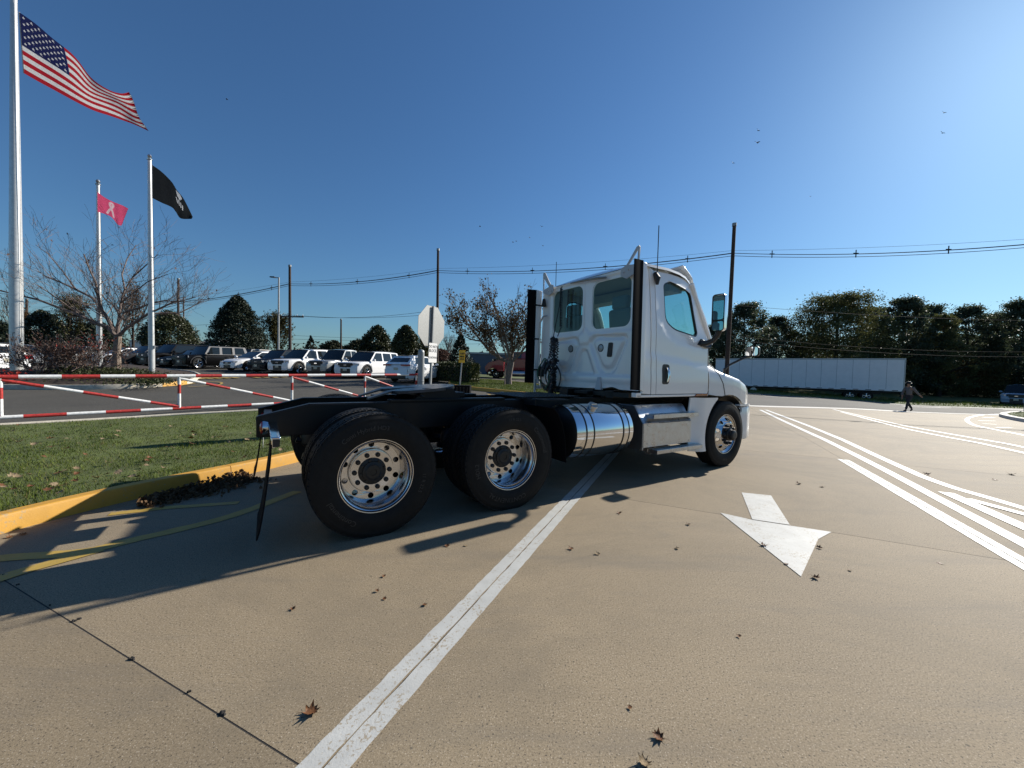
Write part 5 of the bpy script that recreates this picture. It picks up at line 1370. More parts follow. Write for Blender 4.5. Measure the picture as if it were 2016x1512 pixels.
mb = MB(); mb.tube([(0, 0, 0), (0, 0, t.z - b.z)], .1, 8); mb.build('shaft', M['bark_pale'], root)

# ---- power lines
def catenary(a, b, sag, n=24): return [a.lerp(b, i / n) - Vector((0, 0, sag * 4 * (i / n) * (1 - i / n))) for i in range(n + 1)]
def spacer_cable(pts_px, label):
    """bundled cable with spacers"""
    root = empty('power_line', (0, 0, 0), 0, label, 'power line')
    nodes = [at(*p) for p in pts_px]
    for k, off in enumerate(((0, 0, .20), (-.10, .0, .02), (.10, .0, .02), (0, 0, -.16))):
        mb = MB()
        for a, b in zip(nodes[:-1], nodes[1:]):
            sg = (.25 if k == 0 else .5) * (b - a).length / 22
            mb.tube([p + Vector(off) for p in catenary(a, b, sg, 20)], [.008, .020, .020, .018][k], 5)
        mb.build('conductor', M['cable'], root, smooth=60)
    ll = 0
    for a, b in zip(nodes[:-1], nodes[1:]):
        n = max(2, int((b - a).length / 4.6))
        for i in range(n):
            t = (i + .5) / n; p = a.lerp(b, t) - Vector((0, 0, .45 * (b - a).length / 22 * 4 * t * (1 - t)))
            mb = MB(); mb.hexa([p + Vector(q) for q in ((-.02, -.02, -.24), (.02, -.02, -.24), (.02, .02, -.24), (-.02, .02, -.24), (-.02, -.02, .24), (.02, -.02, .24), (.02, .02, .24), (-.02, .02, .24))])
            mb.hexa([p + Vector(q) for q in ((-.16, -.02, -.02), (.16, -.02, -.02), (.16, .02, -.02), (-.16, .02, -.02), (-.16, -.02, .05), (.16, -.02, .05), (.16, .02, .05), (-.16, .02, .05))]); mb.build('spacer', M['hub'], root)
spacer_cable([(-60, 606, 62), (240, 596, 52), (570, 559, 39.8), (861, 533, 33.8), (1443, 499, 26.8), (2180, 466, 22)], 'bundle of black aerial cables with spacers crossing the whole sky')
def wires(label, group, specs):
    for lb, pa, pb, sag, r in specs:
        mb = MB(); mb.tube(catenary(at(*pa), at(*pb), sag, 24), r, 5); mb.build('overhead_wire', M['wire'], None, smooth=60, label=lb, cat='wire', group=group)
wires('', 'thin overhead wires', [
    ('thin wire sagging from the crossarm to the pole behind the octagonal sign', (556, 619, 40), (861, 610, 34), .5, .014),
    ('lower of two thin wires between the crossarm pole and the tall pole', (585, 621, 40), (861, 618, 34), .3, .014),
    ('thin wire running left from the crossarm towards the bare tree', (556, 619, 40), (300, 640, 58), .5, .016),
    ('uppermost thin wire from the pole beside the mirror across the trees', (1436, 600, 27), (2150, 632, 30), .3, .011),
    ('thick lowest telephone cable across the pines at trailer height', (1433, 668, 27), (2150, 700, 30), .5, .012),
    ('thin telephone cable across the pines above the thick one', (1433, 660, 27), (2150, 690, 30), .5, .010),
    ('thin wire passing behind the short plain pole towards the round evergreens', (420, 662, 60), (1000, 668, 60), .4, .02),
    ('slack thin wire above the far treeline behind the cars', (420, 648, 60), (1000, 660, 60), .9, .018),
    ('lowest thin wire above the far treeline behind the cars', (420, 672, 60), (1000, 676, 60), .3, .02),
])
# ================================================================== PARKED VEHICLES
def paint(name, c, rough=.5, metal=0.0): return mat(name, c, max(rough, .4), metal, coat=1.0 if max(c) > .1 else .25, spec=.12 if max(c) > .1 else .04)
PT = dict(white=paint('car_white', (.76, .76, .76)), grey=paint('car_grey', (.30, .31, .31), .3, .3), black=paint('car_black', (.0025, .0025, .003)), navy=paint('car_navy', (.004, .005, .010)), silver=paint('car_silver', (.42, .43, .44), .3, .5), charcoal=paint('car_charcoal', (.045, .045, .048), .3, .3), tan=paint('car_tan', (.22, .21, .20), .3, .2), red=paint('truck_red', (.24, .025, .03), .35), maroon=paint('car_maroon', (.08, .012, .02)), blue=paint('van_blue', (.20, .30, .42), .3))
PLATE = mat('plate_pale', (.55, .50, .38), .5)
CG = mat('car_window', (.010, .013, .015), .03, spec=.5)
def car_wheel(root, x, s, hw, r, w=.22, rimr=.68, spokes=5, dark=False):
    yo = s * hw
    mb = MB(); mb.lathe([(r * rimr, yo - s * .01), (r * .80, yo + s * .004), (r * .93, yo - s * .008), (r, yo - s * .04), (r, yo - s * (w - .04)), (r * .93, yo - s * w), (r * rimr, yo - s * w)], (0, 0, 0), 'Y', 28)
    o = mb.build('wheel', M['rubber'], root, smooth=40); o.location = (x, 0, r)
    mb = MB(); mb.lathe([(r * (rimr + .02), yo), (r * (rimr - .02), yo + s * .004), (r * (rimr - .07), yo - s * .02), (r * (rimr - .08), yo - s * .09), (.001, yo - s * .09)], (0, 0, 0), 'Y', 28)
    m_ = M['dark_plastic'] if dark else M['rim']
    rm = mb.build('rim', M['hub'], o)
    mb = MB()
    mb.lathe([(r * (rimr + .015), yo + s * .004), (r * (rimr - .05), yo - s * .006), (r * (rimr - .06), yo - s * .02)], (0, 0, 0), 'Y', 28)
    for k in range(spokes):
        a = 2 * math.pi * k / spokes + .3; c, d = math.cos(a), math.sin(a)
        for da in (-.14, .14):
            mb.tube([(r * .14 * math.cos(a), yo - s * .03, r * .14 * math.sin(a)), (r * rimr * .98 * math.cos(a + da), yo - s * .012, r * rimr * .98 * math.sin(a + da))], [r * .055, r * .045], 4)
    mb.lathe([(r * .18, yo - s * .035), (r * .16, yo - s * .008), (.001, yo - s * .006)], (0, 0, 0), 'Y', 12)
    mb.build('spokes', m_, o, smooth=30)
def car(F, yaw, L, W, H, pm, label, style, front=True, r=.36, wb=None, dark_wheels=False, glass=None, group='cars parked in the car park', name='parked_car', cat='car', roof=None, cladding=False, spokes=5, detail=True):
    """F: ground point under the middle of the front (or rear) bumper that faces the camera"""
    hd = Vector((math.cos(yaw), math.sin(yaw), 0)); c = Vector((F[0], F[1], 0)) - hd * (L / 2) * (1 if front else -1)
    z0 = hgt(F[0], F[1]); root = empty(name, (c.x, c.y, z0), yaw, label, cat, group)
    za, zc = hgt(c.x - hd.x * L / 2, c.y - hd.y * L / 2), hgt(c.x + hd.x * L / 2, c.y + hd.y * L / 2)
    root.rotation_euler = (0, -math.atan2(zc - za, L), yaw); root.location.z = (za + zc) / 2
    st = style; hl = L / 2; hw = W / 2
    wb = wb or L * .585; xf = hl - st['fo'] * L; xr = xf - wb
    TX, TZ = [p[0] * hl for p in st['top']], [p[1] * H for p in st['top']]
    ar = r + .075
    def zbot(x):
        b = st['clr'] + .05 * sstep(.88 * hl, hl, abs(x))
        for xc in (xf, xr):
            d = ar * ar - (x - xc) ** 2
            if d > 0: b = max(b, r + math.sqrt(d))
        return b
    def wid(x): return hw * (1 - st['taper'] * sstep(.70, 1.0, abs(x) / hl) ** 1.5)
    XS_ = sorted(set([-hl, -hl + .02, -hl + .06, -hl + .13] + list(np.linspace(-hl + .2, hl - .2, 56)) + [hl - .13, hl - .06, hl - .02, hl] + [xc + q * ar for xc in (xf, xr) for q in (-1, -.97, .97, 1)]))
    rows = []
    for x in XS_:
        e = min(1, (hl - abs(x)) / .13); rd = 1 - (1 - math.sqrt(max(0, 1 - (1 - e) ** 2))) * .10
        t = interp(x, TX, TZ) ; w = wid(x) * (rd * .5 + .5); b = zbot(x); t = max(t * (1 - (1 - rd) * .35), b + .02); h = t - b
        sh = min(.10, h * .3)
        rows.append([(x, w * .90, b), (x, w * .975, b + min(.08, h * .15)), (x, w, b + h * .45), (x, w * .995, t - sh * 1.6), (x, w * .965, t - sh * .6), (x, w * .90, t - sh * .12), (x, w * .60, t + .018), (x, 0, t + .03)])
    mb = MB(); n = len(rows); k = 8
    for s in (-1, 1):
        mb.grid(lambda i, j: (rows[j][i][0], s * rows[j][i][1], rows[j][i][2]), k, n)
    for q in (0, n - 1):
        R_ = rows[q]; mb.add([(a, -b, c_) for a, b, c_ in R_] + [(a, b, c_) for a, b, c_ in R_[::-1]], [tuple(range(2 * k))])
    mb.build('body', pm, root, smooth=38)
    mb = MB(); mb.box((0, 0, .42), (L * .96, W * .82, .42)); mb.build('underbody', M['hub'], root)
    if cladding:
        mb = MB()
        for s in (-1, 1):
            for xc in (xf, xr):
                mb.grid(lambda i, j: (xc + (ar + [.0, .0, .07][j]) * math.cos(math.pi * i / 14), s * (wid(xc) + [-.03, .012, .006][j]), r + (ar + [.0, .0, .07][j]) * math.sin(math.pi * i / 14)), 15, 3)
        mb.build_each('arch_cladding', M['dark_plastic'], root, smooth=40)
    # greenhouse
    A, B, C_, D = [(p[0] * hl, p[1] * H) for p in st['gh']]
    wA, wB = hw * .90, hw * st.get('rw', .74)
    zlo, zhi = min(A[1], D[1]), max(B[1], C_[1])
    yy = lambda z: wA + (wB - wA) * (z - zlo) / (zhi - zlo)
    gm = glass or CG
    bm_ = roof or pm
    mb = MB()
    pts = [B, (B[0] * .5 + C_[0] * .5, max(B[1], C_[1]) + .03), C_]
    rr = []
    nx = 9
    for i in range(nx):
        t = i / (nx - 1); x = B[0] + (C_[0] - B[0]) * t; z = B[1] + (C_[1] - B[1]) * t + .045 * math.sin(math.pi * t)
        w = yy(z - .03)
        rr.append([(x, w, z - .045), (x, w * .99, z - .015), (x, w * .93, z + .008), (x, w * .5, z + .028), (x, 0, z + .032), (x, -w * .5, z + .028), (x, -w * .93, z + .008), (x, -w * .99, z - .015), (x, -w, z - .045)])
    mb.grid(lambda i, j: rr[j][i], 9, nx); mb.build('roof', bm_, root, smooth=40)
    # sides with window openings
    def inset(p, q, t): return (p[0] + (q[0] - p[0]) * t, p[1] + (q[1] - p[1]) * t)
    zb_, zt_ = max(A[1], D[1]) + .035, min(B[1], C_[1]) - .055
    xa = lambda z: A[0] + (B[0] - A[0]) * (z - A[1]) / (B[1] - A[1]); xd = lambda z: D[0] + (C_[0] - D[0]) * (z - D[1]) / (C_[1] - D[1])
    cuts = st['win']
    wins = []
    fr0, fr1 = xa, xd
    for a, b in cuts:
        def X(z, q): return (fr0(z) - .10) + ((fr1(z) + .12) - (fr0(z) - .10)) * q
        # pillars stay upright away from the ends
        def col(q, z):
            xm = (A[0] * .5 + B[0] * .5) + ((D[0] + C_[0]) / 2 - (A[0] + B[0]) / 2) * q
            wgt = (1 - 4 * q * (1 - q)) ; return X(z, q) * wgt + xm * (1 - wgt)
        wins.append(rounded([(col(a, zb_), zb_), (col(a, zt_), zt_), (col(b, zt_), zt_), (col(b, zb_), zb_)], .05, 3))
    for s in (-1, 1):
        fm = lambda u, v: (u, s * yy(v), v)
        mb = MB(); mb.panel([A, B, (B[0] * .5 + C_[0] * .5, max(B[1], C_[1]) - .0), C_, D], wins, fm, .03 * (1 if s < 0 else -1)); mb.build('side_frame', st.get('pillar') or pm, root, smooth=25)
        for w_ in wins:
            mb = MB(); mb.panel(w_, [], lambda u, v: (u, s * (yy(v) - .012), v), .006 * (1 if s < 0 else -1)); mb.build('side_window', gm, root)
        mb = MB(); mx_ = A[0] - .18; mb.lathe([(.001, -.11), (.07, -.10), (.09, 0), (.06, .09), (.001, .10)], (mx_, s * (hw + .10), A[1] + .10), 'Y', 12); mb.tube([(mx_, s * (hw - .06), A[1] + .04), (mx_, s * (hw + .08), A[1] + .07)], .03, 6); mb.build('wing_mirror', pm if style is not VAN else M['hub'], root)
        hx = (A[0] + D[0]) / 2
        if detail:
            for hxx in (hx + .18, hx - .75):
                if abs(hxx) < hl * .7:
                    mb = MB(); mb.box((hxx, s * (wid(hxx) + .012), interp(hxx, TX, TZ) * .86), (.2, .03, .035)); mb.build('door_handle', pm, root, bevel=.008)
            for sx_ in ((A[0] - .05), hx - .05, hx - .05 - (A[0] - .05 - hx + .05)):
                mb = MB(); zt2 = interp(sx_, TX, TZ) - .12; zb2 = max(zbot(sx_) + .06, st['clr'] + .08)
                if zt2 > zb2 + .1: mb.hexa([(sx_ - .005, s * (wid(sx_) * .99), zb2), (sx_ + .005, s * wid(sx_) * .99, zb2), (sx_ + .005, s * (wid(sx_) + .0025), zb2 + .1), (sx_ - .005, s * (wid(sx_) + .0025), zb2 + .1), (sx_ - .005, s * wid(sx_) * .98, zt2), (sx_ + .005, s * wid(sx_) * .98, zt2), (sx_ + .005, s * (wid(sx_) + .001), zt2 - .03), (sx_ - .005, s * (wid(sx_) + .001), zt2 - .03)]); mb.build('door_seam', M['hub'], root)
    for nm, (P0, P1) in (('windscreen', (A, B)), ('rear_window', (D, C_))):
        mb = MB(); sg = 1 if nm == 'windscreen' else -1
        q = lambda t, v: (P0[0] + (P1[0] - P0[0]) * v + sg * .07 * (1 - t * t) * (1 - v * .6), t * (yy(P0[1] + (P1[1] - P0[1]) * v) - .0), P0[1] + (P1[1] - P0[1]) * v + .0)
        mb.grid(lambda i, j: q(-1 + i / 5, .02 + .96 * j / 5), 11, 6)
        if nm == 'rear_window' and st.get('rear_body'):
            mb.build('tailgate_upper', pm, root, smooth=40); mb = MB(); mb.grid(lambda i, j: Vector(q(-.82 + .82 * i / 5, .28 + .52 * j / 5)) + Vector((-.012, 0, 0)), 11, 6)
        mb.build(nm, gm, root, smooth=60)
    # nose
    nzt = interp(hl, TX, TZ)
    def at_nose(y, z, d=.0): return (hl * 1 + d - .10 * (abs(y) / hw) ** 3, y, z)
    gz0, gz1, gw = st['grille']
    mb = MB(); mb.panel(rrect(-gw * hw, gw * hw, gz0 * H, gz1 * H, .03, 3), [], lambda u, v: at_nose(u, v, .008), .03, frange(-gw * hw, gw * hw, .15)); g = mb.build('grille', M['hub'], root)
    for q in np.linspace(.2, .8, 4):
        mb = MB(); zz = (gz0 + (gz1 - gz0) * q) * H; mb.tube([at_nose(gw * hw * t, zz, .016) for t in np.linspace(-.93, .93, 7)], .009, 5); mb.build('grille_bar', st.get('bar', M['galv']), g)
    mb = MB(); mb.box(at_nose(0, (gz0 + gz1) / 2 * H, .025), (.015, .22, .07)); mb.build('badge', M['chrome'] , g, bevel=.01)
    hz0, hz1, hy0, hy1 = st['lamp']
    for s in (-1, 1):
        mb = MB(); mb.panel(rounded([(hy0 * hw, hz0 * H), (hy1 * hw * .98, hz0 * H + .02), (hy1 * hw, hz1 * H), (hy0 * hw, hz1 * H - .01)], .02), [], lambda u, v: (lambda p: (p[0] - .16 * max(0, abs(u) / hw - .75) * 2, s * u, v))(at_nose(u, v, .014)), .03 * s, frange(hy0 * hw, hy1 * hw, .08)); mb.build('headlamp', M['lamp_glass'], root)
        mb = MB(); mb.panel(rounded([(.60 * hw, .20 * H), (.80 * hw, .20 * H), (.84 * hw, .27 * H), (.62 * hw, .27 * H)], .02), [], lambda u, v: (at_nose(u, v, .012)[0], s * u, v), .02 * s); mb.build('fog_lamp', M['hub'], root)
    mb = MB(); mb.panel(rrect(-.62 * hw, .62 * hw, st['clr'] + .03, gz0 * H - .07 if gz0 * H - .07 > st['clr'] + .1 else st['clr'] + .12, .03, 3), [], lambda u, v: at_nose(u, v, .006), .03, frange(-.6 * hw, .6 * hw, .15)); mb.build('lower_intake', M['dark_plastic'], root)
    mb = MB(); mb.box(at_nose(-.0, st.get('plate', .30) * H, .03), (.012, .30, .15)); mb.build('licence_plate', PLATE, root)
    # tail
    for s in (-1, 1):
        z0_, z1_, y0_, y1_ = st.get('tail', (.52, .66, .55, 1.0))
        mb = MB(); mb.panel(rounded([(y0_ * hw, z0_ * H + .03), (y1_ * hw * .985, z0_ * H), (y1_ * hw * .975, z1_ * H), (y0_ * hw, z1_ * H - .03)], .02), [], lambda u, v: (-hl - .012 + .22 * max(0, abs(u) / hw - .70) * .9, s * u, v), .03 * -s, frange(y0_ * hw, y1_ * hw, .06)); mb.build('tail_lamp', M['red_lens'], root)
    mb = MB(); mb.box((-hl - .012, 0, .50 * H), (.012, .30, .15)); mb.build('licence_plate', PLATE, root)
    mb = MB(); mb.box((-hl - .004, 0, st['clr'] + .13), (.03, W * .72, .2)); mb.build('rear_bumper_insert', M['dark_plastic'], root, bevel=.02)
    if st.get('rails'):
        for s in (-1, 1):
            mb = MB(); mb.tube([(B[0] - .1, s * (wB - .06), B[1] + .0), (B[0] - .2, s * (wB - .06), B[1] + .07), (C_[0] + .2, s * (wB - .06), C_[1] + .07), (C_[0] + .1, s * (wB - .06), C_[1] + .0)], .016, 6); mb.build('roof_rail', M['dark_plastic'], root)
    for x in (xf, xr):
        for s in (-1, 1): car_wheel(root, x, s, wid(x) - .005, r, spokes=spokes, dark=dark_wheels)
    mb = MB()
    for x in (xf, xr): mb.box((x, 0, r + .1), (ar * 1.9, W * .84, .5))
    mb.build_each('wheel_well', M['hub'], root)
    return root
SEDAN = dict(fo=.185, clr=.20, taper=.16, top=[(-1, .56), (-.93, .66), (-.62, .70), (.42, .655), (.80, .58), (.95, .50), (1, .42)], gh=[(.46, .655), (.06, .985), (-.40, .985), (-.80, .69)], win=[(.02, .47), (.52, .93)], grille=(.36, .46, .42), lamp=(.42, .50, .50, .96), tail=(.52, .64, .5, 1.0))
SUV = dict(fo=.175, clr=.24, taper=.10, top=[(-1, .50), (-.97, .60), (.36, .60), (.46, .605), (.86, .575), (.96, .53), (1, .44)], gh=[(.50, .60), (.20, .965), (-.82, .965), (-.97, .60)], win=[(.02, .33), (.37, .66), (.70, .96)], grille=(.38, .54, .56), lamp=(.44, .53, .60, .97), tail=(.50, .66, .55, 1.0), rails=True, rear_body=True)
BOXY = dict(fo=.165, clr=.30, taper=.06, top=[(-1, .52), (-.98, .58), (.40, .60), (.50, .60), (.93, .575), (.98, .56), (1, .50)], gh=[(.46, .60), (.30, .955), (-.88, .955), (-.97, .60)], win=[(.02, .30), (.36, .62), (.68, .96)], grille=(.42, .55, .70), lamp=(.43, .54, .70, .97), rw=.82, tail=(.48, .66, .8, 1.0), rear_body=True)
PICKUP = dict(fo=.165, clr=.30, taper=.08, top=[(-1, .52), (-.97, .57), (-.30, .575), (.30, .59), (.46, .60), (.90, .575), (.97, .53), (1, .44)], gh=[(.48, .60), (.28, .97), (-.14, .97), (-.27, .60)], win=[(.02, .50), (.54, .96)], grille=(.38, .55, .56), lamp=(.44, .54, .60, .96), rw=.78, tail=(.42, .56, .8, 1.0))
CROSS = dict(fo=.18, clr=.22, taper=.14, top=[(-1, .54), (-.95, .66), (-.5, .665), (.40, .60), (.84, .55), (.95, .50), (1, .40)], gh=[(.46, .61), (.10, .97), (-.62, .97), (-.97, .66)], win=[(.02, .40), (.45, .82)], grille=(.28, .50, .5), lamp=(.43, .50, .55, .97), tail=(.60, .67, .35, 1.02), rear_body=True)
VAN = dict(fo=.16, clr=.26, taper=.10, top=[(-1, .5), (-.98, .56), (.5, .58), (.9, .5), (1, .36)], gh=[(.70, .56), (.36, .97), (-.95, .97), (-.99, .56)], win=[(.02, .28)], grille=(.28, .42, .6), lamp=(.36, .46, .6, .97), rw=.86)
HD = R(-107)
def row(px, Y): d = ray(px, 700); return (d.x / d.y * Y, Y)
G1 = 'cars parked in the car park'
car(row(680, 24.7), HD, 5.05, 2.00, 1.78, PT['white'], 'white three-row suv with black slatted grille beside the rear-facing white crossover', dict(SUV, bar=M['hub']), r=.385, cladding=True)
car(row(622, 25.6), HD, 5.35, 1.90, 1.82, PT['grey'], 'silver grey pickup truck with black grille between two white suvs', dict(PICKUP, bar=M['hub']), r=.385, cladding=True, name='parked_pickup', cat='pickup')
car(row(546, 26.4), HD, 5.0, 1.99, 1.75, PT['white'], 'white boxy suv with closed black grille between dark suv and grey pickup', dict(SUV, bar=M['hub'], lamp=(.42, .55, .66, .93)), r=.39, cladding=True)
car(row(504, 27.4), HD, 4.6, 1.90, 1.66, PT['navy'], 'dark navy suv squeezed between white sedan and white boxy suv', dict(SUV, bar=M['galv']), r=.36)
car(row(447, 28.2), HD, 4.86, 1.83, 1.46, PT['white'], 'white sedan with five twin-spoke wheels beside the dark navy suv', dict(SEDAN, plate=.34), r=.335, spokes=7)
car(row(352, 29.4), HD - R(4), 4.80, 1.95, 1.84, PT['black'], 'black boxy off-road four-door with pale hardtop and round headlamps', dict(BOXY, bar=M['galv'], pillar=PT['tan']), r=.42, wb=2.95, cladding=True, roof=PT['black'], name='parked_jeep', cat='off-roader')
car(row(320, 30.6), HD, 4.7, 1.84, 1.45, PT['black'], 'low black sedan hidden between flagpole and black off-road car', dict(SEDAN), r=.335)
car(row(281, 31.4), HD, 5.5, 1.98, 1.95, PT['black'], 'black pickup with boxy bed cap right behind the lone white flagpole', dict(PICKUP, gh=[(.48, .60), (.28, .96), (-.90, .97), (-.97, .60)]), r=.40, dark_wheels=True, name='parked_pickup', cat='pickup')
car(row(233, 32.0), HD, 5.0, 1.95, 1.75, PT['charcoal'], 'charcoal suv with dark wheels just right of the bare tree trunk', dict(SUV), r=.40, dark_wheels=True)
car(row(176, 33.0), HD, 4.7, 1.85, 1.48, PT['silver'], 'silver sedan seen through the reddish bare shrub', dict(SEDAN), r=.335)
car(row(118, 33.0), HD + R(40), 4.7, 1.85, 1.5, PT['grey'], 'grey sedan half hidden by the left end of the reddish shrub', dict(SEDAN), r=.335)
car(row(50, 27.0), HD + R(75), 4.7, 1.85, 1.46, PT['silver'], 'silver sedan partly hidden behind the thick tallest flagpole', dict(SEDAN), r=.335)
car((row(16, 18.6)[0] - .0, 18.6), R(175), 4.7, 1.9, 1.70, PT['white'], 'tail of a white suv cut off by the left picture edge', dict(SUV, tail=(.55, .68, .6, 1.0)), front=False, r=.37)
car(row(780, 23.3), R(73), 4.66, 1.87, 1.66, PT['white'], 'white crossover parked tail first with dappled tree shadows on its side', dict(CROSS), front=False, r=.365, spokes=8)
# second row
car(row(752, 34.5), HD, 4.8, 1.9, 1.72, PT['white'], 'white suv roof showing between the two nearest white cars', dict(SUV), r=.36, detail=False)
car(row(560, 37.0), HD, 4.6, 1.85, 1.62, PT['charcoal'], 'dark suv roof just behind the white boxy suv', dict(SUV), r=.36, detail=False)
car(row(452, 36.5), HD, 4.6, 1.9, 1.84, PT['tan'], 'pale grey boxy off-road car behind the black off-road one', dict(BOXY), r=.40, detail=False)
car(row(352, 39.0), HD, 4.8, 1.9, 1.74, PT['navy'], 'blue-black suv roof behind the low black sedan', dict(SUV), r=.36, detail=False)
car(row(322, 39.5), HD, 4.8, 1.9, 1.70, PT['navy'], 'second blue-black suv roof, next to the lone white flagpole', dict(SUV), r=.36, detail=False)
car(row(262, 40.0), HD, 4.8, 1.9, 1.86, PT['white'], 'white suv roof rising behind the charcoal suv', dict(SUV), r=.36, detail=False)
car(row(243, 42.5), HD, 4.8, 1.9, 1.80, PT['maroon'], 'dark maroon suv behind the white suv roof, right of the bare tree', dict(SUV), r=.36, detail=False)

# ---- traffic fragment at the right edge
p = at(2013, 785, 36.5)
car((p.x - .6, p.y), R(-148), 5.8, 2.05, 2.05, PT['blue'], 'pale blue work pickup with dark front and beacon at the right picture edge', dict(PICKUP, bar=M['galv']), r=.42, name='work_truck', cat='pickup', group='vehicles along the public road')
b_ = MB(); tk_ = [o for o in COL.objects if o.name.startswith('work_truck')][0]
b_.lathe([(.10, 0), (.10, .10), (.06, .15), (.001, .16)], (.62, .55, 2.06), n=12); b_.build('beacon', M['lamp_glass'], tk_)

# ---- red tractor unit behind the small tree
root = empty('red_semi_truck', on(.55, 43.0), R(172), 'faded red semi tractor half hidden behind the small leafy tree', 'truck')
mb = MB(); mb.hexa([(-1.1, -1.1, 1.0), (1.0, -1.1, 1.0), (1.0, 1.1, 1.0), (-1.1, 1.1, 1.0), (-1.1, -1.1, 2.2), (1.0, -1.1, 2.2), (1.0, 1.1, 2.2), (-1.1, 1.1, 2.2)])
mb.hexa([(-1.1, -1.08, 2.2), (1.0, -1.08, 2.2), (1.0, 1.08, 2.2), (-1.1, 1.08, 2.2), (-1.0, -1.0, 3.0), (.55, -1.0, 2.95), (.55, 1.0, 2.95), (-1.0, 1.0, 3.0)]); mb.build('cab', PT['red'], root, bevel=.05)
mb = MB(); mb.panel([(1.0, .85), (1.55, .85)] + [(2.15 - .62 * math.cos(a), .52 + .62 * math.sin(a)) for a in np.linspace(.5, math.pi - .3, 10)] + [(2.95, .9), (3.0, 1.25), (2.6, 1.72), (1.0, 2.1)], [], lambda u, v: (u, 1.1, v), 2.2); mb.build('hood', PT['red'], root, bevel=.04)
for s in (-1, 1):
    mb = MB(); mb.panel(rounded([(-.55, 2.25), (.72, 2.22), (.42, 2.85), (-.55, 2.88)], .08), [], lambda u, v: (u, s * (1.10 - .1 * (v - 2.2)), v), .02); mb.build('side_window', CG, root)
    mb = MB(); mb.box((.6, s * 1.45, 2.3), (.15, .22, .6)); mb.build('door_mirror', M['hub'], root, bevel=.03)
    mb = MB(); mb.tube([(.35, s * 1.0, .60), (-1.0, s * 1.0, .60)], .33, 20); mb.build('fuel_tank', M['steel'], root)
    for x in (2.15, -2.1, -3.4): car_wheel(root, x, s, 1.2, .52, .28, .58, 5)
mb = MB(); mb.box((.45, 0, 2.6), (.1, 1.8, .6)); mb.build('windscreen', CG, root)
mb = MB(); mb.box((-1.2, 0, .85), (7.5, .9, .28)); mb.build('frame', M['black'], root)
mb = MB(); mb.box((2.95, 0, .7), (.3, 2.2, .4)); mb.build('bumper', M['chrome'], root, bevel=.05)

# ---- long white box trailer across the road
root = empty('box_trailer', (0, 0, 0), 0, 'long white box semi trailer standing alone across the public road', 'trailer')
RR = at(1779, 771, 36.8); LLp = Vector((-.80, .60, 0)); zb = at(1779, 771, 36.8).z; zt = at(1781, 705.5, 36.8).z
root.location = (RR.x, RR.y, hgt(RR.x, RR.y)); zg = root.location.z; root.rotation_euler = (0, 0, math.atan2(LLp.y, LLp.x))
Ln, Wd, h0, h1 = 16.15, 2.59, zb - zg, zt - zg       # local +x runs along the trailer away from the doors; local +y is the side facing the camera
WB = mat('trailer_white', (.74, .74, .75), .45, var=.05, vscale=2)
mb = MB(); mb.box((Ln / 2, -Wd / 2, (h0 + h1) / 2), (Ln, Wd, h1 - h0)); mb.build('box_core', mat('trailer_seam', (.33, .34, .36), .6), root)
ns = 13
for i in range(ns):
    x0, x1 = Ln * i / ns, Ln * (i + 1) / ns
    mb = MB(); mb.box(((x0 + x1) / 2, .006, (h0 + h1) / 2), (x1 - x0 - .03, .012, h1 - h0 - .30)); mb.build('side_panel', WB, root)
mb = MB(); mb.box((Ln / 2, .018, h1 - .07), (Ln, .035, .14)); mb.build('top_rail', M['galv'], root)
mb = MB(); mb.box((Ln / 2, .018, h0 + .09), (Ln, .035, .18)); mb.build('bottom_rail', WB, root)
RT = mat('reflector_red', (.10, .02, .03), .4)
for i in range(17):
    mb = MB(); mb.box((.6 + i * .95, .038, h0 + .07), (.42, .006, .06)); mb.build('reflector', M['hub'] if i % 2 == 0 else RT, root)
for y in (-.02, -Wd + .02): mb = MB(); mb.box((.0, y, (h0 + h1) / 2), (.10, .10, h1 - h0)); mb.build('corner_post', M['galv'], root)
for y in (-Wd * .27, -Wd * .73): mb = MB(); mb.box((-.02, y, (h0 + h1) / 2), (.05, Wd * .44, h1 - h0 - .2)); mb.build('rear_door', WB, root, bevel=.01)
mb = MB(); mb.box((Ln / 2, -Wd / 2, h0 - .12), (Ln * .98, 1.0, .22)); mb.build('frame_beam', M['black'], root)
mb = MB(); mb.box((3.3, -Wd / 2, .85), (3.6, 1.1, .3)); mb.build('bogie', M['black'], root)
for x in (2.6, 3.85):
    for s in (0, 1): car_wheel(root, x, 1 if s == 0 else -1, (Wd / 2), .51, .5, .60, 5)
for o in list(root.children):
    if o.name.startswith('wheel'): o.location.y = -Wd / 2
for y in (-.3, -Wd + .3): mb = MB(); mb.box((13.1, y, .65), (.12, .12, 1.1)); mb.box((13.1, y, .12), (.30, .25, .05)); mb.build('landing_leg', M['black'], root)
mb = MB(); mb.tube([(-.12, -.25, .55), (-.12, -Wd + .25, .55)], .05, 8); mb.tube([(-.1, -.6, .55), (-.02, -.6, h0)], .04, 6); mb.tube([(-.1, -Wd + .6, .55), (-.02, -Wd + .6, h0)], .04, 6); mb.build('underride_bar', M['black'], root)
mb = MB(); mb.lathe([(.33, .02), (.33, -.04), (.20, -.06), (.001, -.05)], (12.2, -.25, .62), 'Y', 20); mb.build('spare_wheel', M['gate_white'], root)

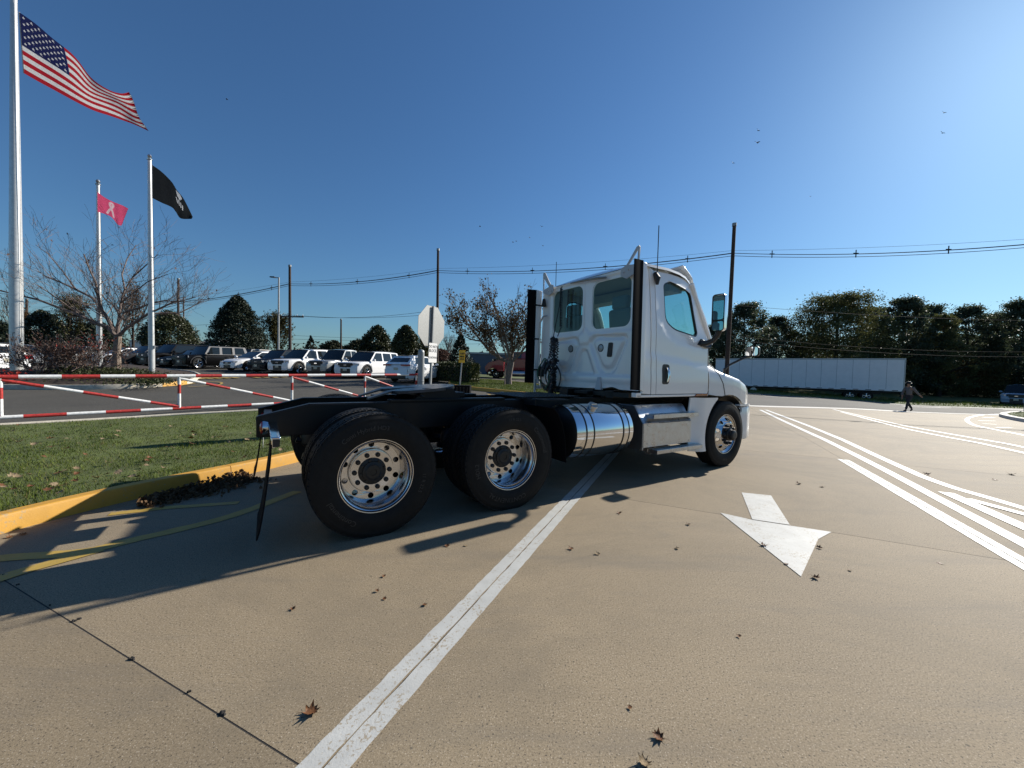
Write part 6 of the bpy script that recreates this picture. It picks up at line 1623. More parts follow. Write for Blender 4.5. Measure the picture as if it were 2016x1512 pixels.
# ---- buildings far behind
def building(name, x0, x1, Y, z1, depth, m, label, roof=None, rm=None, windows=0):
    a, b = ray(x0, 700), ray(x1, 700); X0, X1 = a.x / a.y * Y, b.x / b.y * Y; zb0 = hgt((X0 + X1) / 2, Y) - .5
    root = empty(name, ((X0 + X1) / 2, Y + depth / 2, zb0), 0, label, 'building'); w, h = X1 - X0, z1 - zb0
    mb = MB(); mb.box((0, 0, h / 2), (w, depth, h)); mb.build('wall', m, root)
    mb = MB()
    if roof: mb.hexa([(-w / 2 - .4, -depth / 2 - .4, h), (w / 2 + .4, -depth / 2 - .4, h), (w / 2 + .4, depth / 2 + .4, h), (-w / 2 - .4, depth / 2 + .4, h), (-w / 2 + w * .2, -.3, h + roof), (w / 2 - w * .2, -.3, h + roof), (w / 2 - w * .2, .3, h + roof), (-w / 2 + w * .2, .3, h + roof)])
    else: mb.box((0, 0, h + .12), (w + .4, depth + .4, .3))
    mb.build('roof', rm or M['galv'], root)
    for i in range(windows):
        f = MB(); f.box((-w / 2 + w * (i + .5) / windows, -depth / 2 - .02, h * .55), (w / windows * .5, .06, h * .4)); fo = f.build('window', M['gate_white'], root)
        g = MB(); g.box((-w / 2 + w * (i + .5) / windows, -depth / 2 - .06, h * .55), (w / windows * .42, .03, h * .34)); g.build('pane', CG, fo)
building('warehouse', 925, 1075, 70, at(960, 697, 70).z, 18, mat('blue_grey_cladding', (.10, .11, .14), .7, var=.06, vscale=.5), 'low blue-grey warehouse wall behind the small leafy tree')
building('low_house', 386, 404, 88, at(395, 676, 88).z, 12, mat('house_wall', (.40, .38, .35), .8), 'low pale house with grey roof left of the big dark conifer', roof=1.4, rm=mat('shingle_grey', (.17, .16, .15), .9, var=.2), windows=2)
building('white_shed', 404, 425, 80, at(410, 672, 80).z, 10, mat('shed_white', (.7, .7, .7), .7), 'white shed wall touching the left side of the big dark conifer')
building('store_building', 255, 285, 90, at(270, 672, 90).z, 12, mat('store_wall', (.62, .60, .56), .8), 'pale low store building seen under the bare tree branches', windows=3)
# ================================================================== TREES AND PLANTS
LF = dict(
    spruce=mat_leaf('spruce_needles', (.016, .028, .015), (.036, .050, .024), .5, .6, .06, .3), holly=mat_leaf('evergreen_leaves', (.018, .03, .012), (.045, .06, .022), .6, .45, .08, .5),
    round=mat_leaf('round_evergreen_leaves', (.032, .044, .014), (.075, .082, .026), .6, .5, .15, .4), olive=mat_leaf('olive_leaves', (.060, .062, .016), (.12, .10, .028), .5, .6, .25, .3), oak=mat_leaf('oak_leaves', (.080, .095, .034), (.16, .16, .055), .35, .6, .42, .3),
    pine=mat_leaf('pine_needles', (.055, .080, .044), (.12, .14, .075), .4, .5, .45, .4), brown=mat_leaf('brown_leaves', (.085, .045, .016), (.17, .10, .035), .8, .7, .30, .2), rust=mat_leaf('rusty_leaves', (.10, .038, .018), (.15, .075, .03), .8, .7, .25, .2),
    red=mat_leaf('red_leaves', (.30, .02, .015), (.42, .05, .03), 2, .6, .35, .2), shrub=mat_leaf('shrub_leaves', (.085, .042, .03), (.17, .095, .066), 1.2, .7, .2, .2), cover=mat_leaf('ground_cover_leaves', (.030, .044, .012), (.072, .080, .022), 1.6, .6, .15, .3),
    hedge=mat_leaf('hedge_leaves', (.055, .072, .018), (.12, .13, .035), 1.5, .5, .15, .4), sparse=mat_leaf('thin_crown_leaves', (.085, .058, .022), (.17, .11, .045), .9, .6, .3, .3), far=mat_leaf('far_tree_leaves', (.03, .038, .022), (.075, .075, .04), .2, .8, .1, .1),
    dead=mat_leaf('dead_leaf', (.16, .055, .02), (.27, .13, .055), 9, .6, .2, .3), pale=mat_leaf('pale_dead_leaf', (.30, .21, .12), (.42, .33, .21), 9, .7, .2, .2), pile=mat_leaf('leaf_litter', (.10, .055, .03), (.24, .15, .08), 14, .8, .1, .2))
def quads(C, size, up=None, flat=0.0, asp=.55):
    """leaf-like quads at the points C"""
    n = len(C); C = np.asarray(C, float)
    a = NR.normal(size=(n, 3)); a /= np.linalg.norm(a, axis=1)[:, None] + 1e-9
    if flat: a[:, 2] *= (1 - flat); a /= np.linalg.norm(a, axis=1)[:, None] + 1e-9
    b = NR.normal(size=(n, 3)); b -= a * (a * b).sum(1)[:, None]; b /= np.linalg.norm(b, axis=1)[:, None] + 1e-9
    s = np.asarray(size).reshape(-1, 1) * np.ones((n, 1)) * NR.uniform(.6, 1.3, (n, 1))
    a = a * s * .5; b = b * s * .5 * asp
    V = np.stack([C - a, C + b * .9 - a * .1, C + a, C - b * .9 - a * .1], 1).reshape(-1, 3)
    return V, np.arange(n * 4).reshape(-1, 4)
def crown(name, C, size, m, parent, flat=0.0, asp=.55):
    V, F = quads(C, size, flat=flat, asp=asp); return np_mesh(name, V, F, m, parent)
def base_of(px, py_t, Y, py_b=745):
    b = at(px, py_b, Y); t = at(px, py_t, Y); z = hgt(b.x, b.y); return Vector((b.x, b.y, z)), t.z - z
def trunk(root, h, r, m, lean=(0, 0), n=10):
    mb = MB(); mb.tube([(lean[0] * q + .06 * math.sin(q * 7) * r, lean[1] * q, h * q) for q in np.linspace(0, 1, 8)], [r * (1.25 if q == 0 else 1) * (1 - .8 * q) for q in np.linspace(0, 1, 8)], n); return mb
def conifer(px, py_t, Y, wpx, label, n=9000, m='spruce', size=.22, droop=.25, jag=.22, group=None, name='spruce_tree', full=.86, base=.03):
    P, h = base_of(px, py_t, Y); rad = wpx / CAM_F * Y / 2
    root = empty(name, P, 0, label, 'tree', group)
    tm = trunk(root, h * .95, .035 * h / 2 + .06, M['bark_dark'])
    C = []; nb = int(n / 34)
    for i in range(nb):
        t = base + (1 - base) * (i + NR.random()) / nb; t = min(t, .995)
        rr = rad * min(1, (1 - t) / (1 - .16)) ** full * (1 - .35 * max(0, .16 - t) / .16) * (1 + jag * NR.uniform(-1, .75)) + .05
        a = NR.uniform(0, 2 * np.pi); k = 34
        q = NR.uniform(.25, 1, k) ** .6; w = NR.normal(0, .16, k) * (q * .9 + .25) * rr
        x = np.cos(a) * q * rr - np.sin(a) * w; y = np.sin(a) * q * rr + np.cos(a) * w
        z = t * h - droop * q * rr + .18 * rr * q ** 2 + NR.normal(0, .07 + .02 * rr, k)
        C.append(np.stack([x, y, z], 1))
        if i % 4 == 0: tm.tube([(0, 0, t * h), (np.cos(a) * rr * .8, np.sin(a) * rr * .8, t * h - droop * rr * .7)], [.03, .012], 4)
    tm.build('trunk', M['bark_dark'], root)
    C = np.concatenate(C); C[:, 2] = np.maximum(C[:, 2], .05)
    crown('crown', C, size, LF[m], root)
    return root
def rounded_tree(px, py_t, Y, wpx, label, n=9000, m='round', size=.22, group=None, name='evergreen_tree', shape=.5, base=.04):
    """a dense egg-shaped evergreen with leafy bumps"""
    P, h = base_of(px, py_t, Y); rad = wpx / CAM_F * Y / 2
    root = empty(name, P, 0, label, 'tree', group)
    trunk(root, h * .85, .16, M['bark_dark']).build('trunk', M['bark_dark'], root)
    nb = 230; n = int(n * 2.0); C = []
    for i in range(nb):
        t = NR.uniform(base, 1); a = NR.uniform(0, 2 * np.pi)
        prof = (math.sin(math.pi * min(1, (t + .12) / 1.12) ** 1.0) ** shape if t > .45 else (.84 + .16 * t / .45))
        if t > .45: prof = math.cos((t - .45) / .55 * math.pi / 2) ** .75
        rr = rad * prof * NR.uniform(.78, 1.02); k = n // nb
        s = rad * NR.uniform(.16, .30)
        d = NR.normal(size=(k, 3)); d /= np.linalg.norm(d, axis=1)[:, None]; d *= (NR.random((k, 1)) ** .4) * s
        C.append(np.array([np.cos(a) * rr * .9, np.sin(a) * rr * .9, t * (h - s * .6)]) + d)
    C = np.concatenate(C); C[:, 2] = np.maximum(C[:, 2], .05)
    crown('crown', C, size * 1.05, LF[m], root, asp=.75); return root
def branching(mb, p, d, L, r, depth, spread, rnd, tips, up=.12, wob=.22, nseg=4, mind=.012, kids=(2, 4)):
    pts, rs = [p.copy()], [r]
    q = p.copy(); d = d.copy()
    for i in range(nseg):
        d = (d + Vector((rnd.uniform(-wob, wob), rnd.uniform(-wob, wob), rnd.uniform(-wob, wob) + up * .5))).normalized()
        q = q + d * (L / nseg); pts.append(q.copy()); rs.append(max(r * (1 - .55 * (i + 1) / nseg), mind * .6))
    mb.tube(pts, rs, 5 if r > .03 else 3, cap=False)
    if depth == 0: tips.append((q, d)); return
    for k in range(rnd.randint(*kids)):
        i = rnd.randint(1, nseg); t = pts[i]
        ax = Vector((rnd.uniform(-1, 1), rnd.uniform(-1, 1), rnd.uniform(-.45, 1))).normalized()
        nd = (d * (1 - spread) + ax * spread + Vector((0, 0, up))).normalized()
        branching(mb, t, nd, L * rnd.uniform(.55, .82), rs[i] * .68, depth - 1, spread, rnd, tips, up, wob, max(2, nseg - (depth < 2)), mind, kids)
    nd = (d + Vector((rnd.uniform(-.2, .2), rnd.uniform(-.2, .2), .05))).normalized()
    branching(mb, q, nd, L * .72, rs[-1], depth - 1, spread, rnd, tips, up, wob, max(2, nseg - (depth < 2)), mind, kids)

# ---- the wide bare tree in the bed, its limbs set out after the photograph
def bare_tree():
    Yt = 19.6; rnd = random.Random(21)
    b = at(229, 722, Yt); b.z = bed_z(b.x, b.y) - .05
    root = empty('bare_tree', b, 0, 'wide spreading bare tree among the flagpoles', 'tree')
    q = lambda px, py, dy=0.0: at(px, py, Yt + dy) - b
    mb = MB(); tips = []
    mb.tube([Vector((0, 0, 0)), q(229, 700), q(231, 680), q(232, 662)], [.21, .165, .15, .15], 10); mb.build('trunk', M['bark_pale'], root)
    mb = MB()
    limbs = [([(231, 664), (222, 655), (210, 642), (190, 637), (160, 622), (120, 607), (75, 590), (40, 582), (-15, 568)], -.8, .095), ([(231, 664), (222, 648), (212, 628), (200, 612), (192, 598), (180, 585), (150, 570), (120, 556), (85, 542)], .6, .10), ([(212, 628), (197, 604), (193, 580), (188, 555), (176, 530), (165, 500)], -.5, .075),
             ([(231, 664), (233, 640), (235, 618), (238, 596), (246, 570), (262, 545)], .3, .085), ([(233, 662), (250, 645), (270, 632), (292, 618), (330, 600), (350, 592)], -.6, .085), ([(232, 640), (245, 615), (275, 606), (300, 596), (325, 592), (352, 594), (385, 585)], .9, .065), ([(292, 618), (320, 616), (352, 617), (378, 604), (400, 592)], 1.2, .05),
             ([(235, 618), (222, 600), (208, 590), (190, 565)], 1.2, .05), ([(160, 622), (130, 600), (95, 575), (70, 560)], -1.6, .045), ([(192, 598), (170, 602), (140, 590), (112, 590)], -.9, .04), ([(246, 570), (240, 540), (250, 510), (268, 482)], 1.0, .04), ([(262, 545), (290, 520), (312, 500)], -.6, .035), ([(150, 570), (120, 530), (95, 500), (70, 482)], .7, .035), ([(238, 596), (265, 575), (290, 555), (330, 540)], -1.2, .04)]
    for pts, dy, r in limbs:
        P = [q(a, c, dy * i / len(pts) * 1.6) for i, (a, c) in enumerate(pts)]; k = len(P)
        mb.tube(P, [r * (1 - .68 * i / (k - 1)) for i in range(k)], 7, cap=False)
        for i in range(1, k):
            for _ in range(2 if i < k - 1 else 3):
                s = P[i].lerp(P[i - 1], rnd.random()); d0 = (P[i] - P[i - 1]).normalized()
                ax = Vector((rnd.uniform(-.9, .9), rnd.uniform(-1, 1), rnd.uniform(-.25, 1))).normalized(); d = (d0 * .7 + ax * .6).normalized()
                branching(mb, s, d, rnd.uniform(.8, 1.35), r * .34 * (1 - .5 * i / k), 2, .45, rnd, tips, .04, .24, 4, .0075, (2, 3))
    mb.build('branches', M['bark'], root, smooth=0, recalc=False)
    C = np.array([list(t[0] + Vector((rnd.gauss(0, .04), rnd.gauss(0, .04), rnd.gauss(0, .04)))) for t in tips if rnd.random() < .05])
    crown('last_leaves', C, .13, LF['shrub'], root)
bare_tree()

# ---- small tree on the island, thin leaves still on it
def island_tree():
    Yt = 26.0; rnd = random.Random(5); b = gnd(1000, 760); b = at(1000, 760, Yt); b.z = hgt(b.x, b.y)
    root = empty('small_leafy_tree', b, 0, 'small thin-leaved tree on the yellow-edged island beside the truck cab', 'tree')
    q = lambda px, py, dy=0.0: at(px, py, Yt + dy) - b
    mb = MB(); tips = []
    mb.tube([Vector((0, 0, -.1)), q(1000, 745), q(1003, 728), q(1006, 712)], [.30, .24, .23, .22], 10); mb.build('trunk', M['bark'], root)
    mb = MB()
    for pts, dy, r in [([(1006, 714), (985, 706), (965, 692), (948, 672), (930, 650), (912, 628)], .6, .13), ([(1006, 712), (1000, 690), (995, 665), (985, 635), (975, 605)], -.8, .11), ([(1006, 712), (1010, 688), (1004, 660), (1012, 640), (1030, 610)], .8, .11), ([(1008, 712), (1025, 695), (1042, 672), (1056, 645)], -.4, .10), ([(985, 706), (972, 680), (962, 650), (955, 620)], -1.2, .07), ([(1010, 688), (1030, 665), (1045, 630)], 1.4, .07), ([(948, 672), (925, 668), (905, 655)], .9, .05)]:
        P = [q(a, c, dy * i * .35) for i, (a, c) in enumerate(pts)]; k = len(P)
        mb.tube(P, [r * (1 - .7 * i / (k - 1)) for i in range(k)], 6, cap=False)
        for i in range(1, k):
            for _ in range(3):
                s = P[i].lerp(P[i - 1], rnd.random()); d = ((P[i] - P[i - 1]).normalized() * .7 + Vector((rnd.uniform(-.9, .9), rnd.uniform(-1, 1), rnd.uniform(-.2, 1))).normalized() * .6).normalized()
                branching(mb, s, d, rnd.uniform(.8, 1.3), r * .36, 2, .42, rnd, tips, .12, .2, 3, .012, (2, 3))
    mb.build('branches', M['bark'], root, smooth=0, recalc=False)
    C = []
    for t, d in tips:
        if t.z < 5.6 + rnd.gauss(0, .5) or rnd.random() < .25:
            for _ in range(rnd.randint(7, 14)): C.append(list(t - d * rnd.random() * .6 + Vector((rnd.gauss(0, .14), rnd.gauss(0, .14), rnd.gauss(0, .14)))))
    crown('leaves', np.array(C), .15, LF['sparse'], root, asp=.7)
island_tree()
p = at(994, 760, 25.2); p.z = hgt(p.x, p.y); rnd = random.Random(9); tips = []
root = empty('bare_sapling', p, 0, 'bare grey sapling right in front of the small leafy tree trunk', 'tree')
mb = MB(); branching(mb, Vector((0, 0, 0)), Vector((-.05, 0, 1)), 2.0, .045, 3, .35, rnd, tips, .2, .08, 4, .01, (2, 3)); mb.build('branches', M['bark_pale'], root, smooth=0, recalc=False)

def loose_tree(px, py_t, Y, wpx, label, m, leaves=2400, size=.24, seed=1, name='deciduous_tree', bark='bark_dark', depth=3, upw=.25, frac=1.0, lean=.55, r0=.16):
    P, h = base_of(px, py_t, Y); rad = wpx / CAM_F * Y / 2; rnd = random.Random(seed); tips = []
    root = empty(name, P, 0, label, 'tree'); mb = MB()
    top = Vector((rnd.uniform(-.2, .2), 0, h * .72)); T = [Vector((0, 0, 0)), Vector((.05, 0, h * .25)), Vector((0, .05, h * .5)), top]
    mb.tube(T, [r0, r0 * .8, r0 * .55, r0 * .25], 8); mb.build('trunk', M[bark], root)
    mb = MB()
    for i in range(20):
        t = .22 + .5 * i / 20; s = T[0].lerp(top, t / .72); a = i * 2.4 + rnd.random(); f = math.sin(math.pi * min(1, (t + .1)))
        d = Vector((math.cos(a) * lean, math.sin(a) * lean, 1 - lean * .6)).normalized(); branching(mb, s, d, max(rad * .62 * f, h * .13), r0 * .3, depth - 1, .4, rnd, tips, upw, .16, 3, .015, (2, 3))
    branching(mb, top, Vector((0, 0, 1)), h * .16, r0 * .25, depth - 1, .4, rnd, tips, upw, .12, 3, .015, (2, 3))
    mb.build('branches', M[bark], root, smooth=0, recalc=False)
    if leaves:
        C = []; per = max(1, leaves / max(1, len(tips)))
        for t, d in tips:
            if rnd.random() > frac: continue
            for _ in range(int(per + rnd.random())): C.append(list(t - d * rnd.random() * rad * .35 + Vector((rnd.gauss(0, .2), rnd.gauss(0, .2), rnd.gauss(0, .2)))))
        crown('crown', np.array(C), size, LF[m], root)
    return root
# ---- behind the car park, from the left edge towards the truck
rounded_tree(-8, 632, 52, 120, 'dark evergreen behind the cars, cut off by the left picture edge', 6000, 'spruce', .30)
loose_tree(22, 570, 58, 90, 'pale leafless tree left of the thick flagpole', 'brown', 500, .2, 3, bark='bark_pale')
loose_tree(46, 612, 54, 62, 'upright brown-leaved tree right behind the thick flagpole', 'brown', 5200, .26, 4, upw=.5, lean=.3)
rounded_tree(86, 612, 50, 78, 'dark green evergreen just right of the brown-leaved tree', 7000, 'holly', .26)
loose_tree(140, 590, 50, 110, 'vase-shaped yellow-olive tree behind the bare tree branches', 'olive', 5200, .22, 6, upw=.5, lean=.4)
rounded_tree(190, 632, 56, 95, 'low dark evergreen behind the slim flagpole', 6000, 'spruce', .28)
loose_tree(262, 552, 48, 100, 'tall oak with thin brown leaves behind the bare tree trunk', 'brown', 2600, .20, 8, upw=.35, lean=.45)
rounded_tree(335, 612, 46, 92, 'rounded evergreen right of the lone white flagpole', 11000, 'round', .20)
conifer(468, 583, 44, 128, 'big dense dark conifer behind the white sedan', 34000, 'spruce', .22, .30, .13, full=.60, base=.02)
loose_tree(545, 624, 48, 88, 'loose green tree behind the street light', 'olive', 6500, .22, 11, upw=.35, lean=.5)
conifer(611, 662, 62, 44, 'small spruce right of the crossarm pole', 3200, 'spruce', .26)
rounded_tree(655, 670, 75, 60, 'hazy green tree left of the short plain pole', 3500, 'far', .36, name='far_tree')
rounded_tree(705, 668, 78, 66, 'hazy green tree right of the short plain pole', 3500, 'far', .36, name='far_tree')
rounded_tree(741, 641, 52, 62, 'left one of two dark round evergreens behind the white crossover', 8000, 'round', .23)
rounded_tree(799, 641, 50, 60, 'right one of two dark round evergreens behind the white crossover', 8000, 'round', .23)
loose_tree(836, 668, 56, 60, 'low yellowish tree beside the right round evergreen', 'olive', 2200, .22, 13)
conifer(906, 657, 40, 62, 'dark conifer behind the clipped hedge and the yellow notice', 6500, 'spruce', .20, .2, .2)
loose_tree(880, 652, 48, 58, 'leafless tree between the octagonal sign and the conifer', 'brown', 0, .2, 15, bark='bark')
rounded_tree(868, 688, 46, 60, 'brownish thicket under the leafless tree', 3500, 'shrub', .2, name='thicket_shrub')
rounded_tree(978, 706, 52, 40, 'small dark bush at the foot of the warehouse wall', 2000, 'spruce', .22, name='bush')
# far treeline that reads as one mass
C = []
for i in range(210):
    px = RND.uniform(-500, 1500); Y = RND.uniform(120, 175); d = ray(px, 700); x = d.x / d.y * Y; h = RND.uniform(4.5, 8.5) * (1 + .3 * mnoise.noise(Vector((px * .008, 1, 0)))); w = RND.uniform(3, 6); k = 90
    v = NR.normal(size=(k, 3)); v /= np.linalg.norm(v, axis=1)[:, None]
    C.append(np.array([x, Y, hgt(x, Y) + h * .5]) + v * np.array([w, w, h * .55]))
V, F = quads(np.concatenate(C), 1.1); np_mesh('far_woodland', V, F, LF['far'], kind='stuff')

# ---- clipped hedge
h0 = at(838, 745, 27.5); h1 = at(926, 745, 25.5); zt_ = at(900, 716, 26).z
root = empty('clipped_hedge', on(*((h0 + h1) / 2).xy), 0, 'clipped box hedge right of the octagonal sign', 'hedge')
D_ = Vector((h1.x - h0.x, h1.y - h0.y, 0)); Lh = D_.length + .6; D_.normalize(); S_ = Vector((-D_.y, D_.x, 0)); hh = zt_ - root.location.z
n = 15000; u = NR.uniform(-.5, .5, n) * Lh; v = NR.uniform(-.5, .5, n) * 1.1; w = NR.uniform(.05, 1, n) * hh
f = NR.integers(0, 3, n); v = np.where(f == 0, np.sign(v) * .5, v) ; w = np.where(f == 1, hh, w); u = np.where(f == 2, np.sign(u) * Lh / 2, u)
C = np.stack([D_.x * u + S_.x * v, D_.y * u + S_.y * v, w], 1) + NR.normal(0, .05, (n, 3))
crown('foliage', C, .11, LF['hedge'], root)
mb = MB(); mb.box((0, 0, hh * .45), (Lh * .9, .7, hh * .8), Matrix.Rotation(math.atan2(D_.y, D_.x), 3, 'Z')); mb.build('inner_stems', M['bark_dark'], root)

# ---- yellow-edged island behind the truck, verge strip beyond it
isl = px2((905, 764), (945, 768.5), (1000, 774), (1060, 780), (1150, 784)); isl = [Vector(p) for p in isl]
far = [Vector((isl[-1].x + .3, isl[-1].y + 6.5)), Vector((isl[0].x + 1.5, isl[0].y + 9.5)), Vector((isl[0].x - 1.2, isl[0].y + 7)), Vector((isl[0].x - 1.0, isl[0].y + 2))]
il = smooth_line(isl + far, 5, closed=True); il.append(il[0])
kerb('island_kerb', il, M['yellow_kerb'], side=-1)
iin = []
for i, p in enumerate(il[:-1]):
    d = (il[(i + 1) % (len(il) - 1)] - il[i - 1 if i else -2]).normalized(); q = p + Vector((-d.y, d.x)) * .13; iin.append((q.x, q.y))
mb = MB(); mb.panel(iin, [], lambda u, v: (u, v, hgt(u, v) + .135), 0, frange(min(p[0] for p in iin), max(p[0] for p in iin), .8), frange(min(p[1] for p in iin), max(p[1] for p in iin), .8)); mb.build('island_ground', M['turf'], smooth=60, kind='structure')
blades('island_grass', iin, 60000, lambda x, y: hgt(x, y) + .135, h=(.04, .10), w=.012)
for a, b in (((905, 775), (935, 777)), ((960, 776), (985, 784)), ((930, 786), (1010, 788)), ((985, 777), (1020, 785))):
    strip('yellow_bay_line', M['yellow_line'], px2(a, b), .12, up=.012)
for a, b in (((935, 750), (980, 757)), ((930, 747), (965, 751)), ((985, 748), (1040, 752))):
    strip('yellow_road_line', M['yellow_line'], px2(a, b), .14, up=.012)
for k in range(9):
    x = 385 + 17 * k + (26 if k > 4 else 0)
    strip('yellow_stop_bar', M['yellow_line'], px2((x, 744 - .8 * k * .5), (x + 15, 746 - .8 * k * .5)), .30, up=.012)
strip('yellow_nose_line', M['yellow_line'], [tuple(p) for p in smooth_line(px2((352, 760), (400, 752), (425, 752), (437, 754), (430, 758), (405, 760), (370, 762)), 5)], .10, up=.012)
vz = lambda x, y: hgt(x, y) + .02
gp = px2((925, 742), (1075, 747), (1075, 737.5), (925, 733.5)); mb = MB(); mb.panel(gp, [], lambda u, v: (u, v, vz(u, v)), 0, frange(min(p[0] for p in gp), max(p[0] for p in gp), 2), ()); mb.build('warehouse_lawn', M['turf'], smooth=0, kind='structure')

# ---- verge and tree belt beyond the public road
VX = [6 + i * 1.5 for i in range(56)]
vb = lambda x, t: (x, road_far(x) + .2 + t * 60, hgt(x, road_far(x) + .2 + t * 60) + .10 * sstep(0, .02, t) + .9 * sstep(.05, .6, t))
mb = MB(); TV = [0, .005, .01, .02, .04, .07, .1, .15, .2, .3, .4, .5, .6, .8, 1]
mb.grid(lambda i, j: vb(VX[i], TV[j]), len(VX), len(TV)); mb.build('roadside_verge', M['turf'], smooth=60, kind='structure')
vpoly = [(x, road_far(x) + .3) for x in VX[4:]] + [(x, road_far(x) + 9) for x in VX[4:][::-1]]
blades('verge_grass', vpoly, 40000, lambda x, y: vb(x, (y - road_far(x) - .2) / 60)[2], h=(.08, .25), w=.03)
def pine(px, py_t, Y, wpx, label, seed, m='pine', n=9000, size=.26, clumps=165, low=.05, name='pine_tree', py_b=782, taper=.9, r0=.2):
    P, h = base_of(px, py_t, Y, py_b); P.z = vb(P.x, max(0, (P.y - road_far(P.x) - .2) / 60))[2]; t_ = at(px, py_t, Y).z; h = t_ - P.z
    rad = wpx / CAM_F * Y / 2; rnd = random.Random(seed); root = empty(name, P, 0, label, 'tree', None)
    tm = trunk(root, h * .93, r0, M['bark_dark'], (rnd.uniform(-.4, .4), rnd.uniform(-.3, .3))); C = []
    for i in range(clumps):
        t = low + (1 - low) * (i + rnd.random()) / clumps; a = i * 2.4 + rnd.uniform(-.5, .5)
        env = (math.sin(math.pi * min(1, max(.06, (t - low) / (1 - low) * .56 + .38))) ** taper)
        rr = rad * env * rnd.uniform(.25, 1.0) ** .8 * (1.25 if rnd.random() < .12 else 1.0); c = Vector((math.cos(a) * rr, math.sin(a) * rr, min(t * h + rnd.uniform(-.3, .3), h * .97))); s = rad * rnd.uniform(.11, .25) * (1.1 - .40 * t)
        if i % 3 == 0: tm.tube([(0, 0, max(.8, c.z - rr * .35)), tuple(c * .6 + Vector((0, 0, c.z * .4 - .1))), tuple(c)], [.07 * (1.1 - t), .045, .015], 4, cap=False)
        k = int(n * 2.3 / clumps); v = NR.normal(size=(k, 3)); v /= np.linalg.norm(v, axis=1)[:, None]; v *= NR.random((k, 1)) ** .5 * np.where(NR.random((k, 1)) < .22, 1.75, 1.0) * np.array([1.15, 1.15, .80]) * s; C.append(np.array(c) + v)
    k = max(20, n // 40); C.append(NR.normal(size=(k, 3)) * np.array([.08 * rad, .08 * rad, .04 * h]) + np.array([0, 0, h * .93]))
    tm.build('trunk', M['bark_dark'], root); crown('crown', np.concatenate(C), size * .92, LF[m], root, asp=.6); return root
pine(1404, 640, 52, 110, 'dark pine showing between the cab and its mirror', 31)
pine(1462, 598, 49, 130, 'pine directly behind the tall pole beside the mirror', 32, n=11000)
pine(1524, 624, 53, 105, 'shorter pine standing behind the front of the trailer', 33, n=9000)
loose_tree(1567, 630, 54, 34, 'thin bare tree between the shorter pine and the big yellowing tree', 'olive', 120, .2, 41, bark='bark_dark', r0=.09)
pine(1642, 582, 50, 185, 'big rounded yellowing tree above the middle of the trailer', 34, 'oak', 22000, .25, 300, .10, 'broad_tree', taper=.55, r0=.30)
pine(1716, 604, 56, 95, 'narrow pine right of the big yellowing tree', 35, n=8000)
pine(1775, 586, 49, 125, 'tall dark pine rising above the tail of the trailer', 36, n=13000)
pine(1822, 600, 55, 105, 'pine leaning out just right of the trailer tail', 37, n=9000)
pine(1848, 618, 47, 90, 'yellow-green young pine right of the walking person', 38, 'oak', 8000, .22)
pine(1900, 602, 50, 120, 'open-crowned pine right of the yellow-green young one', 39, n=9500)
pine(1955, 616, 54, 110, 'bluish pine second from the right picture edge', 40, n=9500)
pine(2000, 592, 47, 135, 'tall pine cut by the right picture edge', 42, n=12000)
pine(2085, 600, 46, 150, 'pine mostly outside the right picture edge', 43, n=9000)
pine(1610, 660, 60, 120, 'low dark pine deep behind the big yellowing tree', 44, n=6000, low=.05)
pine(1700, 660, 62, 120, 'low dark pine deep behind the tail of the trailer', 45, n=6000, low=.05)
pine(1800, 665, 62, 130, 'low dark pine deep behind the walking person', 46, n=6500, low=.05)
pine(1880, 668, 60, 130, 'low dark pine deep behind the open-crowned one', 47, n=6500, low=.05)
pine(1965, 664, 60, 130, 'low dark pine deep behind the right edge trees', 48, n=6500, low=.05)
for i, (px, py, Y, w_, m_, lb) in enumerate(((1905, 706, 47, 60, 'brown', 'brownish roadside bush left of the pickup at the right edge'), (1945, 712, 46, 55, 'olive', 'olive roadside bush next to the brownish one'), (1840, 722, 48, 60, 'olive', 'low olive bush under the yellow-green young pine'), (1985, 720, 47, 60, 'spruce', 'dark bush right behind the pickup at the right edge'), (1745, 728, 50, 60, 'spruce', 'dark bush behind the tail of the trailer'))):
    P, h = base_of(px, py, Y, 775); P.z = vb(P.x, max(0, (P.y - road_far(P.x) - .2) / 60))[2] ; h = at(px, py, Y).z - P.z; rad = w_ / CAM_F * Y / 2
    root = empty('roadside_bush', P, 0, lb, 'bush'); v = NR.normal(size=(2600, 3)); v /= np.linalg.norm(v, axis=1)[:, None]; v *= NR.random((2600, 1)) ** .4; v = v * np.array([rad, rad, h * .55]) + np.array([0, 0, h * .5]); v[:, 2] = np.maximum(v[:, 2], .05)
    crown('foliage', v * (1 + .15 * NR.normal(size=(2600, 1))), .22, LF[m_], root)

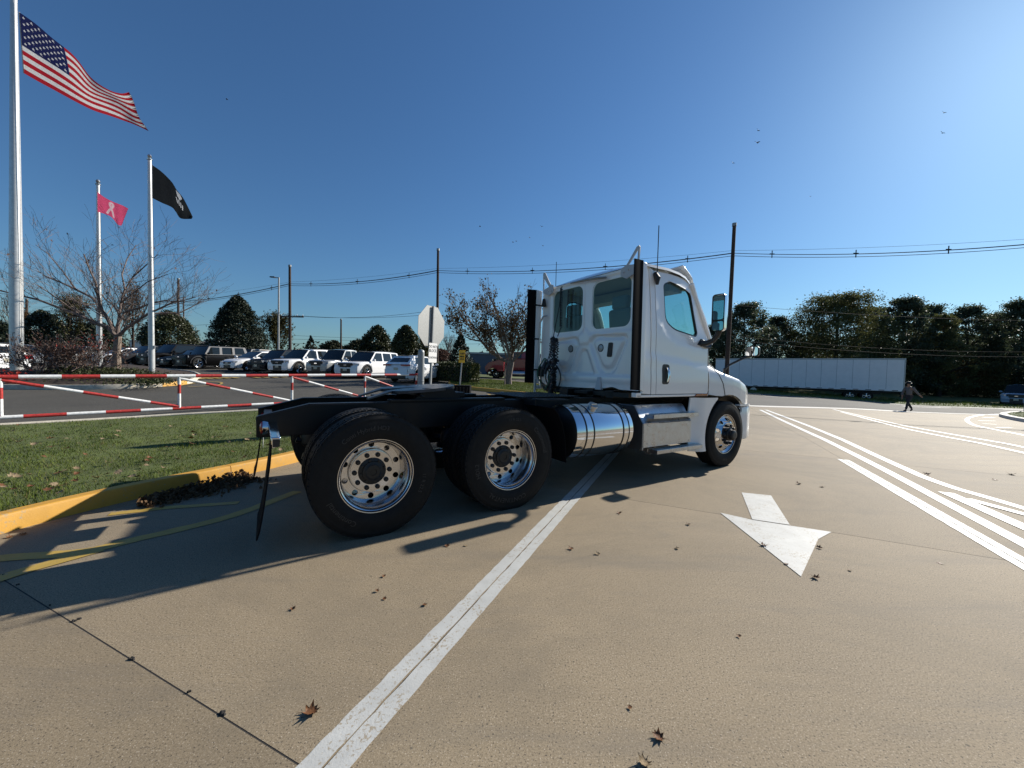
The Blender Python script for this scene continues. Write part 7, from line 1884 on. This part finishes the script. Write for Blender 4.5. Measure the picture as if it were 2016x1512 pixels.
# ---- the reddish shrub, ground cover and red flowers in the bed
def shrub(px, py_b, py_t, Y, wpx, label, seed, red=.05):
    rnd = random.Random(seed); b = at(px, py_b, Y); b.z = bed_z(b.x, b.y); h = at(px, py_t, Y).z - b.z; rad = wpx / CAM_F * Y / 2; tips = []
    root = empty('reddish_shrub', b, 0, label, 'shrub'); mb = MB()
    for i in range(9):
        a = i * 2.4; d = Vector((math.cos(a) * .8, math.sin(a) * .8, .75)).normalized(); branching(mb, Vector((math.cos(a) * .1, math.sin(a) * .1, -.05)), d, h * .46, .035, 3, .44, rnd, tips, .03, .22, 3, .010, (2, 3))
    mb.build('stems', M['bark'], root, smooth=0, recalc=False); C, Q = [], []
    for t, d in tips:
        for _ in range(3):
            p = t - d * rnd.random() * .5 + Vector((rnd.gauss(0, .09), rnd.gauss(0, .09), rnd.gauss(0, .09)))
            if p.z > .1: (Q if rnd.random() < red and p.z > h * .6 else C).append(list(p))
    crown('leaves', np.array(C), .085, LF['shrub'], root)
    if Q: crown('red_leaves', np.array(Q), .10, LF['red'], root)
shrub(78, 735, 660, 16.6, 110, 'reddish half-bare shrub right beside the thick flagpole', 51, .01)
shrub(130, 737, 658, 16.9, 100, 'largest middle shrub of the reddish row, mostly bare twigs', 52, .02)
shrub(180, 737, 660, 17.4, 84, 'shrub with bright red top leaves in front of the slim flagpole', 53, .30)
C = []
for i in range(60):
    px = RND.uniform(120, 318); py = RND.uniform(736, 750); Y = RND.uniform(15.9, 18.4); p = at(px, 740, Y); p.z = bed_z(p.x, p.y); k = 90
    C.append(np.array(p) + NR.normal(size=(k, 3)) * np.array([.35, .35, .06]) + np.array([0, 0, .07]))
V, F = quads(np.concatenate(C), .10); np_mesh('ground_cover', V, F, LF['cover'], kind='stuff')
b = at(22, 738, 15.2); b.z = bed_z(b.x, b.y); root = empty('red_flower_plant', b, 0, 'small bright red plant at the foot of the thick flagpole', 'plant')
crown('leaves', NR.normal(size=(260, 3)) * np.array([.26, .2, .13]) + np.array([0, 0, .22]), .10, LF['red'], root)
mb = MB()
for i in range(10): a = i * .63; mb.tube([(0, 0, 0), (.25 * math.cos(a), .2 * math.sin(a), .25)], .006, 4)
mb.build('stems', M['bark'], root, smooth=0)

# ---- kerbed grass island at the right edge
ri = [Vector(p) for p in px2((1966, 819.5), (1975, 823), (1992, 827), (2016, 831.5), (2070, 841), (2170, 858))]
rj = [Vector(p) for p in px2((2170, 822), (2070, 816), (2016, 814), (1990, 814.5), (1972, 816.5))]
ri = smooth_line(ri + rj, 4, closed=True); ri.append(ri[0])
kerb('right_island_kerb', ri, M['gutter'], side=-1, width=.3)
rin = []
for i, p in enumerate(ri[:-1]):
    d = (ri[(i + 1) % (len(ri) - 1)] - ri[i - 1 if i else -2]).normalized(); q = p + Vector((-d.y, d.x)) * .28; rin.append((q.x, q.y))
mb = MB(); mb.panel(rin, [], lambda u, v: (u, v, hgt(u, v) + .14), 0, frange(min(p[0] for p in rin), max(p[0] for p in rin), .8), ()); mb.build('right_island_ground', M['turf'], smooth=60, kind='structure')
blades('right_island_grass', rin, 14000, lambda x, y: hgt(x, y) + .14, h=(.04, .09), w=.012)
p = on(*at(2021, 740, 27).xy); root = empty('red_stop_sign', p, 0, 'sliver of a red octagonal sign at the right picture edge', 'sign'); zc_ = at(2021, 690, 27).z - p.z
mb = MB(); mb.tube([(0, 0, 0), (0, 0, zc_ + .4)], .03, 8); mb.build('post', M['galv'], root)
mb = MB(); mb.panel([(.38 / math.cos(R(22.5)) * math.cos(R(22.5 + 45 * i)), zc_ + .38 / math.cos(R(22.5)) * math.sin(R(22.5 + 45 * i))) for i in range(8)], [], lambda u, v: (u * .9, -.05 + u * .3, v), .004); fc = mb.build('sign_face', bpy.data.materials['sign_red'], root)
vs, fs = text_shapes('STOP', .26); mb = MB(); mb.add([(v.x * .9, -.056 + v.x * .3, zc_ + v.y) for v in vs], fs); mb.build('lettering', M['gate_white'], fc, smooth=0, recalc=False, kind='stuff')
# ================================================================== PERSON, BIRDS, LEAVES
def person():
    Y = 23.4; f = at(1788, 807, Y); g = hgt(f.x, f.y); root = empty('person', (f.x, f.y, g), R(186), 'person in grey jumper, dark trousers and dark hat walking by the trailer tail', 'person')
    def skin(name, verts, edges, radii, m, root_i=0, sub=2):
        me = bpy.data.meshes.new(name); me.from_pydata(verts, edges, []); me.materials.append(m)
        o = link(name, me, root); sk = o.modifiers.new('skin', 'SKIN'); sk.use_smooth_shade = True
        for i, r_ in enumerate(radii): me.skin_vertices[0].data[i].radius = (r_, r_) if not isinstance(r_, tuple) else r_
        me.skin_vertices[0].data[root_i].use_root = True
        s_ = o.modifiers.new('sub', 'SUBSURF'); s_.levels = s_.render_levels = sub; return o
    skn, jum, tro, blk = mat('skin_tone', (.22, .12, .08), .6), mat('grey_jumper', (.10, .10, .105), .9), mat('dark_trousers', (.018, .018, .022), .9), mat('dark_shoes', (.01, .01, .01), .6)
    # x = walking direction, y = left
    V = [(0, 0, .93), (.0, 0, 1.10), (.02, 0, 1.30), (.03, 0, 1.44), (.05, 0, 1.52), (.07, 0, 1.60), (.09, 0, 1.70),
         (0, .10, .90), (.17, .08, .50), (.24, .06, .10), (.36, .06, .05),
         (0, -.10, .90), (-.06, -.08, .50), (-.32, -.06, .15), (-.26, -.06, .04),
         (.02, -.20, 1.42), (.10, -.27, 1.15), (.12, -.27, .92), (.13, -.265, .84), (.02, .20, 1.42), (-.12, .28, 1.18), (-.30, .33, 1.0), (-.36, .34, .95)]
    E_ = [(0, 1), (1, 2), (2, 3), (3, 4), (4, 5), (5, 6), (0, 7), (7, 8), (8, 9), (9, 10), (0, 11), (11, 12), (12, 13), (13, 14), (3, 15), (15, 16), (16, 17), (17, 18), (3, 19), (19, 20), (20, 21), (21, 22)]
    Rr = [(.11, .10), (.11, .10), (.12, .10), (.08, .07), .055, .085, .085, .075, .055, .045, .035, .075, .055, .045, .035, .06, .05, .04, .035, .075, .05, .04, .035]
    body = skin('body', V, E_, Rr, skn)
    skin('jumper', [(0, 0, .96), (0, 0, 1.10), (.02, 0, 1.30), (.03, 0, 1.45), (.02, -.21, 1.42), (.10, -.28, 1.15), (.12, -.275, .94), (.02, .21, 1.42), (-.12, .29, 1.18), (-.29, .335, 1.01)], [(0, 1), (1, 2), (2, 3), (3, 4), (4, 5), (5, 6), (3, 7), (7, 8), (8, 9)], [(.135, .125), (.15, .13), (.155, .13), (.09, .085), .072, .06, .052, .072, .06, .052], jum)
    skin('trousers', [(0, 0, .93), (0, .10, .90), (.17, .08, .50), (.235, .06, .12), (0, -.10, .90), (-.06, -.08, .50), (-.31, -.06, .17)], [(0, 1), (1, 2), (2, 3), (0, 4), (4, 5), (5, 6)], [(.125, .115), .092, .070, .06, .092, .070, .06], tro)
    for vs in ([(.20, .06, .05), (.28, .06, .05), (.40, .06, .035)], [(-.35, -.06, .14), (-.30, -.06, .09), (-.22, -.06, .035)]): skin('shoe', vs, [(0, 1), (1, 2)], [.055, .05, .038], blk, sub=1)
    mb = MB(); mb.lathe([(.16, 1.705), (.165, 1.715), (.115, 1.725), (.11, 1.78), (.08, 1.815), (.001, 1.825)], (.075, 0, 0), n=20); mb.build('hat', blk, root, smooth=50)
    for s, hx in ((-1, (.13, -.265, .86)), (1, (-.35, .34, .965))):
        d = Vector((.05, 0, -1)) if s < 0 else Vector((-.75, .2, -.62)); d.normalize(); sd = Vector((0, s, 0)); mb = MB(); h = Vector(hx)
        mb.tube([h, h + d * .05, h + d * .09], [.028, .038, .034], 8)
        for k, L_ in enumerate((.065, .075, .07, .055)): o_ = Vector((.018 * (1.5 - k), 0, 0)) + d * .085; mb.tube([h + o_, h + o_ + d * L_ * .55 + sd * .004, h + o_ + d * L_ - sd * .012], [.009, .008, .006], 5)
        mb.tube([h + d * .03 + Vector((.03, 0, 0)), h + d * .07 + Vector((.048, 0, 0)), h + d * .10 + Vector((.045, 0, 0))], [.011, .010, .007], 5); mb.build('hand', skn, root, smooth=50)
    return root
person()

# ---- birds
BIRD = mat('bird_dark', (.012, .012, .014), .7)
def bird(px, py, Y, sp, label, a, tilt, fl=.3):
    p = at(px, py, Y); root = empty('bird', p, a, label, 'bird', 'dark birds flying across the sky'); root.rotation_euler = (tilt, 0, a)
    mb = MB(); L_ = sp * .42; mb.tube([(L_ * .55, 0, 0), (L_ * .42, 0, .01), (L_ * .1, 0, 0), (-L_ * .35, 0, 0), (-L_ * .6, 0, .005)], [sp * .02, sp * .05, sp * .075, sp * .04, sp * .02], 8); mb.build('body', BIRD, root, smooth=60)
    for s in (-1, 1):
        mb = MB(); mb.panel([(sp * .12, 0), (sp * .10, .5), (-sp * .10, 1.0), (-sp * .14, .5), (-sp * .12, 0)], [], lambda u, v: (u, s * v * sp * .5, fl * sp * .5 * math.sin(v * 2.2)), .006, (), (.25, .5, .75)); mb.build('wing', BIRD, root, smooth=60)
for px, py, Y, sp, a, tl, lb in (
    (447, 196, 40, .42, .3, .3, 'dark bird alone high in the left half of the sky'), (1492, 257, 36, .45, .9, .9, 'upper one of two birds close together right of the cab roof'), (1491, 281, 36, .62, .5, .5, 'larger lower one of two birds close together right of the cab roof'),
    (1443, 321, 38, .45, .8, .8, 'bird flying above the top of the tall pole beside the mirror'), (1595, 387, 40, .26, .5, .4, 'tiny bird high above the big yellowing tree'), (1858, 222, 40, .50, .6, .8, 'upper one of two birds below the sun'), (1855, 262, 40, .50, .8, .8, 'lower one of two birds below the sun'),
    (945, 446, 40, .42, .2, .5, 'bird farthest left of the flock above the small leafy tree'), (1066, 446, 40, .40, 1.2, .4, 'bird farthest right of the flock above the cab'), (1010, 477, 40, .36, .4, .5, 'left bird of a close pair above the small leafy tree'), (1016, 475, 40, .36, .9, .4, 'right bird of a close pair above the small leafy tree'), (1043, 468, 40, .30, .7, .6, 'bird between the close pair and the cab aerial'), (1069, 484, 40, .32, .5, .5, 'lowest bird of the flock left of the cab aerial')):
    bird(px, py, Y, sp, lb, a, tl)

# ---- fallen leaves
def leaf_mesh(seed, curl):
    rnd = random.Random(seed); pts = []
    lob = [(0, -.55), (.10, -.35), (.42, -.38), (.30, -.12), (.60, .10), (.28, .18), (.30, .42), (.10, .34), (0, .62)]
    out = lob + [(-a, b) for a, b in lob[-2:0:-1]]
    mb = MB()
    mb.panel(out, [], lambda u, v: (u, v, curl * (u * u * 1.3 + .5 * v * v) + .12 * curl * math.sin(5 * u + seed) * v), .012, (-.2, 0, .2), (-.2, 0, .2, .4)); mb.tube([(0, -.5, .02 + curl * .12), (.03, -.8, .10 + curl * .1), (.10, -1.02, .05)], [.016, .012, .010], 4)
    me = bpy.data.meshes.new('dead_leaf'); me.from_pydata(mb.v, [], mb.f); me.shade_smooth(); return me
LM = [leaf_mesh(i, c) for i, c in enumerate((.35, .75, 1.0, -.5, .55))]
LM2 = [m.copy() for m in LM]
for m in LM: m.materials.append(LF['dead'])
for m in LM2: m.materials.append(LF['pale'])
def leaf(p, size, label, k, pale=False, rot=None, group='fallen leaves on the concrete'):
    o = link('dead_leaf', (LM2 if pale else LM)[k % 5]); o.location = p; o.scale = (size, size, size); o.rotation_euler = rot or (RND.uniform(-.5, .5), RND.uniform(-.5, .5), RND.uniform(0, 6.28)); tag(o, label, 'leaf', group); return o
for px, py, sz, k, pale, lb in (
    (612, 1402, .080, 2, False, 'large reddish brown curled leaf left of the wide white line'), (577, 1198, .055, 1, False, 'brown leaf on sunlit concrete below the truck shadow edge'), (1296, 1450, .060, 1, False, 'dark brown leaf with a stem near the bottom of the picture'), (1268, 1502, .065, 2, True, 'pale curled leaf at the very bottom edge'),
    (880, 1074, .070, 4, False, 'red-brown leaf just outside the truck shadow below the second wheel'), (916, 1073, .060, 3, True, 'pale tan leaf right of the red-brown one below the second wheel'), (1124, 1080, .075, 1, False, 'brown curled leaf right of the mirror shadow'), (1176, 1090, .070, 4, True, 'pale tan leaf farther right of the mirror shadow'),
    (836, 1190, .050, 0, False, 'small red leaf left of the wide white line'), (756, 1134, .050, 1, False, 'dark leaf above a cluster of two near the truck shadow'), (742, 1163, .045, 2, False, 'dark leaf upper of a close pair on sunlit concrete'), (757, 1178, .045, 0, False, 'dark leaf lower of a close pair on sunlit concrete'),
    (1220, 1010, .085, 1, False, 'brown leaf left of the arrow shaft'), (1572, 952, .10, 2, False, 'dark curled leaf above the arrow shaft'), (1618, 958, .085, 0, False, 'small dark leaf right of the arrow shaft top'), (1355, 1032, .07, 1, False, 'dark leaf left of the arrow head corner'), (1333, 1079, .065, 4, True, 'pale leaf below left of the arrow head corner'), (1503, 1073, .085, 2, False, 'dark leaf lying on the edge of the white arrow head'),
    (1613, 1078, .075, 1, False, 'dark leaf at the right corner of the arrow head'), (1606, 1137, .085, 2, False, 'spiky brown leaf right of the arrow tip'), (1548, 1110, .05, 0, False, 'tiny dark scrap right of the arrow head edge'), (1673, 1122, .045, 0, False, 'tiny dark scrap between the arrow and the white lines'), (1850, 1108, .06, 3, False, 'thin flat leaf left of the nearest white line'), (1992, 934, .14, 1, False, 'dark leaf pair on the slab joint near the right edge'), (1825, 934, .13, 2, False, 'dark leaf between the gore stripes and the slab joint'), (1958, 944, .10, 0, False, 'small dark leaf left of the right edge above the gore stripes'),
    (20, 1057, .075, 1, False, 'brown leaf against the foot of the yellow kerb at the left edge'), (45, 1052, .075, 4, False, 'brown leaf second from the left edge by the yellow kerb'), (318, 998, .08, 2, False, 'leaf in the truck shadow beside the yellow kerb'), (400, 1142, .055, 3, True, 'pale leaf lying inside the cab shadow'), (1240, 1392, .03, 0, False, 'tiny dark scrap on the lower right concrete'), (1455, 1252, .04, 1, False, 'tiny dark scrap right of the picture middle near the bottom')):
    p = gnd(px, py, .006); leaf(p, sz * (.72 if py > 1380 else .58), lb, k, pale, (RND.uniform(-.25, .25), RND.uniform(-.25, .25), RND.uniform(0, 6.28)))
rr_ = random.Random(3); cnt = 0
while cnt < 70:
    px, py = rr_.uniform(0, 560), rr_.uniform(835, 1000); p = gnd(px, py, .16)
    if inside(inner, np.array([p.x]), np.array([p.y]))[0]:
        p.z = verge_z(p.x, p.y) + .045; pale = rr_.random() < .7; leaf(p, rr_.uniform(.05, .085), 'pale tan dry leaf lying on the sunlit grass verge' if pale else 'reddish brown dry leaf lying on the sunlit grass verge', rr_.randint(0, 4), pale, None, 'pale leaves scattered on the grass verge' if pale else 'brown leaves scattered on the grass verge'); cnt += 1
# leaves heaped against the kerb in the shade of the truck
C = []
a, b = gnd(262, 998), gnd(472, 938)
for i in range(1500):
    t = RND.random(); q = a.lerp(b, t); n_ = Vector((b.y - a.y, a.x - b.x, 0)).normalized(); w_ = abs(RND.gauss(0, .14)) * (.5 + sstep(0, .6, t) * .8); pp = q + n_ * (w_ + .03); C.append((pp.x, pp.y, .012 + max(0, .09 - w_ * .4) * RND.random()))
V, F = quads(np.array(C), .05, asp=.7); np_mesh('heaped_leaves', V, F, LF['pile'], kind='stuff')
